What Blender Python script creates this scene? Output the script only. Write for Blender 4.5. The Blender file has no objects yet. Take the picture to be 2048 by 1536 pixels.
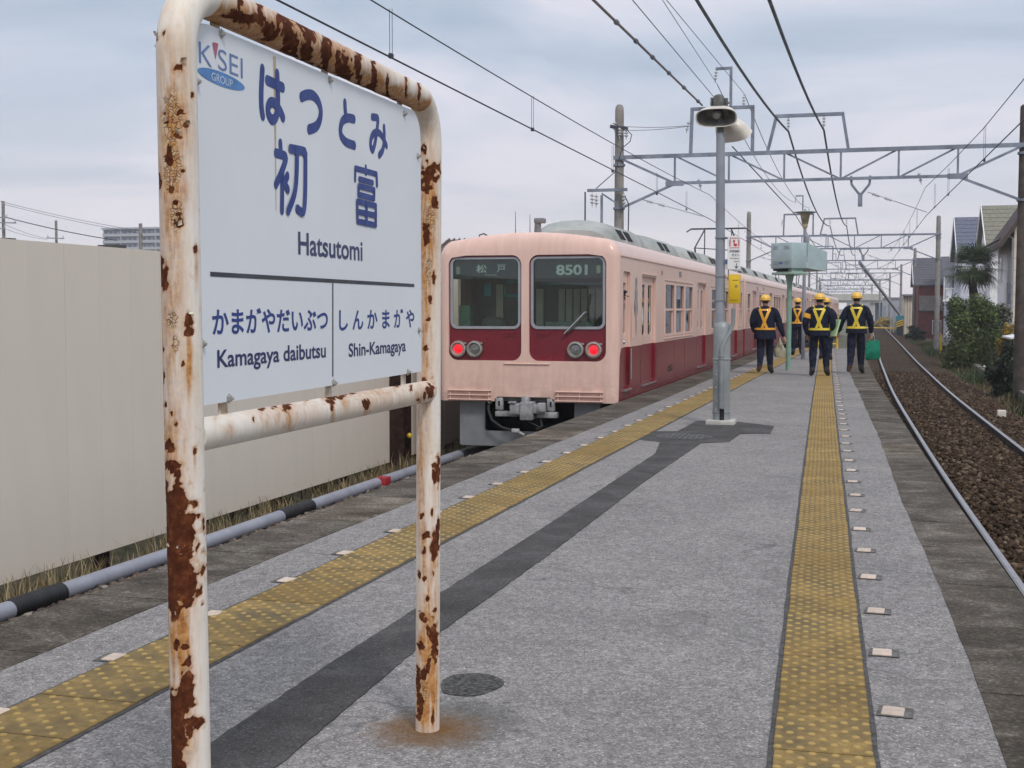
import bpy, bmesh, math, random
import numpy as np
from mathutils import Vector, Matrix, noise
from mathutils.geometry import delaunay_2d_cdt
random.seed(7); rng = np.random.default_rng(7)
SC = bpy.context.scene
COL = SC.collection
R = math.radians
# ------------------------------------------------------------------ camera
HC = 1.4; FPX = 2600.0; CXP = 1024.0; CYP = 768.0
YAW = math.atan(730 / FPX * 0.9984); PITCH = math.atan(151 / FPX)
cd = bpy.data.cameras.new('camera'); cam = bpy.data.objects.new('camera', cd); COL.objects.link(cam)
cam.location = (0, 0, HC); cam.rotation_euler = (math.pi / 2 - PITCH, 0, YAW)
cd.sensor_fit = 'HORIZONTAL'; cd.sensor_width = 36; cd.lens = 36 * FPX / 2048
cd.clip_start = 0.05; cd.clip_end = 6000
SC.camera = cam
# ------------------------------------------------------------------ world, sun, exposure
SUN_EL = R(48); SUN_AZ = R(38)            # light comes from behind the camera and to the right
w = bpy.data.worlds.new('World'); SC.world = w; w.use_nodes = True
nt = w.node_tree; nt.nodes.clear()
def N(tree, t, **kw):
    n = tree.nodes.new(t)
    for k, v in kw.items(): setattr(n, k, v)
    return n
def LK(tree, a, b): tree.links.new(a, b)
wo = N(nt, 'ShaderNodeOutputWorld'); bg = N(nt, 'ShaderNodeBackground'); bg.inputs[1].default_value = 0.1
sky = N(nt, 'ShaderNodeTexSky', sky_type='NISHITA'); sky.sun_disc = False
sky.sun_elevation = SUN_EL; sky.sun_rotation = R(180) + SUN_AZ; sky.dust_density = 2.0
tc = N(nt, 'ShaderNodeTexCoord'); sep = N(nt, 'ShaderNodeSeparateXYZ'); LK(nt, tc.outputs['Generated'], sep.inputs[0])
def math_(tree, op, a, b=None, c=None, clamp=False):
    n = N(tree, 'ShaderNodeMath', operation=op); n.use_clamp = clamp
    for i, v in enumerate((a, b, c)):
        if v is None: continue
        if isinstance(v, (int, float)): n.inputs[i].default_value = v
        else: LK(tree, v, n.inputs[i])
    return n.outputs[0]
zz = math_(nt, 'ADD', math_(nt, 'MAXIMUM', sep.outputs[2], 0.0), 0.16)
cmb = N(nt, 'ShaderNodeCombineXYZ')
LK(nt, math_(nt, 'DIVIDE', sep.outputs[0], zz), cmb.inputs[0]); LK(nt, math_(nt, 'DIVIDE', sep.outputs[1], zz), cmb.inputs[1])
def noise_(tree, vec, scale, detail=4, rough=0.55, dist=0.0):
    n = N(tree, 'ShaderNodeTexNoise'); n.inputs['Scale'].default_value = scale; n.inputs['Detail'].default_value = detail
    n.inputs['Roughness'].default_value = rough; n.inputs['Distortion'].default_value = dist
    if vec is not None: LK(tree, vec, n.inputs['Vector'])
    return n.outputs['Fac']
def ramp_(tree, fac, stops, interp='LINEAR'):
    n = N(tree, 'ShaderNodeValToRGB'); cr = n.color_ramp; cr.interpolation = interp
    while len(cr.elements) < len(stops): cr.elements.new(0.5)
    for e, (p, c) in zip(cr.elements, stops): e.position = p; e.color = (*c, 1) if len(c) == 3 else c
    LK(tree, fac, n.inputs[0]); return n.outputs[0]
def mix_(tree, fac, a, b, blend='MIX'):
    n = N(tree, 'ShaderNodeMix', data_type='RGBA', blend_type=blend); n.clamp_factor = True
    for s, v in ((0, fac), (6, a), (7, b)):
        if isinstance(v, (int, float)): n.inputs[s].default_value = v
        elif isinstance(v, (tuple, list)): n.inputs[s].default_value = (*v, 1)
        else: LK(tree, v, n.inputs[s])
    return n.outputs[2]
cn1 = noise_(nt, cmb.outputs[0], 0.85, 7, 0.5, 0.5)
cloud = ramp_(nt, cn1, [(0.38, (3.75, 4.5, 5.6)), (0.48, (4.85, 5.4, 6.4)), (0.58, (6.6, 6.55, 7.35))])
hz = ramp_(nt, sep.outputs[2], [(0.0, (1, 1, 1)), (0.045, (0.85,) * 3), (0.10, (0.35,) * 3), (0.18, (0, 0, 0))])
cloud2 = mix_(nt, math_(nt, 'MULTIPLY', hz, 0.85), cloud, (7.7, 7.15, 7.45))
up = ramp_(nt, sep.outputs[2], [(0.28, (1, 1, 1)), (0.9, (1.6, 1.58, 1.52))])
cloud3 = mix_(nt, 1.0, cloud2, up, 'MULTIPLY')
skm = mix_(nt, 0.9, sky.outputs[0], cloud3)
LK(nt, skm, bg.inputs[0]); LK(nt, bg.outputs[0], wo.inputs[0])
sl = bpy.data.lights.new('sun', 'SUN'); sl.energy = 1.5; sl.angle = R(11); sl.color = (1.0, 0.95, 0.88)
so = bpy.data.objects.new('sun', sl); COL.objects.link(so)
sd = Vector((math.sin(SUN_AZ) * math.cos(SUN_EL), -math.cos(SUN_AZ) * math.cos(SUN_EL), math.sin(SUN_EL)))
so.rotation_euler = sd.to_track_quat('Z', 'Y').to_euler(); so.location = sd * 60
vs = SC.view_settings; vs.view_transform = 'Standard'; vs.look = 'None'; vs.gamma = 1; vs.exposure = 0.3; vs.use_curve_mapping = False
SC.render.engine = 'CYCLES'; SC.cycles.max_bounces = 6; SC.cycles.transparent_max_bounces = 16
SC.cycles.use_denoising = True
# ------------------------------------------------------------------ pixel rays (photo 2048 x 1536) to places of known depth
FWD = Vector((-math.sin(YAW) * math.cos(PITCH), math.cos(YAW) * math.cos(PITCH), -math.sin(PITCH)))
RGT = Vector((math.cos(YAW), math.sin(YAW), 0)); UPV = RGT.cross(FWD)
CAM = Vector((0, 0, HC))
def ray(x, y): return RGT * ((x - CXP) / FPX) - UPV * ((y - CYP) / FPX) + FWD
def atz(x, y, z=0.0): d = ray(x, y); return CAM + d * ((z - HC) / d.z)
def aty(x, y, Y): d = ray(x, y); return CAM + d * (Y / d.y)
def atx(x, y, X): d = ray(x, y); return CAM + d * (X / d.x)
# ------------------------------------------------------------------ mesh helpers
class MB:
    def __init__(s): s.v = []; s.f = []; s.m = []
    def add(s, vs, fs, m=0):
        o = len(s.v); s.v.extend([tuple(v) for v in vs]); s.f.extend([tuple(i + o for i in f) for f in fs]); s.m.extend([m] * len(fs)); return s
    def box(s, x0, x1, y0, y1, z0, z1, m=0, M=None):
        vs = [Vector(p) for p in ((x0, y0, z0), (x1, y0, z0), (x1, y1, z0), (x0, y1, z0), (x0, y0, z1), (x1, y0, z1), (x1, y1, z1), (x0, y1, z1))]
        if M: vs = [M @ v for v in vs]
        return s.add(vs, [(0, 3, 2, 1), (4, 5, 6, 7), (0, 1, 5, 4), (1, 2, 6, 5), (2, 3, 7, 6), (3, 0, 4, 7)], m)
    def bbox(s, x0, x1, y0, y1, z0, z1, b=0.02, m=0, M=None, seg=2):
        bm = bmesh.new(); bmesh.ops.create_cube(bm, size=1)
        for v in bm.verts: v.co = Vector((x0 + (v.co.x + .5) * (x1 - x0), y0 + (v.co.y + .5) * (y1 - y0), z0 + (v.co.z + .5) * (z1 - z0)))
        bmesh.ops.bevel(bm, geom=bm.edges[:], offset=b, segments=seg, affect='EDGES', profile=0.5)
        bm.verts.index_update(); s.add([(M @ v.co) if M else v.co.copy() for v in bm.verts], [[v.index for v in f.verts] for f in bm.faces], m); bm.free(); return s
    def bar(s, p0, p1, w, h=None, m=0, up=(0, 0, 1)):
        p0 = Vector(p0); p1 = Vector(p1); h = h or w; d = (p1 - p0).normalized(); u = Vector(up)
        if abs(d.dot(u)) > .98: u = Vector((0, 1, 0))
        a = d.cross(u).normalized(); b = a.cross(d).normalized(); vs = []
        for p in (p0, p1):
            for i, j in ((-1, -1), (1, -1), (1, 1), (-1, 1)): vs.append(p + a * (i * w / 2) + b * (j * h / 2))
        return s.add(vs, [(0, 3, 2, 1), (4, 5, 6, 7), (0, 1, 5, 4), (1, 2, 6, 5), (2, 3, 7, 6), (3, 0, 4, 7)], m)
    def tube(s, pts, r, n=8, m=0, cap=True):
        pts = [Vector(p) for p in pts]; k = len(pts); rr = r if isinstance(r, (list, tuple)) else [r] * k
        vs = []; fs = []; d0 = (pts[1] - pts[0]).normalized(); u = Vector((0, 0, 1)) if abs(d0.z) < .9 else Vector((1, 0, 0)); a = d0.cross(u).normalized()
        for i, p in enumerate(pts):
            d = (pts[min(i + 1, k - 1)] - pts[max(i - 1, 0)]).normalized()
            a = (a - d * a.dot(d)).normalized(); b = d.cross(a)
            for j in range(n):
                t = 2 * math.pi * j / n; vs.append(p + (a * math.cos(t) + b * math.sin(t)) * rr[i])
        for i in range(k - 1):
            for j in range(n): fs.append((i * n + j, i * n + (j + 1) % n, (i + 1) * n + (j + 1) % n, (i + 1) * n + j))
        if cap: fs.append(tuple(range(n))[::-1]); fs.append(tuple((k - 1) * n + j for j in range(n)))
        return s.add(vs, fs, m)
    def cyl(s, p0, p1, r, r1=None, n=12, m=0): return s.tube([p0, p1], [r, r if r1 is None else r1], n, m)
    def lathe(s, c, prof, n=16, m=0, ax=None, sx=1, sy=1):
        c = Vector(c); k = len(prof); vs = []; fs = []; q = Vector((0, 0, 1)).rotation_difference(Vector(ax)) if ax else None
        for r, h in prof:
            for j in range(n):
                t = 2 * math.pi * j / n; p = Vector((r * math.cos(t) * sx, r * math.sin(t) * sy, h)); vs.append(c + (q @ p if q else p))
        for i in range(k - 1):
            for j in range(n): fs.append((i * n + j, i * n + (j + 1) % n, (i + 1) * n + (j + 1) % n, (i + 1) * n + j))
        if prof[0][0] > 1e-4: fs.append(tuple(range(n))[::-1])
        if prof[-1][0] > 1e-4: fs.append(tuple((k - 1) * n + j for j in range(n)))
        return s.add(vs, fs, m)
    def ball(s, c, r, n=10, m=0, sx=1, sy=1, sz=1):
        h = n // 2; return s.lathe(c, [(r * math.sin(math.pi * i / h) + (1e-5), -r * sz * math.cos(math.pi * i / h)) for i in range(h + 1)], n, m, None, sx, sy)
    def poly(s, pts, t=0.0, nrm=None, m=0):   # flat polygon given a thickness along nrm
        pts = [Vector(p) for p in pts]; n = len(pts)
        if not t: return s.add(pts, [tuple(range(n))], m)
        nv = Vector(nrm) * t; fs = [tuple(range(n))[::-1], tuple(range(n, 2 * n))] + [(i, (i + 1) % n, n + (i + 1) % n, n + i) for i in range(n)]
        return s.add(pts + [p + nv for p in pts], fs, m)
    def build(s, name, mat, parent=None, smooth=35, origin=None):
        return mesh_obj(name, s.v, s.f, mat, parent, smooth, origin, s.m)
def worldpos(o):
    p = Vector((0, 0, 0))
    while o is not None: p = p + o.location; o = o.parent
    return p
def finish(me, smooth):
    if smooth:
        me.shade_smooth(); me.set_sharp_from_angle(angle=R(smooth))
def link(name, me, mat, parent, base):
    o = bpy.data.objects.new(name, me); COL.objects.link(o)
    for m in (mat if isinstance(mat, (list, tuple)) else [mat]): me.materials.append(m)
    if parent is not None: o.parent = parent
    else: o.location = base
    return o
def mesh_obj(name, v, f, mat, parent=None, smooth=35, origin=None, mi=None):
    A = np.array(v, dtype=float).reshape(-1, 3)
    if parent is not None: base = worldpos(parent)
    elif origin is not None: base = Vector(origin)
    else: base = Vector(((A[:, 0].min() + A[:, 0].max()) / 2, (A[:, 1].min() + A[:, 1].max()) / 2, A[:, 2].min()))
    A = A - np.array(base)
    me = bpy.data.meshes.new(name); me.from_pydata(A.tolist(), [], f)
    if mi and max(mi) > 0: me.polygons.foreach_set('material_index', mi)
    me.update(); finish(me, smooth)
    return link(name, me, mat, parent, base)
def np_obj(name, V, F, mat, parent=None, smooth=0, mi=None):
    V = np.asarray(V, float).reshape(-1, 3); F = np.asarray(F, np.int32); k = F.shape[1]
    base = worldpos(parent) if parent is not None else Vector((V[:, 0].mean(), V[:, 1].mean(), V[:, 2].min()))
    V = V - np.array(base); me = bpy.data.meshes.new(name)
    me.vertices.add(len(V)); me.vertices.foreach_set('co', V.ravel()); me.loops.add(F.size); me.loops.foreach_set('vertex_index', F.ravel())
    me.polygons.add(len(F)); me.polygons.foreach_set('loop_start', np.arange(0, F.size, k, dtype=np.int32))
    if mi is not None: me.polygons.foreach_set('material_index', np.asarray(mi, np.int32))
    me.update(calc_edges=True); me.validate(); finish(me, smooth)
    return link(name, me, mat, parent, base)
def tag(o, label=None, cat=None, group=None, kind=None):
    if label: o['label'] = label
    if cat: o['category'] = cat
    if group: o['group'] = group
    if kind: o['kind'] = kind
    return o
def thing(name, loc, label, cat, group=None):
    o = bpy.data.objects.new(name, None); COL.objects.link(o); o.location = loc; o.empty_display_size = 0.2
    return tag(o, label, cat, group)
def copy_tree(o, loc=None, parent=None, rz=None, label=None, group=None):
    c = o.copy(); COL.objects.link(c)
    if parent is not None: c.parent = parent
    if loc is not None: c.location = loc
    if rz is not None: c.rotation_euler = (0, 0, rz)
    if label: c['label'] = label
    if group: c['group'] = group
    for ch in list(o.children): copy_tree(ch, None, c)
    return c
def fill2d(loops, thick, M):
    """plate with holes: loops of 2-D points (the first is the outline), extruded by thick along local +z, mapped by matrix M; returns verts, faces"""
    co = []; ed = []
    for L in loops:
        o = len(co); n = len(L); co += [Vector(p[:2]) for p in L]; ed += [(o + i, o + (i + 1) % n) for i in range(n)]
    vo, eo, fo, ov, oe, of = delaunay_2d_cdt(co, ed, [], 1, 1e-6)
    def inside(c, L):
        r = False; j = len(L) - 1
        for i in range(len(L)):
            if (L[i][1] > c.y) != (L[j][1] > c.y) and c.x < (L[j][0] - L[i][0]) * (c.y - L[i][1]) / (L[j][1] - L[i][1]) + L[i][0]: r = not r
            j = i
        return r
    fo = [q for q in fo if not any(inside(sum((vo[k] for k in q), Vector((0, 0))) / len(q), L) for L in loops[1:]) and inside(sum((vo[k] for k in q), Vector((0, 0))) / len(q), loops[0])]
    n = len(vo); v = [M @ Vector((p[0], p[1], 0)) for p in vo] + [M @ Vector((p[0], p[1], thick)) for p in vo]
    f = [tuple(q)[::-1] for q in fo] + [tuple(k + n for k in q) for q in fo]
    cnt = {}
    for q in fo:
        for a, b in zip(q, list(q[1:]) + [q[0]]): cnt[(a, b)] = cnt.get((a, b), 0) + 1
    f += [(a, b, b + n, a + n) for (a, b) in cnt if (b, a) not in cnt]
    return v, f
def rrect(x0, x1, z0, z1, r, n=5):
    out = []
    for cx, cz, a in ((x1 - r, z1 - r, 0), (x0 + r, z1 - r, 90), (x0 + r, z0 + r, 180), (x1 - r, z0 + r, 270)):
        for i in range(n + 1):
            t = R(a + 90 * i / n); out.append((cx + r * math.cos(t), cz + r * math.sin(t)))
    return out
def text2d(s, off=0.0, res=6):
    cu = bpy.data.curves.new('lettering', 'FONT'); cu.body = s; cu.size = 1; cu.offset = off; cu.resolution_u = res
    ob = bpy.data.objects.new('lettering', cu); me = bpy.data.meshes.new_from_object(ob)
    v = np.array([x.co[:] for x in me.vertices]).reshape(-1, 3); f = [tuple(p.vertices) for p in me.polygons]
    bpy.data.objects.remove(ob); bpy.data.curves.remove(cu); bpy.data.meshes.remove(me)
    return v, f
def letters(mb, s, place, off=0.0, m=0, res=6):
    """adds text fitted to the unit square, mapped by place(a, b)"""
    v, f = text2d(s, off, res)
    if not len(v): return
    lo = v.min(0); hi = v.max(0); e = np.maximum(hi - lo, 1e-6)
    mb.add([place((p[0] - lo[0]) / e[0], (p[1] - lo[1]) / e[1]) for p in v], f, m)
# ------------------------------------------------------------------ materials
MATS = {}
def M(name, col, rough=0.6, metal=0.0, var=0.12, scale=6.0, bump=0.0, bscale=60.0, col2=None, spec=0.5, emit=None, rnd=0.0, detail=4, coord='Object', stretch=None, coat=0.0):
    if name in MATS: return MATS[name]
    m = bpy.data.materials.new(name); m.use_nodes = True; t = m.node_tree; b = t.nodes['Principled BSDF']
    tc = N(t, 'ShaderNodeTexCoord'); vec = tc.outputs[coord]
    if stretch:
        mp = N(t, 'ShaderNodeMapping'); mp.inputs['Scale'].default_value = stretch; LK(t, vec, mp.inputs[0]); vec = mp.outputs[0]
    c2 = col2 or tuple(max(0, c * (1 - 2.2 * var)) for c in col); c1 = tuple(min(1, c * (1 + var)) for c in col)
    fac = noise_(t, vec, scale, detail, 0.6)
    c = ramp_(t, fac, [(0.33, c2), (0.66, c1)])
    if rnd:
        oi = N(t, 'ShaderNodeObjectInfo'); g = ramp_(t, oi.outputs['Random'], [(0, (1 - rnd,) * 3), (1, (1 + rnd,) * 3)]); c = mix_(t, 1.0, c, g, 'MULTIPLY')
    LK(t, c, b.inputs['Base Color']); b.inputs['Metallic'].default_value = metal; b.inputs['Specular IOR Level'].default_value = spec if rough < .65 else min(spec, .18)
    b.inputs['Coat Weight'].default_value = coat
    rr = ramp_(t, fac, [(0.3, (min(1, rough * 1.15),) * 3), (0.7, (rough * 0.85,) * 3)]); LK(t, rr, b.inputs['Roughness'])
    if bump:
        bn = N(t, 'ShaderNodeBump'); bn.inputs['Strength'].default_value = min(1, bump); bn.inputs['Distance'].default_value = 0.01
        LK(t, noise_(t, vec, bscale, 3, 0.6), bn.inputs['Height']); LK(t, bn.outputs[0], b.inputs['Normal'])
    if emit:
        b.inputs['Emission Color'].default_value = (*emit[:3], 1); b.inputs['Emission Strength'].default_value = emit[3]
    MATS[name] = m; return m
def leafmat(name, a, b_, dark):
    if name in MATS: return MATS[name]
    m = bpy.data.materials.new(name); m.use_nodes = True; t = m.node_tree; b = t.nodes['Principled BSDF']
    g = N(t, 'ShaderNodeNewGeometry'); tc = N(t, 'ShaderNodeTexCoord')
    c = ramp_(t, g.outputs['Random Per Island'], [(0.0, dark), (0.5, a), (1.0, b_)])
    c = mix_(t, 1.0, c, ramp_(t, noise_(t, tc.outputs['Object'], 1.6, 2), [(0.3, (0.65,) * 3), (0.7, (1.2,) * 3)]), 'MULTIPLY')
    LK(t, c, b.inputs['Base Color']); b.inputs['Roughness'].default_value = 0.55; b.inputs['Specular IOR Level'].default_value = 0.3
    MATS[name] = m; return m
def glassmat(name, tint, refl=0.12):
    if name in MATS: return MATS[name]
    m = bpy.data.materials.new(name); m.use_nodes = True; t = m.node_tree; t.nodes.clear()
    o = N(t, 'ShaderNodeOutputMaterial'); mx = N(t, 'ShaderNodeMixShader'); tr = N(t, 'ShaderNodeBsdfTransparent'); gl = N(t, 'ShaderNodeBsdfGlossy')
    tr.inputs[0].default_value = (*tint, 1); gl.inputs[0].default_value = (.9, .95, 1, 1); gl.inputs['Roughness'].default_value = 0.02
    lw = N(t, 'ShaderNodeLayerWeight'); lw.inputs[0].default_value = 0.35
    f = math_(t, 'ADD', math_(t, 'MULTIPLY', lw.outputs['Fresnel'], 0.9), refl * 0.5, clamp=True)
    LK(t, f, mx.inputs[0]); LK(t, tr.outputs[0], mx.inputs[1]); LK(t, gl.outputs[0], mx.inputs[2]); LK(t, mx.outputs[0], o.inputs[0])
    MATS[name] = m; return m
m_galv = M('galvanised_steel', (.30, .32, .36), .55, .25, .12, 4, col2=(.20, .21, .24))
m_gantry = M('painted_lattice_steel', (.22, .25, .31), .6, .2, .15, 3)
m_conc_pole = M('weathered_concrete_pole', (.25, .235, .22), .85, 0, .15, 3, .2, 40)
m_wire = M('dark_wire', (.05, .055, .075), .6, .3, .1)
m_wire_thick = M('feeder_cable', (.045, .06, .10), .5, .2, .1)
m_porc = M('porcelain_insulator', (.55, .56, .58), .3, 0, .1, 8)
m_black = M('black_rubber', (.015, .015, .017), .6, 0, .2, 20)
m_dark = M('dark_void_steel', (.02, .02, .022), .8, 0, .2, 5)
m_yellow = M('safety_yellow_paint', (.72, .47, .02), .45, 0, .12, 6)
m_white = M('white_paint', (.78, .78, .77), .5, 0, .05, 5)
m_steelbolt = M('bolt_steel', (.48, .47, .45), .45, .3, .15, 60)
m_concrete = M('plain_concrete', (.36, .35, .33), .9, 0, .12, 5, .3, 80)
# ------------------------------------------------------------------ curves of the place (X as a function of Y)
YG = np.arange(-10, 520, 0.5)
def curve(pts, win=9):
    p = np.array(pts, float); x = np.interp(YG, p[:, 0], p[:, 1]); k = np.ones(win) / win
    xs = np.convolve(np.pad(x, win // 2, mode='edge'), k, mode='valid')[:len(YG)]
    return lambda y: float(np.interp(y, YG, xs))
railL = curve([(-10, 1.73), (5, 1.40), (11.2, 1.183), (14.6, 1.06), (18.2, .93), (23.3, .784), (33.6, .52), (39.5, .41), (58.5, .18), (76.8, .06), (94, -.08), (120, -.28), (152, -.52), (219, -1.65), (300, -4.2), (400, -9), (520, -17)], 17)
edgeR = curve([(-10, 1.25), (0, .97), (4, .83), (6.84, .709), (8.07, .66), (9.93, .576), (12.7, .48), (20.7, .204), (26.8, 0.0), (35, -.20), (47, -.46), (60, -.6)], 7)
asphR = curve([(-10, .6), (0, .47), (4.15, .40), (5.8, .38), (7.7, .29), (10.1, .19), (14.35, .05), (21.8, -.24), (28.3, -.52), (42.8, -.885), (47, -.97), (60, -1.2)], 5)
tileRc = curve([(-10, .25), (2, -.05), (4, -.135), (5.4, -.195), (8.5, -.315), (13.3, -.50), (20.4, -.77), (31, -1.155), (42.6, -1.57), (47, -1.70), (60, -2.1)], 7)
asphL = lambda y: -3.25 + 0.0065 * min(max(y - 5, 0), 14)
tileLc = lambda y: -2.70 + 0.0072 * (y - 4)
EDGE_L = -3.69; PEND = 47.2; PBEG = -3.0
RAILZ = -0.87; GAUGE = 1.435 + 0.065
# ------------------------------------------------------------------ surface materials
def surf_speckle():
    m = bpy.data.materials.new('chip_asphalt'); m.use_nodes = True; t = m.node_tree; b = t.nodes['Principled BSDF']
    g = N(t, 'ShaderNodeNewGeometry'); P = g.outputs['Position']
    vo = N(t, 'ShaderNodeTexVoronoi'); vo.inputs['Scale'].default_value = 150; LK(t, P, vo.inputs['Vector'])
    sc = N(t, 'ShaderNodeSeparateColor'); LK(t, vo.outputs['Color'], sc.inputs[0])
    chips = ramp_(t, sc.outputs[0], [(0.0, (.105, .102, .099)), (0.35, (.205, .20, .195)), (0.72, (.295, .288, .281)), (0.93, (.40, .39, .38)), (1.0, (.66, .64, .62))])
    sc2 = N(t, 'ShaderNodeTexVoronoi'); sc2.inputs['Scale'].default_value = 38; LK(t, P, sc2.inputs['Vector'])
    s2 = N(t, 'ShaderNodeSeparateColor'); LK(t, sc2.outputs['Color'], s2.inputs[0])
    chips = mix_(t, 0.38, chips, ramp_(t, s2.outputs[1], [(0, (.15, .147, .144)), (.6, (.25, .245, .24)), (1, (.38, .37, .365))]))
    big = noise_(t, P, 0.8, 5, 0.6, 0.3)
    c = mix_(t, 1.0, chips, ramp_(t, big, [(0.3, (.76, .755, .75)), (0.5, (.87, .865, .86)), (0.7, (.97, .96, .945))]), 'MULTIPLY')
    mid = noise_(t, P, 7, 4, 0.65)
    c = mix_(t, 1.0, c, ramp_(t, mid, [(0.35, (.93, .93, .93)), (0.62, (1.04, 1.04, 1.04))]), 'MULTIPLY')
    c = mix_(t, 1.0, c, (1.03, 1.0, .995), 'MULTIPLY')
    sx = N(t, 'ShaderNodeSeparateXYZ'); LK(t, P, sx.inputs[0])
    # old gum spots and greasy drips
    gv = N(t, 'ShaderNodeTexVoronoi'); gv.inputs['Scale'].default_value = 2.3; LK(t, P, gv.inputs['Vector']); gs = N(t, 'ShaderNodeSeparateColor'); LK(t, gv.outputs['Color'], gs.inputs[0])
    gum = math_(t, 'MULTIPLY', ramp_(t, math_(t, 'ADD', gv.outputs['Distance'], math_(t, 'MULTIPLY', gs.outputs[1], .05)), [(.055, (.75,) * 3), (.075, (0, 0, 0))]), math_(t, 'GREATER_THAN', gs.outputs[0], .55))
    c = mix_(t, gum, c, (.095, .092, .088))
    gr = ramp_(t, noise_(t, P, 1.7, 6, .7, .8), [(.56, (0, 0, 0)), (.72, (.5,) * 3)]); c = mix_(t, gr, c, (.13, .125, .118))
    # cracks
    cr = N(t, 'ShaderNodeTexVoronoi', feature='DISTANCE_TO_EDGE'); cr.inputs['Scale'].default_value = 0.55
    wv = N(t, 'ShaderNodeVectorMath', operation='ADD'); nz = N(t, 'ShaderNodeTexNoise'); nz.inputs['Scale'].default_value = 3.0; LK(t, P, nz.inputs['Vector'])
    vm = N(t, 'ShaderNodeVectorMath', operation='SCALE'); LK(t, nz.outputs['Color'], vm.inputs[0]); vm.inputs['Scale'].default_value = 0.5
    LK(t, P, wv.inputs[0]); LK(t, vm.outputs[0], wv.inputs[1]); LK(t, wv.outputs[0], cr.inputs['Vector'])
    crk = ramp_(t, cr.outputs['Distance'], [(0.0, (1, 1, 1)), (0.006, (0, 0, 0))])
    crk = math_(t, 'MULTIPLY', crk, ramp_(t, noise_(t, P, .9, 2), [(0.46, (0, 0, 0)), (0.56, (.5,) * 3)]))
    c = mix_(t, crk, c, (.055, .055, .055))
    # rust stain round the foot of the sign post
    def spot(px, py, r, sxx=1.0):
        dx = math_(t, 'MULTIPLY', math_(t, 'SUBTRACT', sx.outputs[0], px), sxx); dy = math_(t, 'SUBTRACT', sx.outputs[1], py)
        d = math_(t, 'SQRT', math_(t, 'ADD', math_(t, 'MULTIPLY', dx, dx), math_(t, 'MULTIPLY', dy, dy)))
        return math_(t, 'ADD', math_(t, 'DIVIDE', d, r), math_(t, 'MULTIPLY', math_(t, 'SUBTRACT', noise_(t, P, 14, 4, .65), .5), 0.9))
    st = ramp_(t, spot(-1.41, 4.03, .24), [(0.1, (1, 1, 1)), (0.5, (.75,) * 3), (0.8, (.3,) * 3), (1.15, (0, 0, 0))])
    c = mix_(t, st, c, mix_(t, math_(t, 'MULTIPLY', sc.outputs[1], .7), (.11, .055, .018), (.24, .13, .05)))
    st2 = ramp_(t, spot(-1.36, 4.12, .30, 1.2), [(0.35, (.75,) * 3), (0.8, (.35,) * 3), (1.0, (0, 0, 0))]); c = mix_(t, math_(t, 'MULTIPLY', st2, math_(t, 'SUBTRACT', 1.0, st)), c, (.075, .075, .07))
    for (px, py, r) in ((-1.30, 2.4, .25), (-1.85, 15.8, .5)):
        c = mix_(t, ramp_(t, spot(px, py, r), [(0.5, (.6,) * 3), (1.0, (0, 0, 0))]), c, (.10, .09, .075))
    LK(t, c, b.inputs['Base Color']); b.inputs['Roughness'].default_value = 0.85; b.inputs['Specular IOR Level'].default_value = .15
    bn = N(t, 'ShaderNodeBump'); bn.inputs['Strength'].default_value = .55; bn.inputs['Distance'].default_value = .004
    LK(t, sc.outputs[2], bn.inputs['Height']); LK(t, bn.outputs[0], b.inputs['Normal'])
    return m
m_chip = surf_speckle()
def surf_coping():
    m = bpy.data.materials.new('weathered_concrete_edge'); m.use_nodes = True; t = m.node_tree; b = t.nodes['Principled BSDF']
    g = N(t, 'ShaderNodeNewGeometry'); P = g.outputs['Position']; oi = N(t, 'ShaderNodeObjectInfo')
    mp = N(t, 'ShaderNodeMapping'); mp.inputs['Scale'].default_value = (1.1, 1.5, 1); LK(t, P, mp.inputs[0])
    c = ramp_(t, noise_(t, mp.outputs[0], 2.0, 6, .65, .5), [(.3, (.044, .036, .028)), (.5, (.088, .075, .061)), (.68, (.165, .146, .125))])
    sp = N(t, 'ShaderNodeTexVoronoi'); sp.inputs['Scale'].default_value = 90; LK(t, P, sp.inputs['Vector']); s = N(t, 'ShaderNodeSeparateColor'); LK(t, sp.outputs['Color'], s.inputs[0])
    c = mix_(t, 1.0, c, ramp_(t, s.outputs[0], [(0, (.68,) * 3), (.8, (1.1,) * 3), (1, (1.8,) * 3)]), 'MULTIPLY')
    mpw = N(t, 'ShaderNodeMapping'); mpw.inputs['Scale'].default_value = (3, 4.5, 1); LK(t, P, mpw.inputs[0])
    wp = ramp_(t, noise_(t, mpw.outputs[0], 2.2, 5, .7), [(.58, (0, 0, 0)), (.75, (.6,) * 3)]); c = mix_(t, wp, c, (.30, .285, .27))
    c = mix_(t, 1.0, c, ramp_(t, oi.outputs['Random'], [(0, (.82, .8, .78)), (.85, (1.08,) * 3), (1, (1.35, 1.28, 1.2))]), 'MULTIPLY')
    LK(t, c, b.inputs['Base Color']); b.inputs['Roughness'].default_value = .9; b.inputs['Specular IOR Level'].default_value = .15
    bn = N(t, 'ShaderNodeBump'); bn.inputs['Strength'].default_value = .4; bn.inputs['Distance'].default_value = .004; LK(t, s.outputs[1], bn.inputs['Height']); LK(t, bn.outputs[0], b.inputs['Normal'])
    return m
m_cope = surf_coping()
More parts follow.
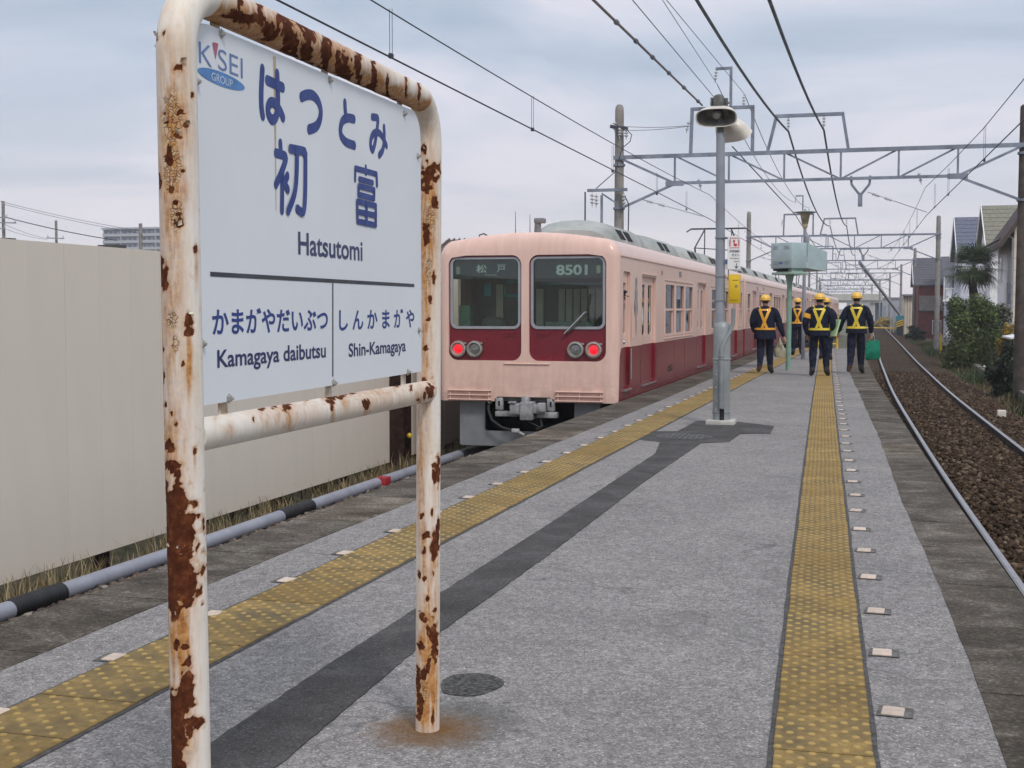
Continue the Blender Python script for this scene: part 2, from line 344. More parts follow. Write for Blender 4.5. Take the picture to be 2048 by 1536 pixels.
def surf_patch():
    m = bpy.data.materials.new('dark_patch_asphalt'); m.use_nodes = True; t = m.node_tree; b = t.nodes['Principled BSDF']
    g = N(t, 'ShaderNodeNewGeometry'); P = g.outputs['Position']
    c = ramp_(t, noise_(t, P, 2.5, 7, .7, .4), [(.3, (.042, .039, .038)), (.5, (.068, .065, .064)), (.7, (.10, .096, .095))])
    sp = N(t, 'ShaderNodeTexVoronoi'); sp.inputs['Scale'].default_value = 160; LK(t, P, sp.inputs['Vector']); s = N(t, 'ShaderNodeSeparateColor'); LK(t, sp.outputs['Color'], s.inputs[0])
    c = mix_(t, 1.0, c, ramp_(t, s.outputs[0], [(0, (.7,) * 3), (.9, (1.15,) * 3), (1, (1.9,) * 3)]), 'MULTIPLY')
    hole = ramp_(t, noise_(t, P, 22, 4, .7), [(.30, (1, 1, 1)), (.38, (0, 0, 0))]); c = mix_(t, hole, c, (.025, .023, .023))
    LK(t, c, b.inputs['Base Color']); b.inputs['Roughness'].default_value = .9; b.inputs['Specular IOR Level'].default_value = .15
    bn = N(t, 'ShaderNodeBump'); bn.inputs['Strength'].default_value = .5; bn.inputs['Distance'].default_value = .005; LK(t, noise_(t, P, 60, 4, .7), bn.inputs['Height']); LK(t, bn.outputs[0], b.inputs['Normal'])
    return m
m_patch = surf_patch()
def surf_tile():
    m = bpy.data.materials.new('worn_yellow_tile'); m.use_nodes = True; t = m.node_tree; b = t.nodes['Principled BSDF']
    g = N(t, 'ShaderNodeNewGeometry'); P = g.outputs['Position']; oi = N(t, 'ShaderNodeObjectInfo'); tc = N(t, 'ShaderNodeTexCoord')
    ox = N(t, 'ShaderNodeSeparateXYZ'); LK(t, tc.outputs['Object'], ox.inputs[0])
    base = ramp_(t, noise_(t, P, 26, 5, .7), [(.3, (.185, .120, .037)), (.55, (.285, .192, .066)), (.75, (.365, .258, .10))])
    dirt = ramp_(t, noise_(t, P, 5, 5, .65, .3), [(.40, (1, 1, 1)), (.66, (0, 0, 0))]); dirt = math_(t, 'MULTIPLY', dirt, ramp_(t, oi.outputs['Random'], [(0, (.5,) * 3), (1, (1,) * 3)]))
    flat = ramp_(t, ox.outputs[2], [(0.0075, (1, 1, 1)), (0.0105, (0, 0, 0))]); dirt = math_(t, 'MULTIPLY', dirt, flat)
    c = mix_(t, dirt, base, (.105, .083, .045))
    top = ramp_(t, ox.outputs[2], [(0.0088, (0, 0, 0)), (0.0115, (.8,) * 3)]); c = mix_(t, top, c, (.385, .265, .092))
    c = mix_(t, 1.0, c, ramp_(t, oi.outputs['Random'], [(0, (.82, .80, .78)), (1, (1.12, 1.12, 1.15))]), 'MULTIPLY')
    LK(t, c, b.inputs['Base Color']); b.inputs['Roughness'].default_value = .8; b.inputs['Specular IOR Level'].default_value = .2
    bn = N(t, 'ShaderNodeBump'); bn.inputs['Strength'].default_value = .3; bn.inputs['Distance'].default_value = .002; LK(t, noise_(t, P, 220, 3, .7), bn.inputs['Height']); LK(t, bn.outputs[0], b.inputs['Normal'])
    return m
m_tile = surf_tile()
m_plate = M('ivory_marker_plate', (.54, .43, .34), .5, 0, .08, 30, rnd=.12)
m_mortar = M('dark_mortar', (.085, .08, .08), .9, 0, .2, 30)
def surf_ballast():
    m = bpy.data.materials.new('ballast_bed'); m.use_nodes = True; t = m.node_tree; b = t.nodes['Principled BSDF']
    g = N(t, 'ShaderNodeNewGeometry'); P = g.outputs['Position']
    vo = N(t, 'ShaderNodeTexVoronoi'); vo.inputs['Scale'].default_value = 15; LK(t, P, vo.inputs['Vector']); s = N(t, 'ShaderNodeSeparateColor'); LK(t, vo.outputs['Color'], s.inputs[0])
    c = ramp_(t, s.outputs[0], [(0, (.024, .016, .011)), (.5, (.058, .040, .028)), (1, (.12, .088, .064))])
    c = mix_(t, 1.0, c, ramp_(t, noise_(t, P, .6, 4), [(.3, (.75,) * 3), (.7, (1.2,) * 3)]), 'MULTIPLY')
    LK(t, c, b.inputs['Base Color']); b.inputs['Roughness'].default_value = .95; b.inputs['Specular IOR Level'].default_value = .05
    bn = N(t, 'ShaderNodeBump'); bn.inputs['Strength'].default_value = 1; bn.inputs['Distance'].default_value = .05; LK(t, vo.outputs['Distance'], bn.inputs['Height']); bn.invert = True; LK(t, bn.outputs[0], b.inputs['Normal'])
    return m
m_ballast = surf_ballast()
def stonemat(name, stops):
    m = bpy.data.materials.new(name); m.use_nodes = True; t = m.node_tree; b = t.nodes['Principled BSDF']
    g = N(t, 'ShaderNodeNewGeometry'); LK(t, ramp_(t, g.outputs['Random Per Island'], stops), b.inputs['Base Color']); b.inputs['Roughness'].default_value = .9; b.inputs['Specular IOR Level'].default_value = .08
    return m
m_stone = stonemat('brown_track_stone', [(0, (.026, .016, .010)), (.5, (.056, .036, .023)), (.85, (.094, .064, .043)), (1, (.17, .125, .09))])
m_stoneL = stonemat('grey_track_stone', [(0, (.06, .052, .045)), (.5, (.12, .10, .085)), (.8, (.17, .12, .09)), (1, (.28, .25, .22))])
m_soil = M('weedy_soil', (.105, .085, .05), .95, 0, .25, 3, .6, 30, col2=(.05, .05, .022))
m_ground = M('town_ground', (.16, .15, .12), .95, 0, .2, .4, .2, 4, col2=(.09, .10, .06))
# ------------------------------------------------------------------ ground
tag(mesh_obj('ground', [(-3000, -400, -1.75), (3000, -400, -1.75), (3000, 5000, -1.75), (-3000, 5000, -1.75)], [(0, 1, 2, 3)], m_ground), kind='structure')
def ribbon(name, mat, sect, y0, y1, step, kind='structure', parent=None):
    """sect(y) -> list of (x, z) across; swept along Y"""
    ys = np.arange(y0, y1 + 1e-6, step); V = []; k = len(sect(ys[0]))
    for y in ys: V += [(x, y, z) for x, z in sect(y)]
    F = [(i * k + j, i * k + j + 1, (i + 1) * k + j + 1, (i + 1) * k + j) for i in range(len(ys) - 1) for j in range(k - 1)]
    o = mesh_obj(name, V, F, mat, parent, 0)
    if kind and parent is None: o['kind'] = kind
    return o
wob = lambda x, y, s=1.0, a=1.0: a * noise.noise(Vector((x * s, y * s, 3.7)))
rgt_bed = ribbon('right_trackbed', m_ballast, lambda y: [(railL(y) - 1.6, -1.06), (railL(y) - .3, -1.0), (railL(y) + .75, -.985), (railL(y) + 1.8, -1.0), (railL(y) + 2.35, -1.06), (railL(y) + 3.0, -1.32), (railL(y) + 3.3, -1.42)], -8, 500, 1.0)
verge = ribbon('right_verge', m_soil, lambda y: [(railL(y) + 2.7, -1.40 + wob(1, y, .7, .04)), (railL(y) + 3.4, -1.33 + wob(2, y, .6, .08)), (railL(y) + 5, -1.42 + wob(3, y, .5, .08)), (railL(y) + 9, -1.5), (railL(y) + 40, -1.55)], -8, 500, 1.0)
lft_bed = ribbon('left_trackbed', m_ballast, lambda y: [(-3.74, -1.05), (-5.0, -1.0), (-6.0, -1.0), (-6.6, -1.05), (-7.0, -1.15 + wob(4, y, .9, .05)), (-7.4, -1.22)], -8, 160, 1.0)
bank = ribbon('grass_bank', m_soil, lambda y: [(-7.2, -1.24), (-8, -1.1 + wob(5, y, .8, .1)), (-9.5, -.7 + wob(6, y, .6, .15)), (-12, -.35 + wob(7, y, .5, .15)), (-20, -.6), (-60, -1.6)], -8, 160, 1.0)
# ------------------------------------------------------------------ rails and sleepers
m_rail = M('rusty_rail_side', (.045, .042, .05), .55, .35, .25, 6, col2=(.03, .022, .02)); m_railtop = M('polished_rail_head', (.42, .41, .42), .38, .9, .06, 4)
def rail(x_of, y0, y1, z, parent, step=1.0):
    pr = [(-.063, -.153), (-.063, -.14), (-.010, -.125), (-.009, -.045), (-.034, -.034), (-.034, -.010), (-.018, 0), (.020, 0), (.034, -.010), (.034, -.034), (.009, -.045), (.010, -.125), (.063, -.14), (.063, -.153)]
    ys = np.arange(y0, y1 + .01, step); n = len(pr); V = []; F = []; mi = []
    for y in ys: V += [(x_of(y) + a, y, z + b) for a, b in pr]
    for i in range(len(ys) - 1):
        for j in range(n):
            F.append((i * n + j, (i + 1) * n + j, (i + 1) * n + (j + 1) % n, i * n + (j + 1) % n)); mi.append(1 if j in (5, 6, 7) else 0)
    return mesh_obj('rail', V, F, [m_rail, m_railtop], parent, 30, None, mi)
trk = thing('railway_track', (railL(20) + .75, 20, RAILZ), 'curving ballasted track along the right edge of the platform', 'railway track')
rail(railL, -6, 480, RAILZ, trk); rail(lambda y: railL(y) + GAUGE, -6, 480, RAILZ, trk)
m_sleeper = M('old_concrete_sleeper', (.15, .125, .10), .9, 0, .2, 6, .3, 50, rnd=.2)
sl0 = MB().bbox(-1.0, 1.0, -.11, .11, -.12, 0, .015, seg=1); sme = None
for i in range(150):
    y = 4 + i * .62
    if sme is None:
        o = sl0.build('sleeper', m_sleeper, None, 30, (0, 0, 0)); sme = o.data; o.parent = trk
    else:
        o = bpy.data.objects.new('sleeper', sme); COL.objects.link(o); o.parent = trk
    o.location = Vector((railL(y) + .75 + rng.normal(0, .01), y, RAILZ - .155)) - trk.location
    o.rotation_euler = (0, 0, -(railL(y + 1) - railL(y - 1)) / 2 + rng.normal(0, .006))
trl = thing('railway_track', (-5.15, 20, RAILZ), 'straight track under the pink and red train', 'railway track')
rail(lambda y: -5.15 - GAUGE / 2, -6, 150, RAILZ, trl, 10); rail(lambda y: -5.15 + GAUGE / 2, -6, 150, RAILZ, trl, 10)
def stones(name, mat, xs, ys, zs, smin, smax):
    n = len(xs); cube = np.array([(-1, -1, -1), (1, -1, -1), (1, 1, -1), (-1, 1, -1), (-1, -1, 1), (1, -1, 1), (1, 1, 1), (-1, 1, 1)], float)
    v = cube[None] * (1 + rng.uniform(-.42, .32, (n, 8, 3))); s = rng.uniform(smin, smax, n) * .5
    q = rng.normal(size=(n, 4)); q /= np.linalg.norm(q, axis=1)[:, None]; a, b, c, d = q.T
    Rm = np.stack([1 - 2 * (c * c + d * d), 2 * (b * c - a * d), 2 * (b * d + a * c), 2 * (b * c + a * d), 1 - 2 * (b * b + d * d), 2 * (c * d - a * b), 2 * (b * d - a * c), 2 * (c * d + a * b), 1 - 2 * (b * b + c * c)], 1).reshape(n, 3, 3)
    v = np.einsum('nij,nkj->nki', Rm, v) * s[:, None, None] * np.array([1, 1, .8]) + np.stack([xs, ys, zs], 1)[:, None]
    q6 = np.array([(0, 3, 2, 1), (4, 5, 6, 7), (0, 1, 5, 4), (1, 2, 6, 5), (2, 3, 7, 6), (3, 0, 4, 7)])
    F = (q6[None] + (np.arange(n) * 8)[:, None, None]).reshape(-1, 4)
    return tag(np_obj(name, v.reshape(-1, 3), F, mat), kind='stuff')
n = 42000; ys = 8.5 + 42 * rng.random(n) ** 1.3; xl = np.array([railL(y) for y in ys]); off = rng.uniform(-.6, 3.1, n)
keep = ~((np.abs(off) < .09) | (np.abs(off - GAUGE) < .09)); ys, xl, off = ys[keep], xl[keep], off[keep]
prof = np.interp(off, [-1.6, -.3, .75, 1.8, 2.35, 3.0, 3.3], [-1.06, -1.0, -.985, -1.0, -1.06, -1.32, -1.42])
inner = (off > .15) & (off < GAUGE - .15); lift = np.where(inner, rng.uniform(-.01, .035, len(off)), rng.uniform(-.015, .03, len(off)))
tag(stones('ballast_stones', m_stone, xl + off, ys, prof + lift, .03, .062), 'loose brown stones between and beside the rails', 'ballast')
n = 8500; ys = 5.5 + 20 * rng.random(n) ** 1.3; xs = rng.uniform(-6.75, -5.85, n); zs = np.interp(xs, [-7, -6.6, -6.0, -5], [-1.15, -1.05, -1.0, -1.0]) + rng.uniform(-.01, .05, n) + .045 * np.clip(1 - np.abs(xs + 6.10) / .16, 0, 1)
tag(stones('ballast_stones', m_stoneL, xs, ys, zs, .035, .085), 'grey and brown stones beside the grey conduit', 'ballast')
# ------------------------------------------------------------------ platform
def plat_sect(y): return [(asphL(y) - .012, 0.0)] + [(asphL(y) + (asphR(y) - asphL(y)) * k / 6, 0.0) for k in range(1, 6)] + [(asphR(y) + .012, 0.0)]
platform = ribbon('platform', m_chip, plat_sect, PBEG, PEND, .5)
core = ribbon('platform_wall', m_concrete, lambda y: [(EDGE_L + .03, -1.3), (EDGE_L + .03, -.012), (asphL(y), -.012), (asphR(y), -.012), (edgeR(y) - .03, -.012), (edgeR(y) - .03, -1.3)], PBEG, PEND, .5, None, platform)
mesh_obj('platform_end', [(EDGE_L + .03, PEND, -1.3), (edgeR(PEND) - .03, PEND, -1.3), (edgeR(PEND) - .03, PEND, -.012), (EDGE_L + .03, PEND, -.012)], [(0, 1, 2, 3)], m_concrete, platform)
def slab(xa, xb, y0, y1):
    """coping slab between curves xa(y) and xb(y): own edges, recessed joints"""
    g = .006; mb = MB(); ks = [y0 + g + (y1 - y0 - 2 * g) * i / 6 for i in range(7)]; z1 = rng.uniform(.0015, .004); V = []
    for y in ks: V += [(xa(y), y, -.14), (xa(y), y, z1), (xb(y) - .012, y, z1), (xb(y), y, z1 - .015), (xb(y), y, -.14)]
    F = []
    for i in range(6):
        for j in range(4): F.append((i * 5 + j, (i + 1) * 5 + j, (i + 1) * 5 + j + 1, i * 5 + j + 1))
    F += [(0, 1, 2, 3, 4), (34, 33, 32, 31, 30)]
    mb.add(V, F); return mb.build('coping_slab', m_cope, platform, 0)
y = PBEG
while y < PEND - .3:
    L = min(rng.choice([.95, 1.0, 1.05]), PEND - y); rag = [wob(8, q, 1.6, .022) for q in (y, y + L)]
    slab(lambda q: asphR(q) + wob(8, q, 1.6, .02), edgeR, y, y + L); y += L
y = PBEG
while y < PEND - .3:
    L = min(rng.choice([1.0, 1.2, 1.1]), PEND - y)
    slab(lambda q: asphL(q) + wob(9, q, 1.4, .02), lambda q: EDGE_L, y, y + L); y += L
def tile_mesh(wx, ly, cols, rows, r):
    mb = MB(); g = .0038; mb.bbox(-wx / 2 + g, wx / 2 - g, -ly / 2 + g, ly / 2 - g, -.03, .0075, .002, seg=1)
    for i in range(cols):
        for j in range(rows):
            cx = -wx / 2 + wx * (i + .5) / cols; cy = -ly / 2 + ly * (j + .25 + .5 * (i % 2)) / rows; V = []; F = []
            for k in range(8):
                t = k * math.pi / 4; V.append((cx + r * math.cos(t), cy + r * math.sin(t), .0074))
            for k in range(8):
                t = k * math.pi / 4; V.append((cx + r * .62 * math.cos(t), cy + r * .62 * math.sin(t), .0118))
            F = [(k, (k + 1) % 8, 8 + (k + 1) % 8, 8 + k) for k in range(8)] + [tuple(range(8, 16))]
            mb.add(V, F)
    return mb
def lay_tiles(cf, y0, y1, ly, wx, cols, rows, r):
    o = tile_mesh(wx, ly, cols, rows, r).build('tactile_tile', m_tile, None, 40, (0, 0, 0)); me = o.data; bpy.data.objects.remove(o); y = y0
    while y < y1:
        o = bpy.data.objects.new('tactile_tile', me); COL.objects.link(o); o.parent = platform; yc = y + ly / 2
        o.location = Vector((cf(yc) + rng.normal(0, .0015), yc, rng.normal(.001, .0008))) - platform.location
        o.rotation_euler = (rng.normal(0, .002), rng.normal(0, .002), -math.atan((cf(yc + .3) - cf(yc - .3)) / .6) + rng.normal(0, .002)); y += ly
lay_tiles(tileRc, 2.6, PEND - .4, .381, .315, 9, 4, .0165)
lay_tiles(tileLc, 2.4, PEND - .4, .40, .40, 8, 4, .0165)
def plate_mesh():
    mb = MB(); mb.add([(-.052, -.058, .004), (.070, -.056, .004), (.066, .064, .004), (-.05, .060, .004)], [(0, 1, 2, 3)], 1); mb.bbox(-.038, .038, -.046, .046, -.01, .009, .003, seg=1)
    o = mb.build('marker_plate', [m_plate, M('plate_bedding_mortar', (.135, .13, .125), .9, 0, .2, 30)], None, 0, (0, 0, 0)); me = o.data; bpy.data.objects.remove(o); return me
pm = plate_mesh()
for cf, o1, y0 in ((tileRc, .235, 3.12), (tileLc, -.225, 3.0)):
    for i in range(57):
        y = y0 + i * .767
        if y > PEND - .5: break
        o = bpy.data.objects.new('marker_plate', pm); COL.objects.link(o); o.parent = platform
        o.location = Vector((cf(y) + o1 + rng.normal(0, .006), y + rng.normal(0, .01), rng.normal(0, .0006))) - platform.location; o.rotation_euler = (0, 0, -.03 + rng.normal(0, .04) + (math.pi if o1 < 0 else 0))
# dark mortar bed under and beside the tactile tiles
for cf, hw in ((tileRc, .1575), (tileLc, .2)):
    ribbon('mortar_strip', m_mortar, lambda y: [(cf(y) - hw - .014 - .006 * noise.noise(Vector((y * 3, 1, hw))), .0035), (cf(y) + hw + .014 + .006 * noise.noise(Vector((y * 3, 7, hw))), .0035)], 2.4, PEND - .4, .2, None, platform)
# asphalt patch: a long trench repair that widens round the lamp foot
def ragged(pts, amp=.007, step=.03):
    out = []
    for (a, b) in zip(pts, pts[1:] + pts[:1]):
        a = np.array(a); b = np.array(b); L = np.linalg.norm(b - a); n = max(1, int(L / step))
        for i in range(n):
            p = a + (b - a) * i / n; q = noise.noise_vector(Vector((p[0] * 13, p[1] * 13, 1.3))); out.append((p[0] + q.x * amp, p[1] + q.y * amp))
    return out
trench = [(-2.02, 1.0), (-1.74, 1.0), (-1.745, 3.6), (-1.80, 5.0), (-1.775, 7.1), (-1.79, 10.2), (-1.74, 13.5), (-1.47, 13.7), (-1.45, 14.6), (-1.13, 14.75), (-1.16, 15.7), (-1.75, 16.25), (-2.14, 16.1), (-2.17, 14.73), (-2.44, 14.65), (-2.41, 13.66), (-2.17, 13.51), (-2.04, 12.4), (-2.03, 8.1), (-2.05, 5.6), (-2.055, 4.6)]
v, f = fill2d([ragged(trench)], .004, Matrix.Identity(4)); mesh_obj('asphalt_patch', [(a, b, c + .001) for a, b, c in v], f, m_patch, platform, 0)
oval = [(-1.435 + .115 * math.cos(t) * (1 + .1 * math.sin(3 * t)), 4.55 + .15 * math.sin(t)) for t in np.linspace(0, 2 * math.pi, 30)[:-1]]
v, f = fill2d([ragged(oval, .012, .03)], .003, Matrix.Identity(4)); mesh_obj('asphalt_patch', [(a, b, c + .001) for a, b, c in v], f, M('dark_gravel_patch', (.085, .083, .078), .9, 0, .35, 60, .5, 120), platform, 0)
mh = MB(); mh.lathe((-2.0, 14.1, .005), [(.31, 0), (.31, .004), (.29, .006), (.285, .003), (.27, .003), (.27, .006), (1e-5, .006)], 32)
for i in range(-4, 5):
    for j in range(-4, 5):
        if i * i + j * j < 18: mh.box(-2.0 + i * .055 - .012, -2.0 + i * .055 + .012, 14.1 + j * .055 - .012, 14.1 + j * .055 + .012, .0105, .014)
mh.build('manhole_cover', M('worn_cast_iron', (.09, .088, .088), .6, .3, .25, 20), platform, 30)
# ------------------------------------------------------------------ panel fences on the left
m_panel = M('cream_fence_panel', (.66, .60, .515), .55, 0, .014, 1.6, .05, 300, rnd=.008, coord='Object', stretch=(1, 1, .25))
m_brownpost = M('brown_steel_post', (.035, .018, .013), .7, .2, .3, 8)
def panel_fence(y0, y1, label, zt=2.005, zb=-1.0, X=-7.3):
    f = thing('panel_fence', (X, (y0 + y1) / 2, -1.2), label, 'fence'); w = .553; n = int(round((y1 - y0) / w)); w = (y1 - y0) / n; me = None
    for i in range(n):
        o = bpy.data.objects.new('panel', me) if me else None
        if o is None:
            mb = MB(); mb.box(-.03, 0, -w / 2 + .0022, w / 2 - .0022, zb, zt); mb.box(-.028, -.012, -w / 2 - .002, -w / 2 + .0022, zb + .003, zt - .003, 1)
            o = mb.build('panel', [m_panel, m_brownpost], None, 0, (0, 0, 0)); me = o.data
        else: COL.objects.link(o)
        o.parent = f; o.location = Vector((X + rng.normal(0, .0012), y0 + (i + .5) * w, 0)) - f.location
    for i in range(int((y1 - y0) / 2.0) + 1):
        y = y0 + .25 + i * 2.0
        if y < y1: MB().box(X - .16, X - .04, y - .05, y + .05, -1.5, zt - .1).build('fence_post', m_brownpost, f)
    return f
panel_fence(5.0, 18.95, 'cream panel fence behind the station sign, nearest the camera')
panel_fence(19.98, 62.0, 'cream panel fence running on behind the stopped train')
po = MB(); po.box(-7.55, -7.31, 19.62, 19.645, -1.5, 1.9); po.box(-7.55, -7.31, 19.915, 19.94, -1.5, 1.9); po.box(-7.44, -7.42, 19.645, 19.915, -1.5, 1.9)
tag(po.build('fence_post', m_brownpost), 'dark brown steel post in the gap between the two fences', 'post')
st = thing('rope_stake', (-7.75, 19.3, -1.2), 'thin grey stake with yellow caps and rope in the fence gap', 'stake')
MB().cyl((-7.75, 19.3, -1.3), (-7.75, 19.3, .08), .012).build('stake', m_galv, st)
for z in (-.93, .02): MB().ball((-7.72, 19.3, z), .045).build('yellow_cap', m_yellow, st)
MB().tube([(-7.75, 19.3, .05), (-7.85, 19.0, -.12), (-7.9, 18.6, -.24), (-7.9, 18.0, -.28), (-7.9, 17, -.1)], .016, 6).build('rope', m_yellow, st)
MB().tube([(-7.75, 19.3, .05), (-7.72, 19.5, .22), (-7.7, 19.8, .5)], .016, 6).build('rope', m_yellow, st)
tag(MB().ball((-7.28, 19.8, -.66), .045).build('yellow_knob', m_yellow), 'small yellow knob on the brown post in the fence gap', 'knob')
# grey conduit pipe lying on the ballast
PX = lambda y: -6.36 + .004 * (y - 8) + wob(11, y, .25, .02)
m_pipe = M('grey_plastic_conduit', (.27, .28, .33), .4, 0, .08, 3)
pipe = thing('conduit_pipe', (-6.36, 12, -1.0), 'long grey conduit pipe lying on the stones below the fence', 'pipe')
segs = [(4, 8.55), (8.95, 13.2), (13.75, 17.6), (18.1, 40)]
for a, b in segs: MB().tube([(PX(y), y, -.905) for y in np.linspace(a, b, 14)], .073, 14).build('pipe_length', m_pipe, pipe)
m_sleeve = M('ribbed_black_sleeve', (.012, .012, .013), .45, 0, .2, 8, .6, 90)
for a, b in zip(segs, segs[1:]): MB().tube([(PX(y), y, -.905) for y in np.linspace(a[1] - .12, b[0] + .12, 26)], [.078 + .008 * (i % 2) for i in range(26)], 14).build('coupling_sleeve', m_sleeve, pipe)
tag(MB().bbox(-6.36, -6.2, 15.95, 16.15, -1.06, -.83, .012).build('marker_block', M('red_paint', (.33, .012, .02), .5, 0, .15, 12)), 'small red block beside the grey conduit', 'block')
# grasses
def grass(name, mat, pts, hmin, hmax, wdt=.008, lean=.35, label=None, cat='grass'):
    n = len(pts); P = np.asarray(pts); h = rng.uniform(hmin, hmax, n); a = rng.uniform(0, 2 * math.pi, n); l = rng.uniform(0, lean, n) * h
    d = np.stack([np.cos(a), np.sin(a), np.zeros(n)], 1); s = np.stack([-np.sin(a), np.cos(a), np.zeros(n)], 1) * wdt; up = np.array([0, 0, 1.0])
    V = np.stack([P - s, P + s, P + d * (l * .35)[:, None] + up * (h * .6)[:, None] + s * .7, P + d * (l * .35)[:, None] + up * (h * .6)[:, None] - s * .7, P + d * l[:, None] + up * h[:, None] + s * .1, P + d * l[:, None] + up * h[:, None] - s * .1], 1)
    q = np.array([(0, 1, 2, 3), (3, 2, 4, 5)]); F = (q[None] + (np.arange(n) * 6)[:, None, None]).reshape(-1, 4)
    return tag(np_obj(name, V.reshape(-1, 3), F, mat), label, cat, None, 'stuff')
m_straw = leafmat('dry_straw', (.22, .165, .085), (.30, .24, .13), (.11, .085, .04)); m_grass = leafmat('green_grass', (.045, .075, .02), (.09, .11, .03), (.025, .045, .012)); m_brgrass = leafmat('brown_grass', (.11, .085, .035), (.16, .125, .06), (.05, .05, .02))
def scat(n, fx, y0, y1, fz, pw=1.0):
    ys = y0 + (y1 - y0) * rng.random(n) ** pw; xs = np.array([fx(y) for y in ys]); return np.stack([xs, ys, np.array([fz(x, y) for x, y in zip(xs, ys)])], 1)
cl = lambda x, y: max(0, noise.noise(Vector((x * 2, y * 1.3, 9))) + .35)
p = scat(9000, lambda y: rng.uniform(-7.25, -6.62), 5.5, 30, lambda x, y: -1.16, 1.2); p = p[[rng.random() < cl(a, b) * 1.6 for a, b, _ in p]]
grass('dry_grass', m_straw, p, .08, .30, .006, .9, 'dry straw grass along the foot of the cream fence')
p = scat(16000, lambda y: rng.uniform(-13, -7.45), 14, 34, lambda x, y: float(np.interp(x, [-20, -12, -9.5, -8, -7.2], [-.6, -.35, -.7, -1.1, -1.24])))
grass('weeds', m_brgrass, p, .1, .35, .012, .8, 'brown and green weeds on the bank behind the fence gap')
fzr = lambda x, y: float(np.interp(x - railL(y), [2.7, 3.4, 5, 9], [-1.40, -1.33, -1.42, -1.5]))
p = scat(30000, lambda y: railL(y) + rng.uniform(2.6, 4.6) + rng.random() ** 2 * 2, 22, 110, fzr, 1.5); gm = np.array([noise.noise(Vector((a * .5, b * .16, 2))) for a, b, _ in p])
grass('verge_grass', m_grass, p[gm > -.02], .10, .38, .016, .8, 'green grass growing on the right hand verge'); grass('verge_grass', m_brgrass, p[gm <= .06], .08, .30, .016, .9, 'withered brown grass on the right hand verge')
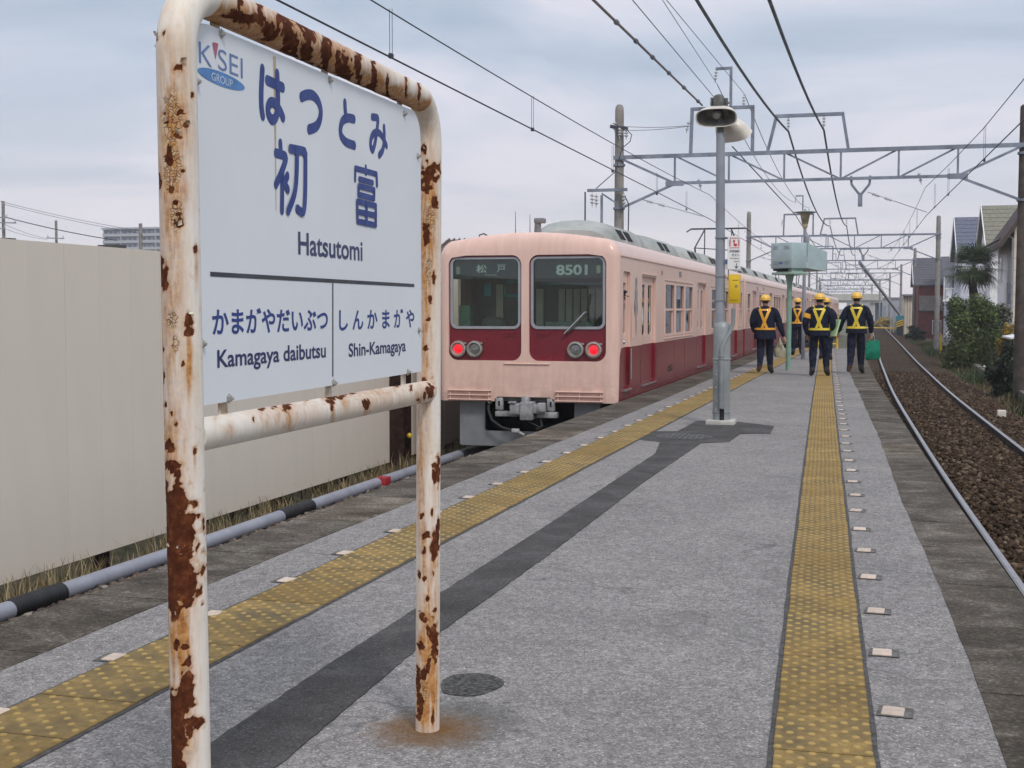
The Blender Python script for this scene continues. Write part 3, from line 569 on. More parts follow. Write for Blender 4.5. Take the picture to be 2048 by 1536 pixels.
# ------------------------------------------------------------------ station name sign
S0 = atz(855, 1458, 0); sa = R(2.1); SD = Vector((-math.sin(sa), math.cos(sa), 0)); SN = Vector((math.cos(sa), math.sin(sa), 0))
def sp(u, z, off=0.0): return S0 + SD * u + SN * off + Vector((0, 0, z))
def sg(px, py, off=.016):
    p0 = S0 + SN * off; dd = ray(px, py); t = (p0 - CAM).dot(SN) / dd.dot(SN); p = CAM + dd * t; return ((p - S0).dot(SD), p.z)
sign = thing('station_sign', S0 + SD * -.8, 'white station name sign on rusty white pipe frame in the foreground', 'sign')
def surf_rusty():
    m = bpy.data.materials.new('rusty_white_pipe'); m.use_nodes = True; t = m.node_tree; b = t.nodes['Principled BSDF']
    tc = N(t, 'ShaderNodeTexCoord'); P = tc.outputs['Object']
    def at_(n): a = N(t, 'ShaderNodeAttribute', attribute_name=n); return a.outputs['Fac']
    mp = N(t, 'ShaderNodeMapping'); mp.inputs['Scale'].default_value = (1, 1, .12); LK(t, P, mp.inputs[0])
    fine = noise_(t, P, 70, 5, .7); mid = noise_(t, P, 22, 4, .65); strk = noise_(t, mp.outputs[0], 90, 3, .6)
    ru = math_(t, 'ADD', at_('rust'), math_(t, 'MULTIPLY', math_(t, 'SUBTRACT', math_(t, 'ADD', math_(t, 'MULTIPLY', fine, .45), math_(t, 'MULTIPLY', mid, .55)), .5), 1.5))
    rust = ramp_(t, ru, [(.47, (0, 0, 0)), (.54, (1, 1, 1))])
    rim = ramp_(t, ru, [(.10, (0, 0, 0)), (.50, (1, 1, 1))])
    stn = math_(t, 'MULTIPLY', at_('stain'), ramp_(t, strk, [(.30, (.7,) * 3), (.62, (1.9,) * 3)]), clamp=True)
    paint = ramp_(t, noise_(t, P, 6, 4, .6), [(.3, (.70, .645, .56)), (.7, (.78, .755, .715))])
    paint = mix_(t, ramp_(t, noise_(t, mp.outputs[0], 40, 4, .7), [(.48, (0, 0, 0)), (.75, (.55,) * 3)]), paint, (.58, .42, .25))
    c = mix_(t, math_(t, 'MULTIPLY', rim, .8), paint, (.42, .19, .055))
    c = mix_(t, stn, c, ramp_(t, fine, [(.3, (.22, .075, .015)), (.52, (.44, .20, .055)), (.75, (.58, .36, .15))]))
    ck = N(t, 'ShaderNodeTexVoronoi', feature='DISTANCE_TO_EDGE'); ck.inputs['Scale'].default_value = 115
    wv = N(t, 'ShaderNodeVectorMath', operation='ADD'); LK(t, P, wv.inputs[0]); nz = N(t, 'ShaderNodeTexNoise'); nz.inputs['Scale'].default_value = 30; LK(t, P, nz.inputs['Vector'])
    vsn = N(t, 'ShaderNodeVectorMath', operation='SCALE'); vsn.inputs['Scale'].default_value = .035; LK(t, nz.outputs['Color'], vsn.inputs[0]); LK(t, vsn.outputs[0], wv.inputs[1]); LK(t, wv.outputs[0], ck.inputs['Vector'])
    crk = math_(t, 'MULTIPLY', ramp_(t, ck.outputs['Distance'], [(0, (.9,) * 3), (.05, (.4,) * 3), (.10, (0, 0, 0))]), ramp_(t, math_(t, 'ADD', at_('crack'), math_(t, 'MULTIPLY', math_(t, 'SUBTRACT', mid, .5), .9)), [(.3, (0, 0, 0)), (.55, (1, 1, 1))]))
    cv = N(t, 'ShaderNodeTexVoronoi'); cv.inputs['Scale'].default_value = 115; LK(t, wv.outputs[0], cv.inputs['Vector']); cs = N(t, 'ShaderNodeSeparateColor'); LK(t, cv.outputs['Color'], cs.inputs[0])
    och = math_(t, 'MULTIPLY', ramp_(t, cs.outputs[0], [(.25, (0, 0, 0)), (.6, (.8,) * 3)]), ramp_(t, math_(t, 'ADD', at_('crack'), math_(t, 'MULTIPLY', math_(t, 'SUBTRACT', mid, .5), 1.2)), [(.15, (0, 0, 0)), (.5, (1, 1, 1))]))
    c = mix_(t, och, c, mix_(t, cs.outputs[1], (.46, .26, .10), (.58, .43, .26)))
    c = mix_(t, crk, c, (.11, .035, .010))
    rc = ramp_(t, noise_(t, P, 45, 5, .7), [(.3, (.042, .012, .006)), (.52, (.095, .028, .012)), (.74, (.21, .072, .028))])
    c = mix_(t, rust, c, rc); LK(t, c, b.inputs['Base Color'])
    LK(t, mix_(t, rust, (.5,) * 3, (.92,) * 3), b.inputs['Roughness']); LK(t, mix_(t, rust, (.5,) * 3, (.12,) * 3), b.inputs['Specular IOR Level'])
    hgt = math_(t, 'SUBTRACT', math_(t, 'SUBTRACT', 1.0, rust), math_(t, 'MULTIPLY', crk, .8)); hgt = math_(t, 'ADD', hgt, math_(t, 'MULTIPLY', fine, .35))
    bn = N(t, 'ShaderNodeBump'); bn.inputs['Strength'].default_value = .8; bn.inputs['Distance'].default_value = .003; LK(t, hgt, bn.inputs['Height']); LK(t, bn.outputs[0], b.inputs['Normal'])
    return m
m_rusty = surf_rusty()
LPOST = [(359, 135, 11, 10), (309, 70, 5, 10), (327, 68, 3, 3), (359, 230, 7, 6), (372, 254, 6, 5), (328, 223, 4, 4), (333, 247, 4, 4), (353, 270, 8, 6), (338, 318, 10, 7), (341, 379, 6, 5), (358, 447, 8, 7), (357, 428, 4, 4), (318, 363, 4, 12), (392, 498, 4, 8), (325, 550, 9, 24), (322, 525, 5, 14), (386, 191, 3, 6), (340, 300, 5, 9), (366, 340, 4, 4), (350, 405, 5, 6),
         (327, 568, 8, 14), (378, 640, 7, 13), (379, 665, 6, 9), (342, 829, 4, 5), (352, 848, 3, 4), (331, 810, 3, 6), (341, 893, 10, 12), (346, 930, 18, 12), (356, 960, 11, 12), (336, 990, 26, 26), (345, 1035, 40, 48), (352, 1068, 46, 22), (338, 1080, 46, 18), (346, 1120, 42, 28), (352, 1160, 44, 38), (345, 1195, 38, 18), (350, 1222, 7, 18), (352, 1289, 7, 12), (371, 1294, 8, 9), (378, 1324, 6, 10), (372, 1375, 12, 34), (352, 1398, 26, 16), (344, 1430, 24, 45), (342, 1500, 22, 70), (388, 1442, 16, 10), (381, 1462, 7, 12), (390, 905, 4, 8), (365, 730, 3, 3), (323, 700, 3, 10), (325, 760, 3, 14)]
LSTAIN = [(342, 320, 30, 220, .72), (340, 620, 32, 260, .5), (352, 1250, 40, 220, .55), (340, 900, 40, 140, .55), (372, 1000, 16, 200, .3), (350, 250, 32, 110, .75), (352, 390, 25, 70, .75), (345, 350, 30, 60, .5), (378, 720, 7, 80, .8), (325, 700, 8, 140, .45), (355, 640, 20, 60, .25), (362, 1260, 24, 110, .85), (352, 480, 7, 70, .55), (392, 540, 4, 50, .5), (345, 865, 25, 40, .5), (390, 1330, 10, 120, .25), (345, 790, 12, 60, .3), (372, 1480, 26, 60, .5), (335, 90, 10, 40, .4), (330, 1290, 10, 90, .5)]
LCRACK = [(345, 240, 34, 90), (345, 340, 32, 80), (352, 430, 22, 60), (350, 690, 14, 30), (345, 640, 20, 30)]
RPOST = [(844, 1032, 4, 5), (864, 1026, 3, 7), (852, 1072, 7, 5), (847, 1102, 5, 9), (876, 1063, 3, 26), (869, 1094, 7, 32), (839, 1148, 3, 8), (849, 1157, 3, 4), (866, 1147, 2, 6), (854, 1197, 3, 5), (869, 1222, 4, 5), (843, 1232, 5, 6), (852, 1241, 7, 4), (867, 1268, 8, 21), (869, 1304, 6, 22), (855, 1262, 3, 12), (843, 1291, 6, 10), (836, 1363, 4, 26), (841, 1408, 5, 22), (838, 1430, 4, 12), (866, 1436, 3, 14), (848, 1350, 5, 14), (862, 344, 16, 13), (852, 364, 10, 16), (847, 297, 5, 9), (869, 403, 6, 13), (852, 460, 6, 14), (852, 475, 5, 16), (868, 555, 4, 12), (850, 698, 5, 6), (876, 940, 4, 26), (868, 932, 3, 5), (868, 955, 4, 12), (855, 640, 4, 5), (860, 600, 3, 8), (848, 760, 4, 5), (857, 1330, 4, 16), (860, 777, 9, 12)]
RSTAIN = [(852, 480, 18, 220, .65), (852, 720, 16, 160, .55), (842, 950, 12, 220, .5), (857, 1290, 22, 220, .65), (858, 430, 18, 130, .8), (852, 560, 14, 120, .7), (850, 680, 10, 80, .6), (836, 850, 5, 90, .5), (846, 1090, 9, 120, .6), (858, 1180, 12, 90, .55), (866, 1360, 10, 110, .9), (848, 1400, 16, 80, .95), (843, 1300, 10, 60, .7), (868, 1000, 6, 60, .3)]
RCRACK = [(860, 440, 16, 60), (848, 1380, 14, 50), (858, 540, 12, 60)]
TOP = [(575, 55, 8, 44), (588, 95, 7, 30), (618, 70, 11, 52), (606, 112, 6, 20), (652, 100, 9, 42), (640, 142, 10, 12), (676, 130, 5, 30), (690, 140, 9, 30), (717, 130, 6, 40), (747, 150, 5, 36), (812, 170, 2.5, 26), (838, 180, 2.5, 26), (540, 60, 20, 14), (500, 40, 30, 10), (470, 30, 30, 8), (560, 25, 6, 25), (700, 190, 10, 6), (735, 180, 14, 8), (770, 195, 10, 6), (775, 172, 2.5, 20), (600, 40, 6, 20), (520, 18, 5, 16), (480, 8, 5, 14)]
TSTAIN = [(570, 70, 90, 60, .8), (660, 120, 60, 50, .85), (740, 160, 50, 40, .55), (480, 30, 60, 30, .7), (812, 175, 8, 30, .5), (838, 185, 7, 26, .5)]
BAR = [(663, 795, 9, 7), (664, 812, 3, 10), (574, 813, 9, 6), (546, 811, 7, 4), (522, 818, 7, 5), (732, 810, 6, 11), (700, 783, 12, 4), (735, 776, 14, 3), (682, 790, 9, 4), (861, 780, 8, 12), (837, 800, 3, 4), (849, 790, 3, 8), (508, 838, 2, 5), (430, 830, 4, 2), (610, 800, 6, 2), (645, 792, 8, 2), (760, 772, 12, 3), (790, 770, 10, 3), (822, 776, 3, 6)]
BSTAIN = [(570, 820, 90, 40, .3), (740, 790, 120, 40, .32), (578, 835, 10, 30, .6), (555, 830, 9, 26, .5), (535, 840, 8, 20, .4), (665, 825, 5, 26, .6), (690, 805, 12, 16, .5), (730, 825, 5, 14, .5), (840, 790, 16, 26, .5), (460, 860, 12, 20, .35), (750, 785, 60, 10, .45)]
def project(V):
    A = np.asarray(V) - np.array(CAM); xc = A @ np.array(RGT); yc = A @ np.array(UPV); zc = A @ np.array(FWD)
    return CXP + FPX * xc / zc, CYP - FPX * yc / zc
def rusty_pipe(name, path, r, rustb, stainb, crackb=(), nseg=48, under=0.0, drip=True):
    """pipe swept along world points, with the wear stored on its vertices"""
    pts = []; step = .006
    for a, b in zip(path, path[1:]):
        k = max(1, int((b - a).length / step)); pts += [a.lerp(b, i / k) for i in range(k)]
    pts.append(path[-1]); mb = MB(); mb.tube(pts, r, nseg, cap=True); V = np.array(mb.v); cen = np.repeat(np.array([p[:] for p in pts]), nseg, axis=0); nor = V - cen; nor /= np.linalg.norm(nor, axis=1)[:, None]
    px, py = project(V); view = np.array(CAM) - V; view /= np.linalg.norm(view, axis=1)[:, None]; fc = (nor * view).sum(1)
    nb = np.array([noise.fractal(Vector(v) * 14, 1.0, 2.0, 3) for v in V]); nb2 = np.array([noise.fractal(Vector(v) * 40, 1.0, 2.0, 2) for v in V])
    ru = np.full(len(V), -1.0); st = np.zeros(len(V)); ck = np.zeros(len(V))
    wx = np.array([noise.noise(Vector(v) * 55) for v in V]); wy = np.array([noise.noise(Vector(v) * 55 + Vector((9, 4, 2))) for v in V]); wz = np.array([noise.noise(Vector(v) * 130) for v in V])
    for x, y, a, b in rustb:
        m = max(3.0, min(a, b)); ru = np.maximum(ru, 1 - np.sqrt(((px + wx * m * 1.1 + wz * m * .5 - x) / (a * 1.1)) ** 2 + ((py + wy * m * 1.6 + wz * m * .6 - y) / (b * 1.15)) ** 2))
    for x, y, a, b, k in stainb: st = np.maximum(st, k * np.exp(-((px - x) / a) ** 2 - ((py - y) / b) ** 2))
    if drip:
        for x, y, a, b in rustb:
            if a < 3: continue
            dy = py - y; st = np.maximum(st, np.where(dy > 0, .65 * np.exp(-((px - x) / (a * .55)) ** 2 - dy / (b * 2.2 + 14)), .5 * np.exp(-((px - x) / (a * 1.1)) ** 2 - (dy / (b * 1.3)) ** 2)))
    for x, y, a, b in crackb: ck = np.maximum(ck, 1 - np.sqrt(((px - x) / a) ** 2 + ((py - y) / b) ** 2))
    back = fc < -.05; ru = np.where(back, nb * .9 - .35, ru); st = np.where(back, np.clip(nb + .1, 0, .6), st); ck = np.where(back, 0, ck)
    if under: ru = np.maximum(ru, -nor[:, 2] * 1.6 - under + nb * 1.1); st = np.maximum(st, np.clip(-nor[:, 2] * 1.1 + .1 + nb * .6, 0, .8))
    ru2 = np.clip(ru * 2.0 + nb2 * .35, -1, 1); V2 = V + nor * (np.where(ru2 > 0, -.0008, .0004) + nb2 * .0006 * (ru2 > -.4))[:, None]
    o = mesh_obj(name, V2.tolist(), mb.f, m_rusty, sign, 60)
    for k, arr in (('rust', np.clip(ru2 * .5 + .5, 0, 1)), ('stain', st), ('crack', np.clip(ck, 0, 1))):
        a = o.data.attributes.new(k, 'FLOAT', 'POINT'); a.data.foreach_set('value', arr.astype(np.float32))
    return o
UL, RB, ZT, ZTL = -1.668, .135, 2.073, 2.048
arcL = [sp(UL + RB - RB * math.cos(t), ZTL - RB + RB * math.sin(t)) for t in np.linspace(0, math.pi / 2, 14)]
UR = .046; arcR = [sp(UR - RB + RB * math.sin(t), ZT - RB + RB * math.cos(t)) for t in np.linspace(0, math.pi / 2, 14)]
rusty_pipe('frame_post', [sp(UL + .026, -.12)] + arcL[:13], .0395, LPOST, LSTAIN, LCRACK)
rusty_pipe('top_rail', arcL[12:] + arcR[:3], .0405, TOP, TSTAIN, (), under=2.0, drip=False)
rusty_pipe('frame_post', arcR[2:] + [sp(.0, 0), sp(-.002, -.12)], .0395, RPOST, RSTAIN, RCRACK)
rusty_pipe('cross_rail', [sp(UL + .04, 1.136), sp(.01, 1.128)], .0345, BAR, BSTAIN, ())
m_flake = M('peeling_paint_flake', (.60, .56, .48), .6, 0, .2, 40, col2=(.25, .13, .05))
fl = MB()
for (x, y) in ((308, 95), (306, 72), (352, 262), (372, 248), (360, 124), (378, 628), (336, 1094), (352, 1096), (848, 298), (330, 206), (343, 372), (356, 452), (350, 1230), (837, 1224)):
    d = ray(x, y); base = sp(UL + .026 * (1 - (HC + (768 - y) / 977) / 2.1) if x < 600 else .045 * (y < 400), 0); d2 = Vector((d.x, d.y)); ax = Vector((base.x, base.y)); tt = ax.dot(d2) / d2.dot(d2); near = d2 * tt - ax
    rr_ = .0405
    if near.length >= rr_: q2 = ax + near.normalized() * rr_
    else: q2 = d2 * tt - d2.normalized() * math.sqrt(rr_ ** 2 - near.length ** 2)
    p = Vector((q2.x, q2.y, HC + d.z * (q2.length / d2.length)))
    s = .006 + .006 * random.random(); q = Vector((random.uniform(-1, 1), random.uniform(-1, 1), random.uniform(-.5, .5))).normalized(); e1 = RGT * s + q * s * .4; e2 = Vector((0, 0, s)) + q * s * .5
    fl.add([p, p + e1, p + e1 * .7 + e2, p + e2 * .8 - FWD * s * .6], [(0, 1, 2, 3)])
fl.build('paint_flakes', m_flake, sign, 0)['kind'] = 'stuff'
# board
m_board = M('white_enamel_board', (.71, .745, .79), .42, 0, .012, 3, .02, 400, spec=.3)
BL, BR_, BB, BT = -1.63, -.075, 1.197, 1.986
bd = [sp(u, z, -.004) for u, z in rrect(BL, BR_, BB, BT, .012, 3)]
corner = rrect(BL, BR_, BB, BT, .085, 7); low = rrect(BL, BR_, BB, BT, .012, 3)
outl = [(u, z + (.0 if z < 1.6 else (.006 + .028 * (u - BL) / (BR_ - BL)))) for u, z in corner[:16] + low[8:]]
board = MB().poly([sp(u, z, -.004) for u, z in outl], .012, SN).build('board', m_board, sign, 0)
m_blue = M('sign_blue_lettering', (.012, .040, .22), .5, 0, .05, 30); m_navy = M('sign_navy_lettering', (.012, .020, .11), .4, 0, .05, 30)
m_line = M('sign_grey_line', (.035, .04, .055), .5); m_logo = M('faded_logo_blue', (.10, .19, .42), .4, 0, .05, 30); m_logo2 = M('logo_oval_blue', (.055, .21, .52), .4, 0, .1, 20); m_pink = M('faded_logo_red', (.42, .10, .18), .4)
OFFL = .0088
def strokes(name, lst, width, mat, px=True):
    mb = MB()
    for k, S in enumerate(lst):
        closed = S[0] == S[-1]; q = [Vector(sg(*p) if px else p) for p in S]; pts = []
        for i in range(len(q) - 1):
            p0 = q[i - 1] if i > 0 else (q[-2] if closed else q[0]); p3 = q[i + 2] if i + 2 < len(q) else (q[1] if closed else q[-1]); p1, p2 = q[i], q[i + 1]
            straight = len(S) <= 3 or closed and len(S) == 5
            for j in range(6):
                t = j / 6; pts.append(p1.lerp(p2, t) if straight else .5 * ((2 * p1) + (p2 - p0) * t + (2 * p0 - 5 * p1 + 4 * p2 - p3) * t * t + (3 * p1 - p0 - 3 * p2 + p3) * t ** 3))
        pts.append(q[-1]); h = width / 2; o = OFFL + k * .0003; n = len(pts); V = []; 
        for i, p in enumerate(pts):
            d = (pts[min(i + 1, n - 1)] - pts[max(i - 1, 0)]).normalized(); nn = Vector((-d.y, d.x)); V += [sp(*(p + nn * h), o), sp(*(p - nn * h), o)]
        mb.add(V, [(2 * i + 1, 2 * i, 2 * i + 2, 2 * i + 3) for i in range(n - 1)])
        corners = ([pts[0], pts[-1]] if not closed else []) + [c for c in q[1:-1]] + ([q[0]] if closed else [])
        for ci, c in enumerate(corners): mb.add([sp(c.x + h * .99 * math.cos(a), c.y + h * .99 * math.sin(a), o + .0001 + ci * .00002) for a in np.linspace(0, 2 * math.pi, 17)[:-1]], [tuple(range(16))])
    return mb.build(name, mat, board, 0)
LG = lambda pts: [(390 + x * .13669, 50 + y * .13669) for x, y in pts]
LA = lambda pts: [(280 + x * .3125, y * .3125) for x, y in pts]
LD = lambda pts: [(640 + x * .2279, 130 + y * .2279) for x, y in pts]
strokes('lettering', [LG(p) for p in ([(1030, 640), (1016, 900), (1013, 1100), (1020, 1230), (1035, 1325)], [(1100, 805), (1325, 912)], [(1242, 710), (1250, 900), (1254, 1100), (1248, 1260), (1215, 1360), (1165, 1380), (1118, 1300), (1110, 1200), (1150, 1130), (1215, 1150), (1285, 1250), (1328, 1350)])], .0245, m_blue)
strokes('lettering', [LA([(1052, 620), (1085, 606), (1125, 610), (1158, 648), (1174, 705), (1168, 765), (1145, 808), (1100, 828)])], .0265, m_blue)
strokes('lettering', [LA([(1328, 657), (1330, 700), (1336, 752)]), LA([(1385, 762), (1348, 754), (1314, 772), (1300, 820), (1305, 868), (1335, 908), (1388, 930)])], .0245, m_blue)
strokes('lettering', [LD([(480, 455), (528, 466), (527, 520), (515, 620), (500, 700), (484, 745), (468, 715), (468, 655), (487, 608), (518, 588), (552, 605), (580, 650), (605, 708)]), LD([(583, 545), (586, 620), (582, 690), (568, 752), (541, 790)])], .0215, m_blue)
strokes('lettering', [LA(p) for p in ([(917, 915), (920, 985)], [(888, 978), (948, 1000), (945, 1040), (920, 1110), (888, 1180)], [(928, 1100), (928, 1200), (926, 1345)], [(960, 1125), (942, 1165)], [(938, 1165), (962, 1212)], [(978, 950), (1067, 970), (1074, 1000), (1072, 1250), (1060, 1355), (1022, 1335)], [(1020, 968), (1017, 1120), (1003, 1240), (963, 1350)])], .0225, m_blue)
strokes('lettering', [LD(p) for p in ([(424, 895), (424, 950)], [(330, 1005), (332, 905)], [(332, 905), (516, 957)], [(516, 957), (520, 1052)], [(366, 1000), (482, 1034)], [(358, 1060), (495, 1096), (493, 1172), (358, 1136), (358, 1060)], [(345, 1195), (508, 1235), (508, 1405), (348, 1370), (345, 1195)], [(345, 1285), (508, 1320)], [(426, 1215), (426, 1390)])], .0165, m_blue)
def lbox(name, s, L0, L1, R0, R1, mat, off=.014, desc=0.0, parent=board, lift=0.0):
    """lettering between left pixel points (top L0, base L1) and right (top R0, base R1)"""
    u0 = (sg(*L0)[0] + sg(*L1)[0]) / 2; u1 = (sg(*R0)[0] + sg(*R1)[0]) / 2; zt = (sg(*L0)[1] + sg(*R0)[1]) / 2; zb = (sg(*L1)[1] + sg(*R1)[1]) / 2; zb -= desc * (zt - zb)
    mb = MB(); letters(mb, s, lambda a, b: sp(u0 + (u1 - u0) * a, zb + (zt - zb) * b, OFFL + lift), off); return mb.build(name, mat, parent, 0)
lbox('lettering', 'Hatsutomi', (602, 465), (602, 509), (730, 480), (730, 522.5), m_navy, .018)
lbox('lettering', 'Kamagaya daibutsu', (441, 703), (441, 738), (657, 683), (657, 715), m_navy, .018, .27)
lbox('lettering', 'Shin-Kamagaya', (702.5, 684), (702.5, 713), (816, 681), (816, 705), m_navy, .018, .27)
lbox('lettering', 'かまがやだいぶつ', (431, 615), (431, 671), (661, 616), (661, 660), m_blue, .022)
lbox('lettering', 'し ん か ま が や', (683.5, 615), (683.5, 660), (833, 619), (833, 656), m_blue, .020)
def bar2d(name, a, b, wd, mat):
    (u0, z0), (u1, z1) = sg(*a), sg(*b); d = Vector((u1 - u0, z1 - z0)).normalized(); n2 = Vector((-d.y, d.x)) * wd / 2
    return MB().add([sp(u0 - n2.x, z0 - n2.y, OFFL), sp(u1 - n2.x, z1 - n2.y, OFFL), sp(u1 + n2.x, z1 + n2.y, OFFL), sp(u0 + n2.x, z0 + n2.y, OFFL)], [(0, 1, 2, 3)]).build(name, mat, board, 0)
bar2d('printed_line', (427, 548), (833, 571), .010, m_line); bar2d('printed_line', (671, 566), (671, 753), .008, m_line)
lbox('logo_lettering', 'K', (404.5, 83.5), (404.5, 125.5), (430, 92), (431, 134), m_logo, -.005)
lbox('logo_lettering', 'SEI', (442.6, 98), (442.6, 140), (491.5, 114.5), (491.5, 155), m_logo, -.005)
MB().add([sp(*sg(*p), OFFL) for p in LG([(300, 262), (318, 248), (375, 262), (387, 285), (352, 490), (345, 490)])], [(0, 1, 2, 3, 4, 5)]).build('logo_wedge', m_pink, board, 0)
(ua, za), (ub, zb) = sg(401.6, 141.5), sg(495.5, 174.0); uc, zc = (ua + ub) / 2, (za + zb) / 2; hu = (ub - ua) / 2; hz_ = (sg(448.8, 144)[1] - sg(448.8, 172.5)[1]) / 2
MB().add([sp(uc + hu * math.cos(t), zc + hz_ * math.sin(t), OFFL) for t in np.linspace(0, 2 * math.pi, 41)[:-1]], [tuple(range(40))]).build('logo_oval', m_logo2, board, 0)
lbox('logo_lettering', 'GROUP', (429, 145.5), (429, 161.5), (471, 158), (471, 172.5), M('logo_white', (.62, .70, .76), .4), -.003, 0, board, .0006)
us, zs_ = sg(555, 100)[0], 1.99; m_streak = M('rust_streak_stain', (.50, .38, .24), .5, 0, .1, 40)
MB().add([sp(us - .008, zs_, OFFL - .0004), sp(us + .008, zs_, OFFL - .0004), sp(us + .0015, zs_ - .36, OFFL - .0004), sp(us - .0015, zs_ - .36, OFFL - .0004)], [(3, 2, 1, 0)]).build('stain_streak', m_streak, board, 0)
for x, y in ((449, 67), (665, 160), (813, 227), (399, 163), (840, 312), (410, 688), (842, 660), (464, 797), (672, 766), (820, 744)):
    u, z = sg(x, y); u = min(u, BR_ - .02)
    mb = MB(); mb.lathe(sp(u, z, .008), [(.0115, 0), (.0115, .0015), (.0072, .0015), (.0072, .007), (.0036, .007), (.0036, .012), (1e-5, .012)], 6, 0, SN)
    mb.build('bolt', m_steelbolt, sign, 30)
for x, y, top in ((449, 67, 1), (665, 160, 1), (813, 227, 1), (464, 797, 0), (672, 766, 0), (820, 744, 0)):
    u, z = sg(x, y); u = min(u, BR_ - .02); z0, z1 = (BT - .06, ZT - .02) if top else (1.15, BB + .05)
    mb = MB(); mb.add([sp(u - .02, z0, -.008), sp(u + .02, z0, -.008), sp(u + .02, z1, -.008), sp(u - .02, z1, -.008), sp(u - .02, z0, -.0045), sp(u + .02, z0, -.0045), sp(u + .02, z1, -.0045), sp(u - .02, z1, -.0045)], [(0, 1, 2, 3), (7, 6, 5, 4), (0, 4, 5, 1), (1, 5, 6, 2), (2, 6, 7, 3), (3, 7, 4, 0)])
    mb.build('bracket', M('rust_stained_bracket', (.56, .52, .45), .7, 0, .2, 30, col2=(.34, .22, .12)), sign, 0)
# ------------------------------------------------------------------ platform lamp pole with call box
LP = Vector((-1.80, 15.83, 0)); Y0 = 15.83
lamp = thing('platform_lamp', LP, 'tall grey steel lamp pole with two bowl lamps and yellow call box', 'lamp pole')
m_pole = M('grey_painted_pole', (.27, .29, .33), .45, .15, .10, 2.5, .05, 40); m_pole2 = M('grey_lower_sleeve', (.25, .27, .275), .5, .1, .12, 3)
mb = MB(); mb.cyl(LP + Vector((-.02, 0, .6)), LP + Vector((-.04, 0, 3.5)), .062, .052, 20); mb.build('pole', m_pole, lamp)
mb = MB(); mb.lathe(LP, [(.105, 0), (.105, .62), (.10, 1.16), (.085, 1.22), (.063, 1.24)], 24)
for z in (.14, .78): mb.lathe(LP + Vector((0, 0, z)), [(.108, 0), (.111, .004), (.111, .016), (.108, .02)], 24)
mb.build('pole_sleeve', m_pole2, lamp)
for z in (.18, .45, .60, .75): MB().lathe(LP + Vector((-.055, -.088, z)), [(.010, 0), (.010, .008), (1e-5, .012)], 8, 0, (-.5, -.85, 0)).build('bolt', m_steelbolt, lamp)
MB().box(-1.80 - .007, -1.80 + .045, Y0 - .112, Y0 - .085, .02, .19).build('cable_slot', m_dark, lamp)
MB().bbox(-1.97, -1.63, Y0 - .17, Y0 + .17, -.02, .055, .012).build('foot_plinth', M('pale_mortar', (.45, .44, .40), .85, 0, .1, 8), lamp)
mb = MB(); mb.tube([(-1.79, Y0 - .125, .2), (-1.79, Y0 - .125, .78), (-1.785, Y0 - .12, .92), (-1.75, Y0 - .09, 1.02), (-1.695, Y0 - .06, 1.12), (-1.665, Y0 - .05, 1.22), (-1.66, Y0 - .05, 1.40)], .024, 10)
for z in (.79, .82): mb.lathe((-1.79, Y0 - .125, z), [(.03, 0), (.032, .006), (.03, .02)], 12)
mb.build('cable_conduit', m_pole2, lamp)
m_ybox = M('yellow_call_box', (.70, .46, .015), .4, 0, .07, 5)
bx = MB(); bx.bbox(-1.72, -1.585, Y0 - .09, Y0 + .06, 1.46, 1.81, .008); ybox = bx.build('call_box', m_ybox, lamp)
MB().bbox(-1.705, -1.595, Y0 - .098, Y0 - .088, 1.50, 1.77, .004).build('door', m_ybox, ybox); MB().box(-1.67, -1.60, Y0 - .0995, Y0 - .0975, 1.735, 1.741).build('door_slot', m_dark, ybox)
MB().lathe((-1.575, Y0 - .06, 1.71), [(.012, 0), (.016, .01), (.012, .025)], 8).build('lock', m_steelbolt, ybox); MB().lathe((-1.625, Y0 - .1, 1.67), [(.016, 0), (.016, .004), (1e-5, .005)], 10, 0, (0, -1, 0)).build('keyhole', M('keyhole_steel', (.3, .25, .12), .5), ybox)
for z in (1.49, 1.78, 2.24): MB().lathe(LP + Vector((-.028, 0, z)), [(.062, 0), (.068, .002), (.068, .02), (.062, .022)], 20).build('clamp_band', m_pole2, lamp)
mb = MB(); mb.bar((-1.77, Y0 - .04, 2.24), (-1.70, Y0 - .06, 2.25), .03, .02); mb.bar((-1.77, Y0 - .04, 1.96), (-1.70, Y0 - .06, 1.96), .02, .06); mb.bar((-1.725, Y0 - .055, 1.74), (-1.725, Y0 - .055, 2.25), .012); mb.build('sign_bracket', M('blue_grey_bracket', (.10, .16, .28), .5), lamp)
X0, X1, ZA, ZB = -1.735, -1.582, 1.865, 2.265
pl = MB().bbox(X0, X1, Y0 - .078, Y0 - .07, ZA, ZB, .003, seg=1).build('call_button_sign', M('white_sign_plate', (.75, .75, .74), .5, 0, .02), lamp)
yy = Y0 - .0795; m_red = M('warning_red_print', (.55, .03, .05), .5)
pw = X1 - X0; mb = MB(); xa, xb, za, zb_ = X0 + .02, X1 - .012, ZB - .148, ZB - .018; e = .017
for k in range(6):
    f0 = k / 6 + .03; f1 = f0 + .085; sh = .07
    for (A, B_, w2) in (((xa, zb_ - e), (xb, zb_ - e), 1), ((xa, za), (xb, za), 1)): 
        xk = lambda q: min(xb, A[0] + (xb - xa) * q); mb.add([(xk(f0), yy, A[1]), (xk(f1), yy, A[1]), (xk(f1 + sh), yy, A[1] + e), (xk(f0 + sh), yy, A[1] + e)], [(0, 1, 2, 3)])
    if k < 5:
        for xx in (xa, xb - e): zk = za + e + (zb_ - za - 2 * e) * (f0 + .02); mb.add([(xx, yy, zk), (xx + e, yy, zk + .012), (xx + e, yy, zk + .024), (xx, yy, zk + .012)], [(0, 1, 2, 3)])
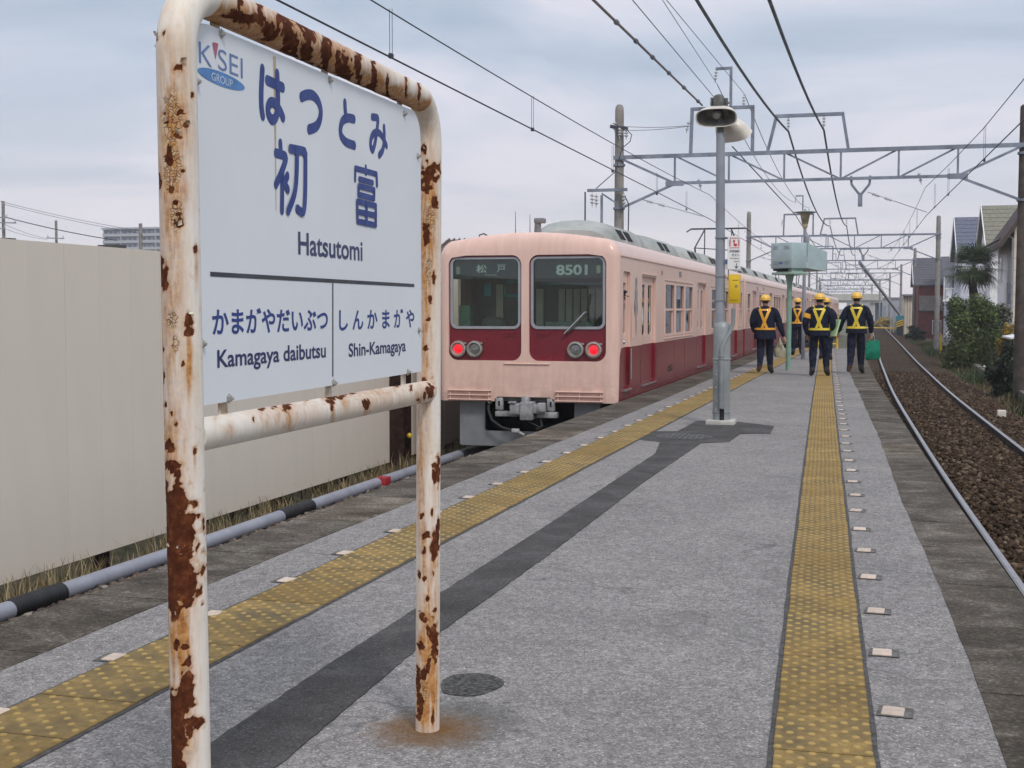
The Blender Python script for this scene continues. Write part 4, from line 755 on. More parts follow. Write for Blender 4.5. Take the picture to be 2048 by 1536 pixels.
cx = (xa + xb) / 2; mb.add([(cx - .004 + .013 * math.cos(a), yy, za + .088 + .013 * math.sin(a)) for a in np.linspace(0, 6.283, 13)[:-1]], [tuple(range(12))])
mb.add([(cx - .010, yy, za + .08), (cx - .010, yy, za + .04), (cx + .002, yy, za + .026), (cx + .028, yy, za + .026), (cx + .034, yy, za + .055), (cx + .002, yy, za + .058), (cx + .002, yy, za + .08)], [(0, 1, 2, 3, 4, 5, 6)])
mb.build('warning_mark', m_red, pl, 0)
m_ink = M('dark_blue_ink', (.03, .04, .075), .5)
def flat(s, x0, x1, z0, z1, y, off=.0, name='lettering', mat=m_ink, parent=pl):
    mb = MB(); letters(mb, s, lambda a, b: Vector((x0 + (x1 - x0) * a, y, z0 + (z1 - z0) * b)), off, 0, 3); return mb.build(name, mat, parent, 0)
flat('非常通報', X0 + .022, X1 - .012, ZB - .198, ZB - .165, yy, .012); flat('ボタン', X0 + .05, X1 - .012, ZB - .243, ZB - .212, yy, .012)
flat('Emergency', X0 + .036, X1 - .012, ZB - .278, ZB - .258, yy, .008); flat('button', X0 + .08, X1 - .012, ZB - .31, ZB - .293, yy, .008)
ax_ = X0 + .108; mb = MB(); mb.box(ax_ - .004, ax_ + .004, yy - .0003, yy + .0003, ZA + .02, ZA + .075); mb.bar((ax_, yy, ZA + .016), (ax_ - .022, yy, ZA + .042), .008, .0006, up=(0, 1, 0)); mb.bar((ax_, yy, ZA + .016), (ax_ + .022, yy, ZA + .042), .008, .0006, up=(0, 1, 0)); mb.build('arrow_mark', m_ink, pl, 0)
# two bowl lamps, back to back
m_lampw = M('cream_lamp_enamel', (.68, .63, .57), .35, 0, .06, 5); m_lampin = M('grey_lamp_reflector', (.20, .19, .18), .4, .2, .15, 12)
def bowl(c, dirv, s=1.0):
    dv = Vector(dirv).normalized(); zl = dv; xl = Vector((-dv.y, dv.x, 0)).normalized(); yl = zl.cross(xl)
    MT = Matrix((xl, yl, zl)).transposed().to_4x4(); MT.translation = Vector(c); mb = MB(); n = 28
    prof = [(.02, -.22), (.11, -.215), (.155, -.19), (.195, -.10), (.215, 0.0), (.222, .012), (.207, .008), (.175, -.09), (.12, -.16), (.001, -.17)]; V = []
    for r, h in prof:
        for j in range(n):
            t = 2 * math.pi * j / n; sq = 1 / max(.82, (abs(math.cos(t)) ** 3 + abs(math.sin(t)) ** 3) ** (1 / 3)); V.append(MT @ Vector((r * s * math.cos(t) * sq, r * s * .47 * math.sin(t) * sq, h * s * .9)))
    k = len(prof); F = [(i * n + j, i * n + (j + 1) % n, (i + 1) * n + (j + 1) % n, (i + 1) * n + j) for i in range(k - 1) for j in range(n)] + [tuple(range(n))[::-1]]
    mi = [1 if i >= 6 else 0 for i in range(k - 1) for j in range(n)] + [0]
    mb.v = [tuple(v) for v in V]; mb.f = F; mb.m = mi; h = mb.build('lamp_bowl', [m_lampw, m_lampin], lamp, 40)
    b = MB(); b.lathe(MT @ Vector((0, 0, -.16 * s)), [(.03, 0), (.035, .04), (.055, .06), (.056, .10), (.04, .13), (1e-5, .14)], 14, 0, dv); b.build('bulb', M('dull_lamp_glass', (.30, .30, .28), .2, 0, .1, 10, spec=.8), h)
    return MT
bowl((-1.875, Y0 - .15, 3.665), (.02, -.88, -.47), 1.1); bowl((-1.70, Y0 + .24, 3.50), (.40, .62, -.68), 1.1)
mb = MB(); mb.bbox(-1.93, -1.80, Y0 - .06, Y0 + .10, 3.76, 3.96, .045); mb.bbox(-1.965, -1.935, Y0, Y0 + .05, 3.80, 3.93, .008); mb.bbox(-1.80, -1.76, Y0 + .02, Y0 + .07, 3.80, 3.92, .01); mb.cyl((-1.97, Y0 + .03, 3.86), (-1.74, Y0 + .03, 3.86), .012); mb.cyl((-1.845, Y0, 3.45), (-1.845, Y0 + .02, 3.85), .045); mb.build('lamp_mount', M('dark_grey_casting', (.12, .12, .115), .6, .2, .2, 20), lamp)
# ------------------------------------------------------------------ platform monitor on green pole
m_green = M('pale_green_pole', (.20, .34, .27), .5, 0, .1, 4); m_tv = M('pale_blue_green_casing', (.36, .46, .47), .5, 0, .06, 3)
TV = Vector((-1.93, 30.2, 0)); tv = thing('platform_monitor', TV, 'pale blue monitor box with hood on a green platform pole', 'monitor')
mb = MB(); mb.cyl(TV, TV + Vector((.01, 0, 1.95)), .058, n=18); mb.lathe(TV + Vector((.01, 0, 1.95)), [(.058, 0), (.10, .20), (.14, .22)], 12); mb.build('pole', m_green, tv)
Mv = Matrix.Translation(TV + Vector((.0, .0, 0))) @ Matrix.Rotation(R(-38), 4, 'Z')
mb = MB(); mb.bbox(-.31, .31, -.28, .24, 2.30, 2.88, .02, 0, Mv); tvb = mb.build('casing', m_tv, tv)
for sx in (-.17, .17):
    for z in (2.40, 2.43, 2.46, 2.74, 2.77, 2.80): MB().box(sx - .07, sx + .07, -.2835, -.279, z - .004, z + .004, 0, Mv).build('vent_slot', M('vent_shadow_grey', (.17, .20, .2), .7), tvb, 0)
MB().box(-.07, .05, -.2835, -.279, 2.40, 2.45, 0, Mv).build('name_plate', M('blue_plate', (.10, .16, .35), .5), tvb, 0)
hd = MB(); A = [(-.31, .24, 2.32), (.31, .24, 2.32), (.31, .24, 2.87), (-.31, .24, 2.87)]; B_ = [(-.40, .86, 2.44), (.40, .86, 2.44), (.40, .86, 2.80), (-.40, .86, 2.80)]; B_ = [(-.29, .90, 2.26), (.29, .90, 2.26), (.29, .94, 2.68), (-.29, .94, 2.68)]
hd.add([Mv @ Vector(p) for p in A + B_], [(0, 1, 5, 4), (1, 2, 6, 5), (2, 3, 7, 6), (3, 0, 4, 7)]); ho = hd.build('hood', m_tv, tv, 0); sm = ho.modifiers.new('t', 'SOLIDIFY'); sm.thickness = .012
MB().box(-.26, .26, .235, .245, 2.40, 2.82, 0, Mv).build('screen', M('dark_screen', (.02, .025, .03), .15), tvb, 0)
mb = MB(); mb.bbox(-.30, .36, -.26, .22, 2.16, 2.22, .01, 0, Mv); mb.box(-.20, .25, -.2, .18, 2.22, 2.33, 0, Mv); mb.build('bracket', M('bracket_pale_green', (.28, .40, .34), .5), tv); MB().bbox(-.25, .15, -.27, -.15, 2.25, 2.32, .01, 0, Mv).build('cable_gland', m_dark, tv)
# ------------------------------------------------------------------ old lamp pole behind the monitor
P2 = Vector((-1.96, 36.92, 0)); l2 = thing('platform_lamp', P2, 'old pole with a wide flat lamp hat behind the monitor', 'lamp pole')
MB().cyl(P2, P2 + Vector((.01, 0, 3.62)), .052, .044, 14).build('pole', m_pole, l2)
mb = MB(); mb.lathe(P2 + Vector((.01, 0, 3.6)), [(.05, 0), (.06, .04), (.075, .05), (.075, .12), (.085, .13), (.135, .40), (.145, .42)], 20); mb.build('lamp_body', M('tan_lamp_glass', (.33, .29, .20), .5, 0, .2, 8), l2)
MB().lathe(P2 + Vector((.01, 0, 4.02)), [(.13, -.01), (.30, .02), (.31, .035), (.14, .06), (.03, .08), (.02, .12), (1e-5, .13)], 24).build('lamp_hat', M('green_grey_lamp_hat', (.22, .28, .27), .5, 0, .1, 5), l2)
MB().bbox(-1.93, -1.83, 36.82, 36.95, 3.1, 3.42, .01).build('switch_box', m_pole, l2); MB().tube([(-1.85, 36.85, 3.1), (-1.84, 36.85, 2.5), (-1.80, 36.86, 2.3)], .012, 6).build('cable', m_pole, l2)
# ------------------------------------------------------------------ yellow gate rail at the platform end
gt = thing('platform_end_gate', (-1.6, 47, 0), 'yellow railing at the far end of the platform', 'railing')
for x in (-1.33, -2.0): MB().cyl((x, 47, -.02), (x, 47, 1.16), .035, n=10).build('post', m_yellow, gt)
for z in (1.12, .16, .6): MB().cyl((-2.0, 47, z), (-1.33, 47, z), .025, n=8).build('rail', m_yellow, gt)
# ------------------------------------------------------------------ train
HW = 1.42; ZB_, ZS, ZR = -.03, 2.17, 2.565; XT = -5.15; YT = 19.2; CAR = 19.45; LEN = 19.05
def paint(name, lead):
    m = bpy.data.materials.new(name); m.use_nodes = True; t = m.node_tree; b = t.nodes['Principled BSDF']
    tc = N(t, 'ShaderNodeTexCoord'); sx = N(t, 'ShaderNodeSeparateXYZ'); LK(t, tc.outputs['Object'], sx.inputs[0]); z = sx.outputs[2]; y = sx.outputs[1]
    red = math_(t, 'LESS_THAN', z, .80)
    if lead:
        d = math_(t, 'MAXIMUM', math_(t, 'DIVIDE', math_(t, 'SUBTRACT', z, .62), .18), 0.0); th = math_(t, 'ADD', math_(t, 'MULTIPLY', math_(t, 'MULTIPLY', d, d), .13), .125)
        th = math_(t, 'SUBTRACT', th, math_(t, 'MULTIPLY', math_(t, 'SUBTRACT', .62, z), .06)); red = math_(t, 'MULTIPLY', red, math_(t, 'GREATER_THAN', y, th))
    mp = N(t, 'ShaderNodeMapping'); mp.inputs['Scale'].default_value = (1, 1, .15); LK(t, tc.outputs['Object'], mp.inputs[0])
    strk = noise_(t, mp.outputs[0], 9, 4, .65)
    cream = ramp_(t, strk, [(.3, (.66, .445, .375)), (.6, (.73, .51, .435))]); rd = ramp_(t, strk, [(.3, (.145, .0055, .015)), (.65, (.20, .008, .021))])
    c = mix_(t, red, cream, rd)
    grime = math_(t, 'MULTIPLY', ramp_(t, z, [(.0, (1, 1, 1)), (.45, (.25,) * 3), (1, (0, 0, 0))]), ramp_(t, noise_(t, tc.outputs['Object'], 3.5, 6, .7), [(.40, (0, 0, 0)), (.75, (.55,) * 3)]))
    c = mix_(t, grime, c, (.12, .085, .065))
    drip = math_(t, 'MULTIPLY', ramp_(t, noise_(t, mp.outputs[0], 24, 4, .75), [(.62, (0, 0, 0)), (.82, (.14,) * 3)]), math_(t, 'GREATER_THAN', z, .82)); c = mix_(t, drip, c, (.33, .24, .20))
    roof = ramp_(t, math_(t, 'ADD', z, math_(t, 'MULTIPLY', math_(t, 'SUBTRACT', noise_(t, tc.outputs['Object'], 5, 4, .6), .5), .16)), [(.0, (0, 0, 0)), (1, (1, 1, 1))])
    rm = math_(t, 'MULTIPLY', math_(t, 'GREATER_THAN', roof, 2.40), ramp_(t, noise_(t, tc.outputs['Object'], 3, 4, .7), [(.4, (0, 0, 0)), (.6, (.6,) * 3)]))
    LK(t, c, b.inputs['Base Color']); LK(t, ramp_(t, strk, [(.3, (.27,) * 3), (.7, (.25,) * 3)]), b.inputs['Roughness']); b.inputs['Specular IOR Level'].default_value = .35
    bn = N(t, 'ShaderNodeBump'); bn.inputs['Strength'].default_value = .05; bn.inputs['Distance'].default_value = .01; LK(t, noise_(t, tc.outputs['Object'], 1.8, 2), bn.inputs['Height']); LK(t, bn.outputs[0], b.inputs['Normal'])
    return m
m_body1 = paint('pink_and_red_paint_front', True); m_body = paint('pink_and_red_paint', False)
m_redp = M('dark_red_paint', (.165, .010, .022), .3, 0, .06, 4); m_creamp = M('pink_paint', (.71, .49, .415), .35, 0, .04, 4)
m_gasket = M('grey_window_gasket', (.30, .31, .34), .5, 0, .05, 6); m_skirt = M('grey_skirt_paint', (.20, .21, .225), .5, 0, .1, 3); m_couple = M('coupler_grey', (.36, .36, .37), .5, .2, .18, 9)
m_ac = M('weathered_roof_unit', (.36, .375, .36), .7, 0, .14, 1.6, .1, 20, col2=(.24, .255, .245)); m_int = M('train_interior_cream', (.66, .62, .50), .6, 0, .06, 3); m_intd = M('train_interior_dark', (.13, .135, .12), .6, 0, .1, 3)
m_glass = glassmat('train_window_glass', (.80, .85, .84), .14); m_glassf = glassmat('windscreen_glass', (.74, .90, .83), .03); m_chrome = M('brushed_steel', (.50, .50, .50), .3, .9, .1, 20)
m_teal = M('teal_sun_visor', (.02, .22, .26), .4); m_beige = M('white_green_text', (.95, .97, .86), .5)
SECT = [(HW, ZB_), (HW, .5), (HW, 1.2), (HW, 1.8), (HW, ZS)]
for k in range(1, 7):
    a = R(90 * k / 7 * .86); SECT.append((HW - .30 + .30 * math.cos(a), ZS + .30 * math.sin(a)))
for x in (1.02, .75, .5, .25, 0): SECT.append((x, ZR - .10 * (x / 1.1) ** 2))
SECT = SECT + [(-x, z) for x, z in SECT[-2::-1]]
def inset(r):
    out = []
    n = len(SECT)
    for i, (x, z) in enumerate(SECT):
        a = SECT[max(0, i - 1)]; b = SECT[min(n - 1, i + 1)]; d = Vector((b[0] - a[0], b[1] - a[1])).normalized(); nx, nz = d.y, -d.x   # outward
        k = 1.0 + 1.1 * max(0, nz); dz = nz * r * k if z > 1.2 else 0
        out.append((x - nx * r * (1 if z < ZS else 1), z - dz))
    return out
M_SIDE = {1: Matrix(((0, 0, 1, HW - .045), (1, 0, 0, 0), (0, 1, 0, 0), (0, 0, 0, 1))), -1: Matrix(((0, 0, -1, -HW + .045), (1, 0, 0, 0), (0, 1, 0, 0), (0, 0, 0, 1)))}
M_FRONT = Matrix(((1, 0, 0, 0), (0, 0, 1, 0), (0, 1, 0, 0), (0, 0, 0, 1)))
def make_car(lead, label, group):
    root = thing('train_car', (0, 0, 0), label, 'train car', group); mat = m_body1 if lead else m_body; NR = .13 if lead else .03
    if lead:
        doors = [(2.05, 3.42), (8.95, 10.33), (15.85, 17.25)]; cab = (.40, .98)
        wins = [(4.46, 5.58), (5.76, 6.86), (7.04, 8.14), (11.35, 12.47), (12.65, 13.75), (13.93, 15.03), (17.75, 18.5)]
    else:
        doors = [(2.3, 3.68), (8.85, 10.23), (15.4, 16.78)]; cab = None
        wins = [(.7, 1.6), (4.75, 5.85), (6.03, 7.13), (7.31, 8.2), (10.9, 12.0), (12.18, 13.28), (13.46, 14.5), (17.5, 18.4)]
    WZ = (.92, 1.86); DZ = (.14, 1.93)
    body = MB()
    loops = [[(NR, ZB_), (LEN, ZB_), (LEN, ZS), (NR, ZS)]] + [rrect(a, b, *DZ, .05, 3) for a, b in doors] + [rrect(a, b, *WZ, .03, 2) for a, b in wins]
    if cab: loops.append(rrect(cab[0], cab[1], .16, 1.97, .05, 3))
    for s in (1, -1):
        v, f = fill2d(loops, .045, M_SIDE[s]); body.add(v, f)
    sec = SECT; i0 = 4; i1 = len(SECT) - 5; V = []; F = []
    rs = SECT[i0:i1 + 1]; ys = [NR, 5, 10, 15, LEN]
    for y in ys: V += [(x, y, z) for x, z in rs]
    k = len(rs)
    for i in range(len(ys) - 1):
        for j in range(k - 1): F.append((i * k + j, i * k + j + 1, (i + 1) * k + j + 1, (i + 1) * k + j))
    body.add(V, F)
    V = []; F = []; K = 7; k = len(SECT)
    for i in range(K + 1):
        a = math.pi / 2 * i / K; V += [(x, NR * (1 - math.cos(a)) * (1.0), z) for x, z in inset(NR * (1 - math.sin(a)))]
    for i in range(K):
        for j in range(k - 1): F.append((i * k + j, i * k + j + 1, (i + 1) * k + j + 1, (i + 1) * k + j))
    body.add(V, F)
    out0 = inset(NR)
    if lead:
        ol = [(out0[0][0], ZB_ + .0), (out0[0][0], ZB_)] and out0 + [(-.52, ZB_), (-.50, ZB_ + .05), (-.46, ZB_ + .075), (.36, ZB_ + .075), (.40, ZB_ + .05), (.42, ZB_)]
        PL = [(-1.255, -.085), (.035, 1.235)]
        loops = [ol] + [rrect(a, b, .60, 2.215, .15, 6) for a, b in PL]
        v, f = fill2d(loops, .045, M_FRONT); body.add(v, f)
    else:
        v, f = fill2d([out0], .03, M_FRONT); body.add(v, f)
    v, f = fill2d([SECT], .03, Matrix(((1, 0, 0, 0), (0, 0, 1, LEN - .03), (0, 1, 0, 0), (0, 0, 0, 1)))); body.add(v, f)
    body.build('body', mat, root, 32)
    # interior
    it = MB(); it.box(-HW + .05, HW - .05, NR + .1, LEN - .04, .0, .04); it.box(-HW + .05, HW - .05, NR + .1, LEN - .04, 2.1, 2.13)
    for a, b in [(3.9, 8.6), (10.6, 15.3)]:
        for s in (-1, 1): it.box(s * .95 - .25, s * .95 + .25, a, b, .04, .48); it.box(s * 1.22 - .06, s * 1.22 + .06, a, b, .48, .88)
    it.build('interior', m_int, root, 0)
    if lead: MB().box(-HW + .05, HW - .05, 1.62, 1.66, .04, 2.1).build('cab_partition', m_intd, root, 0)
    # doors: two recessed leaves with tall panes
    lw = .69; v, f = fill2d([[(-lw / 2 + .003, DZ[0] + .005), (lw / 2 - .003, DZ[0] + .005), (lw / 2 - .003, DZ[1] - .005), (-lw / 2 + .003, DZ[1] - .005)], rrect(-.19, .19, .96, 1.80, .05, 3)], .03, Matrix(((0, 0, 1, -.015), (1, 0, 0, 0), (0, 1, 0, 0), (0, 0, 0, 1))))
    lm = MB().add(v, f).build('door_leaf', m_body, None, 0, (0, 0, 0)); pmesh = MB().box(-.004, .004, -.195, .195, .955, 1.805).build('pane', m_glass, None, 0, (0, 0, 0))
    first = True
    for a, b in doors:
        for s in (1, -1):
            for q in (a + lw / 2, b - lw / 2):
                if first: o, p = lm, pmesh; first = False
                else:
                    o = bpy.data.objects.new('door_leaf', lm.data); p = bpy.data.objects.new('pane', pmesh.data); COL.objects.link(o); COL.objects.link(p)
                o.parent = root; o.location = (s * (HW - .062), q, 0); p.parent = o; p.location = (0, 0, 0)
    fr = MB()
    for a, b in doors:
        fr.box(HW - .01, HW + .025, a - .02, b + .02, .115, .138)
        for zz0 in (ZB_,): pass
    fr.build('door_step', m_chrome, root, 0)
    # windows
    frm = MB()
    for a, b in wins:
        y0, y1 = a, b; z0, z1 = WZ; e = .035
        loops = [rrect(y0 - .03, y1 + .03, z0 - .03, z1 + .03, .03, 2), rrect(y0 + .02, y1 - .02, z0 + .02, z1 - .02, .03, 2)]
        v, f = fill2d(loops, .012, Matrix(((0, 0, 1, HW - .004), (1, 0, 0, 0), (0, 1, 0, 0), (0, 0, 0, 1)))); wf = MB().add(v, f); wf.box(HW - .04, HW - .012, y0, y1, 1.36, 1.40); wf.box(HW - .045, HW - .02, y1 - .05, y1, z0, 1.36)
        w_ = wf.build('window', m_creamp, root, 0)
        MB().box(HW - .034, HW - .030, y0, y1, 1.38, z1).build('pane', m_glass, w_, 0); MB().box(HW - .045, HW - .041, y0, y1, z0, 1.38).build('pane', m_glass, w_, 0)
        MB().box(-HW + .030, -HW + .034, y0, y1, z0, z1).build('pane', m_glass, w_, 0)
    gr = [(wins[0][0], wins[2][1]), (wins[3][0], wins[5][1])] if lead else [(wins[1][0], wins[3][1]), (wins[4][0], wins[6][1])]
    sl = MB()
    for a, b in gr: sl.box(HW, HW + .022, a - .06, b + .06, WZ[1] + .05, WZ[1] + .068); sl.box(HW, HW + .018, a - .06, b + .06, WZ[0] - .075, WZ[0] - .06)
    for a, b in doors: sl.box(HW, HW + .03, a - .05, b + .05, DZ[1] + .03, DZ[1] + .05)
    sl.box(HW - .001, HW + .016, NR + .05, LEN, ZS + .02, ZS + .035)
    sl.build('side_moulding', m_creamp, root, 0)
    MB().box(HW, HW + .006, 6.2, 6.5, 2.02, 2.12).build('side_vent', M('grey_vent', (.20, .20, .20), .6), root, 0)
    MB().box(HW, HW + .012, 4.05, 4.12, 2.0, 2.08).build('side_lamp', M('amber_side_lamp', (.35, .12, .05), .4), root, 0)
    # welded panel seams on the lower side
    sm_ = MB(); ends_ = sorted([q for d_ in doors for q in d_]); 
    for q in [x_ + o_ for x_, o_ in zip(ends_, (-.12, .12) * 3)] + [5.6, 7.0, 12.4, 13.8]: sm_.box(HW - .001, HW + .0022, q - .004, q + .004, ZB_ + .02, .79)
    sm_.box(HW - .001, HW + .003, NR + .2, LEN, .05, .058); sm_.build('panel_seam', M('seam_dark_red', (.085, .006, .012), .4), root, 0)
    # roof units
    for y0 in (3.0, 7.5, 12.0, 16.2) if lead else (1.2, 5.6, 10.0, 14.4):
        u = MB(); L = 3.4 if y0 < 16 else 2.6; prof = [(-.80, 2.46), (-.76, 2.64), (-.66, 2.80), (-.48, 2.90), (-.25, 2.945), (0, 2.955), (.25, 2.945), (.48, 2.90), (.66, 2.80), (.76, 2.64), (.80, 2.46)]; V = []; n = len(prof)
        for (dy, s) in ((0, .62), (.10, .84), (.32, 1.0), (L - .32, 1.0), (L - .10, .84), (L, .62)): V += [(x * (.6 + .4 * s), y0 + dy, 2.46 + (z - 2.46) * (s if s < 1 else 1)) for x, z in prof]
        F = [(i * n + j, i * n + j + 1, (i + 1) * n + j + 1, (i + 1) * n + j) for i in range(5) for j in range(n - 1)] + [tuple(range(n)), tuple(range(5 * n, 6 * n))[::-1]]
        u.add(V, F); un = u.build('roof_unit', m_ac, root, 40)
        gm = MB()
        for q in (.55, 1.25): gm.poly([(.665, y0 + q, 2.80), (.765, y0 + q, 2.63), (.765, y0 + q + .5, 2.63), (.665, y0 + q + .5, 2.80)], .008, (1, 0, .2))
        gm.build('grille', m_dark, un, 0)
    if not lead: return root
    # ---- cab front
    for a, b in PL:
        g0, g1, h0, h1 = a + .05, b - .045, 1.115, 2.165
        v, f = fill2d([rrect(a - .02, b + .02, .58, 2.235, .13, 6), rrect(g0, g1, h0, h1, .09, 6)], .02, Matrix(((1, 0, 0, 0), (0, 0, 1, .047), (0, 1, 0, 0), (0, 0, 0, 1)))); pn = MB().add(v, f).build('front_panel', m_redp, root, 0)
        v, f = fill2d([rrect(g0 - .028, g1 + .028, h0 - .028, h1 + .022, .11, 8), rrect(g0 + .012, g1 - .012, h0 + .012, h1 - .008, .08, 8)], .03, Matrix(((1, 0, 0, 0), (0, 0, 1, .026), (0, 1, 0, 0), (0, 0, 0, 1)))); MB().add(v, f).build('window_gasket', m_gasket, pn, 40)
        q_ = rrect(g0, g1, h0, h1, .09, 8); MB().add([(a_, .055, b_) for a_, b_ in q_], [tuple(range(len(q_)))]).build('windscreen', m_glassf, pn, 0)
        MB().tube([((b - .28) if a < 0 else a + .13, .035, 1.03), ((b - .28) if a < 0 else a + .13, .012, 1.02), ((b - .10) if a < 0 else a + .32, .012, 1.02), ((b - .10) if a < 0 else a + .32, .035, 1.03)], .008, 6).build('hand_rail', m_redp, pn, 30)
    hb = MB(); hb.box(-1.22, 1.22, .09, .30, 1.86, 2.25); hb.build('destination_box', M('dark_green_grey_band', (.055, .07, .07), .5), root, 0)
    def fl(s, x0, x1, z0, z1, off, nm): 
        mb = MB(); letters(mb, s, lambda a, b: Vector((x0 + (x1 - x0) * a, .085, z0 + (z1 - z0) * b)), off, 0, 4); mb.build(nm, m_beige, root, 0)
    fl('8501', .44, .93, 1.905, 2.065, .035, 'car_number'); fl('松', -.83, -.66, 1.95, 2.075, .02, 'destination_lettering'); fl('戸', -.50, -.36, 1.955, 2.075, .02, 'destination_lettering'); fl('Matsudo', -.69, -.50, 1.905, 1.935, .0, 'destination_lettering')
    for x in (-1.12, 1.10): MB().box(x - .03, x + .03, .07, .088, 1.93, 2.05).build('indicator_lamp', M('pale_indicator', (.45, .50, .38), .4), root, 0)
    mb = MB(); mb.box(-.50, -.47, .5, .52, 1.58, 1.86); mb.box(-.06 - .08, -.06 - .05, .5, .52, 1.58, 1.86); mb.box(-.50, -.11, .5, .52, 1.58, 1.62); mb.box(-.50, -.11, .5, .52, 1.80, 1.84); mb.box(.12, 1.18, .4, .42, 1.77, 1.795); mb.box(-.95, -.83, .9, .92, 1.6, 1.8); mb.build('sun_visor', m_teal, root, 0)
    cb = MB()
    for a, b, z1 in ((-.95, -.83, 1.80), (-.44, -.32, 1.72), (-.26, -.14, 1.72)): cb.box(a, b, 1.58, 1.60, 1.1, z1)
    for i in range(9): cb.box(.12 + i * .125, .22 + i * .125, 1.58, 1.60, 1.1, 1.72)
    cb.build('cab_wall_panels', m_int, root, 0); MB().box(-1.2, -1.02, .35, .55, 1.05, 1.45).build('cab_cabinet', M('mint_cabinet', (.22, .36, .26), .5), root, 0)
    cc = MB(); cc.bbox(-.85, -.45, .3, .6, .95, 1.27, .12); cc.box(-1.2, 1.2, .12, .5, .95, 1.10); cc.build('control_desk', m_intd, root, 0); MB().bbox(.25, 1.0, .14, .3, 1.08, 1.20, .02).build('desk_pad', M('grey_green_pad', (.20, .24, .21), .6), root, 0)
    wp = MB(); wp.tube([(.60, .02, 1.015), (.60, -.02, 1.02), (.93, -.04, 1.35)], .017, 8); wp.tube([(.66, -.01, 1.04), (.95, -.03, 1.35)], .010, 6); wip = wp.build('wiper', m_chrome, root, 30); MB().tube([(.975, .03, 1.18), (.94, -.01, 1.34), (.985, .03, 1.62)], .011, 6).build('wiper_blade', m_black, wip, 30)
    for x, red in ((-1.10, 1), (-.835, 0), (.765, 0), (1.045, 1)):
        h = MB().lathe((x, .05, .775), [(.125, 0), (.13, .05), (.122, .075), (.100, .08), (.088, .06), (.082, .045)], 28, 0, (0, -1, 0)); h.box(x + .09, x + .13, -.02, .03, .85, .88); ho_ = h.build('tail_lamp' if red else 'headlamp', M('lamp_bezel_steel', (.40, .39, .36), .4, .6, .12, 20), root, 35)
        if red: MB().lathe((x, .02, .775), [(.080, 0), (.076, .012), (.055, .024), (.03, .030), (1e-5, .032)], 24, 0, (0, -1, 0)).build('red_lens', M('glowing_red_lens', (.6, .005, .01), .2, 0, .02, 5, emit=(1.0, .012, .028, .75)), ho_, 40)
        else:
            MB().lathe((x, .045, .775), [(.092, 0), (.09, .002), (.05, -.03), (1e-5, -.04)], 24, 0, (0, -1, 0)).build('reflector', M('mirror_reflector', (.85, .86, .88), .32, .85, .02), ho_, 40); MB().ball((x, .03, .775), .03, 10).build('bulb', M('clear_bulb', (.7, .72, .75), .1, 0, .02, spec=.9), ho_, 40)
            MB().lathe((x, .016, .775), [(.092, 0), (.085, .01), (.05, .02), (1e-5, .024)], 24, 0, (0, -1, 0)).build('lens', glassmat('headlamp_glass', (.97, .98, 1), .06), ho_, 40)
    for (x0, x1) in ((-1.26, -.56), (.46, 1.20)):
        an = MB()
        for z in (-.005, .065, .135): an.bbox(x0, x1, -.045, .01, z - .008, z + .008, .005, seg=1)
        for x in (x0 + .04, (x0 + x1) / 2, x1 - .04): an.box(x - .008, x + .008, -.025, .01, 0, .13)
        an.build('anticlimber_rib', m_creamp, root, 30)
    MB().bbox(-.36, .36, -.02, .01, .545, .562, .004, seg=1).build('front_ledge', m_creamp, root, 30)
    v, f = fill2d([rrect(-1.12, 1.12, -.735, -.0, .03, 3), rrect(-.71, .72, -.50, .3, .03, 3)[0:] if False else [(-.71, -.03), (-.71, -.48), (-.69, -.50), (.70, -.50), (.72, -.48), (.72, -.03)]], .05, Matrix(((1, 0, 0, 0), (0, 0, 1, .14), (0, 1, 0, 0), (0, 0, 0, 1)))); sk = MB().add(v, f); sk.box(-1.12, -1.07, .19, 1.6, -.7, -.02); sk.box(1.07, 1.12, .19, 1.6, -.7, -.02); sk.build('front_skirt', m_skirt, root, 30)
    MB().box(-1.06, 1.06, 1.3, 1.4, -.8, 0).build('underframe', m_dark, root, 0)
    cp = MB(); cp.bbox(-.07, .13, -.16, .3, -.30, -.02, .02); cp.bbox(-.06, .05, -.10, .2, -.08, .06, .02); cp.bbox(-.24, -.02, -.12, .15, -.22, -.05, .02); cp.bbox(.10, .30, -.12, .2, -.20, -.06, .025); cp.bbox(.20, .33, -.15, -.05, -.17, -.03, .02); cp.bbox(-.26, -.14, -.14, -.05, -.05, -.02, .008); cp.bbox(-.50, -.12, -.02, .12, -.26, -.18, .01); cp.bbox(.16, .48, -.02, .12, -.27, -.18, .01)
    cp.build('coupler', m_couple, root, 30)
    for x in (-.44, .38): h = MB(); h.bbox(x - .06, x + .06, .0, .08, -.16, .03, .012); h.bbox(x - .035, x + .035, .03, .1, -.2, -.14, .01); hg = h.build('coupler_hanger', m_couple, root, 30); MB().bbox(x - .016, x + .016, -.006, .01, -.10, -.02, .006).build('slot', m_dark, hg, 0)
    cu = MB(); cu.tube([(-.60, .1, .02), (-.62, .02, -.15), (-.55, -.02, -.32), (-.38, -.04, -.43), (-.2, -.04, -.47)], .022, 8); cu.tube([(-.12, .0, -.2), (.05, -.05, -.33), (.22, 0, -.42)], .013, 6); cu.tube([(.2, .05, -.25), (.24, 0, -.40), (.16, 0, -.45)], .025, 8); cu.build('brake_hose', m_black, root, 40)
    hs = MB(); hs.cyl((-.61, .09, .04), (-.61, .06, -.07), .03, n=10); hs.bbox(-.22, -.10, -.08, -.02, -.50, -.44, .01); hs.bar((-.12, -.05, -.48), (-.02, -.05, -.53), .03); hs.build('hose_fitting', M('pale_fitting', (.45, .45, .44), .5, .1, .15, 20), root, 30)
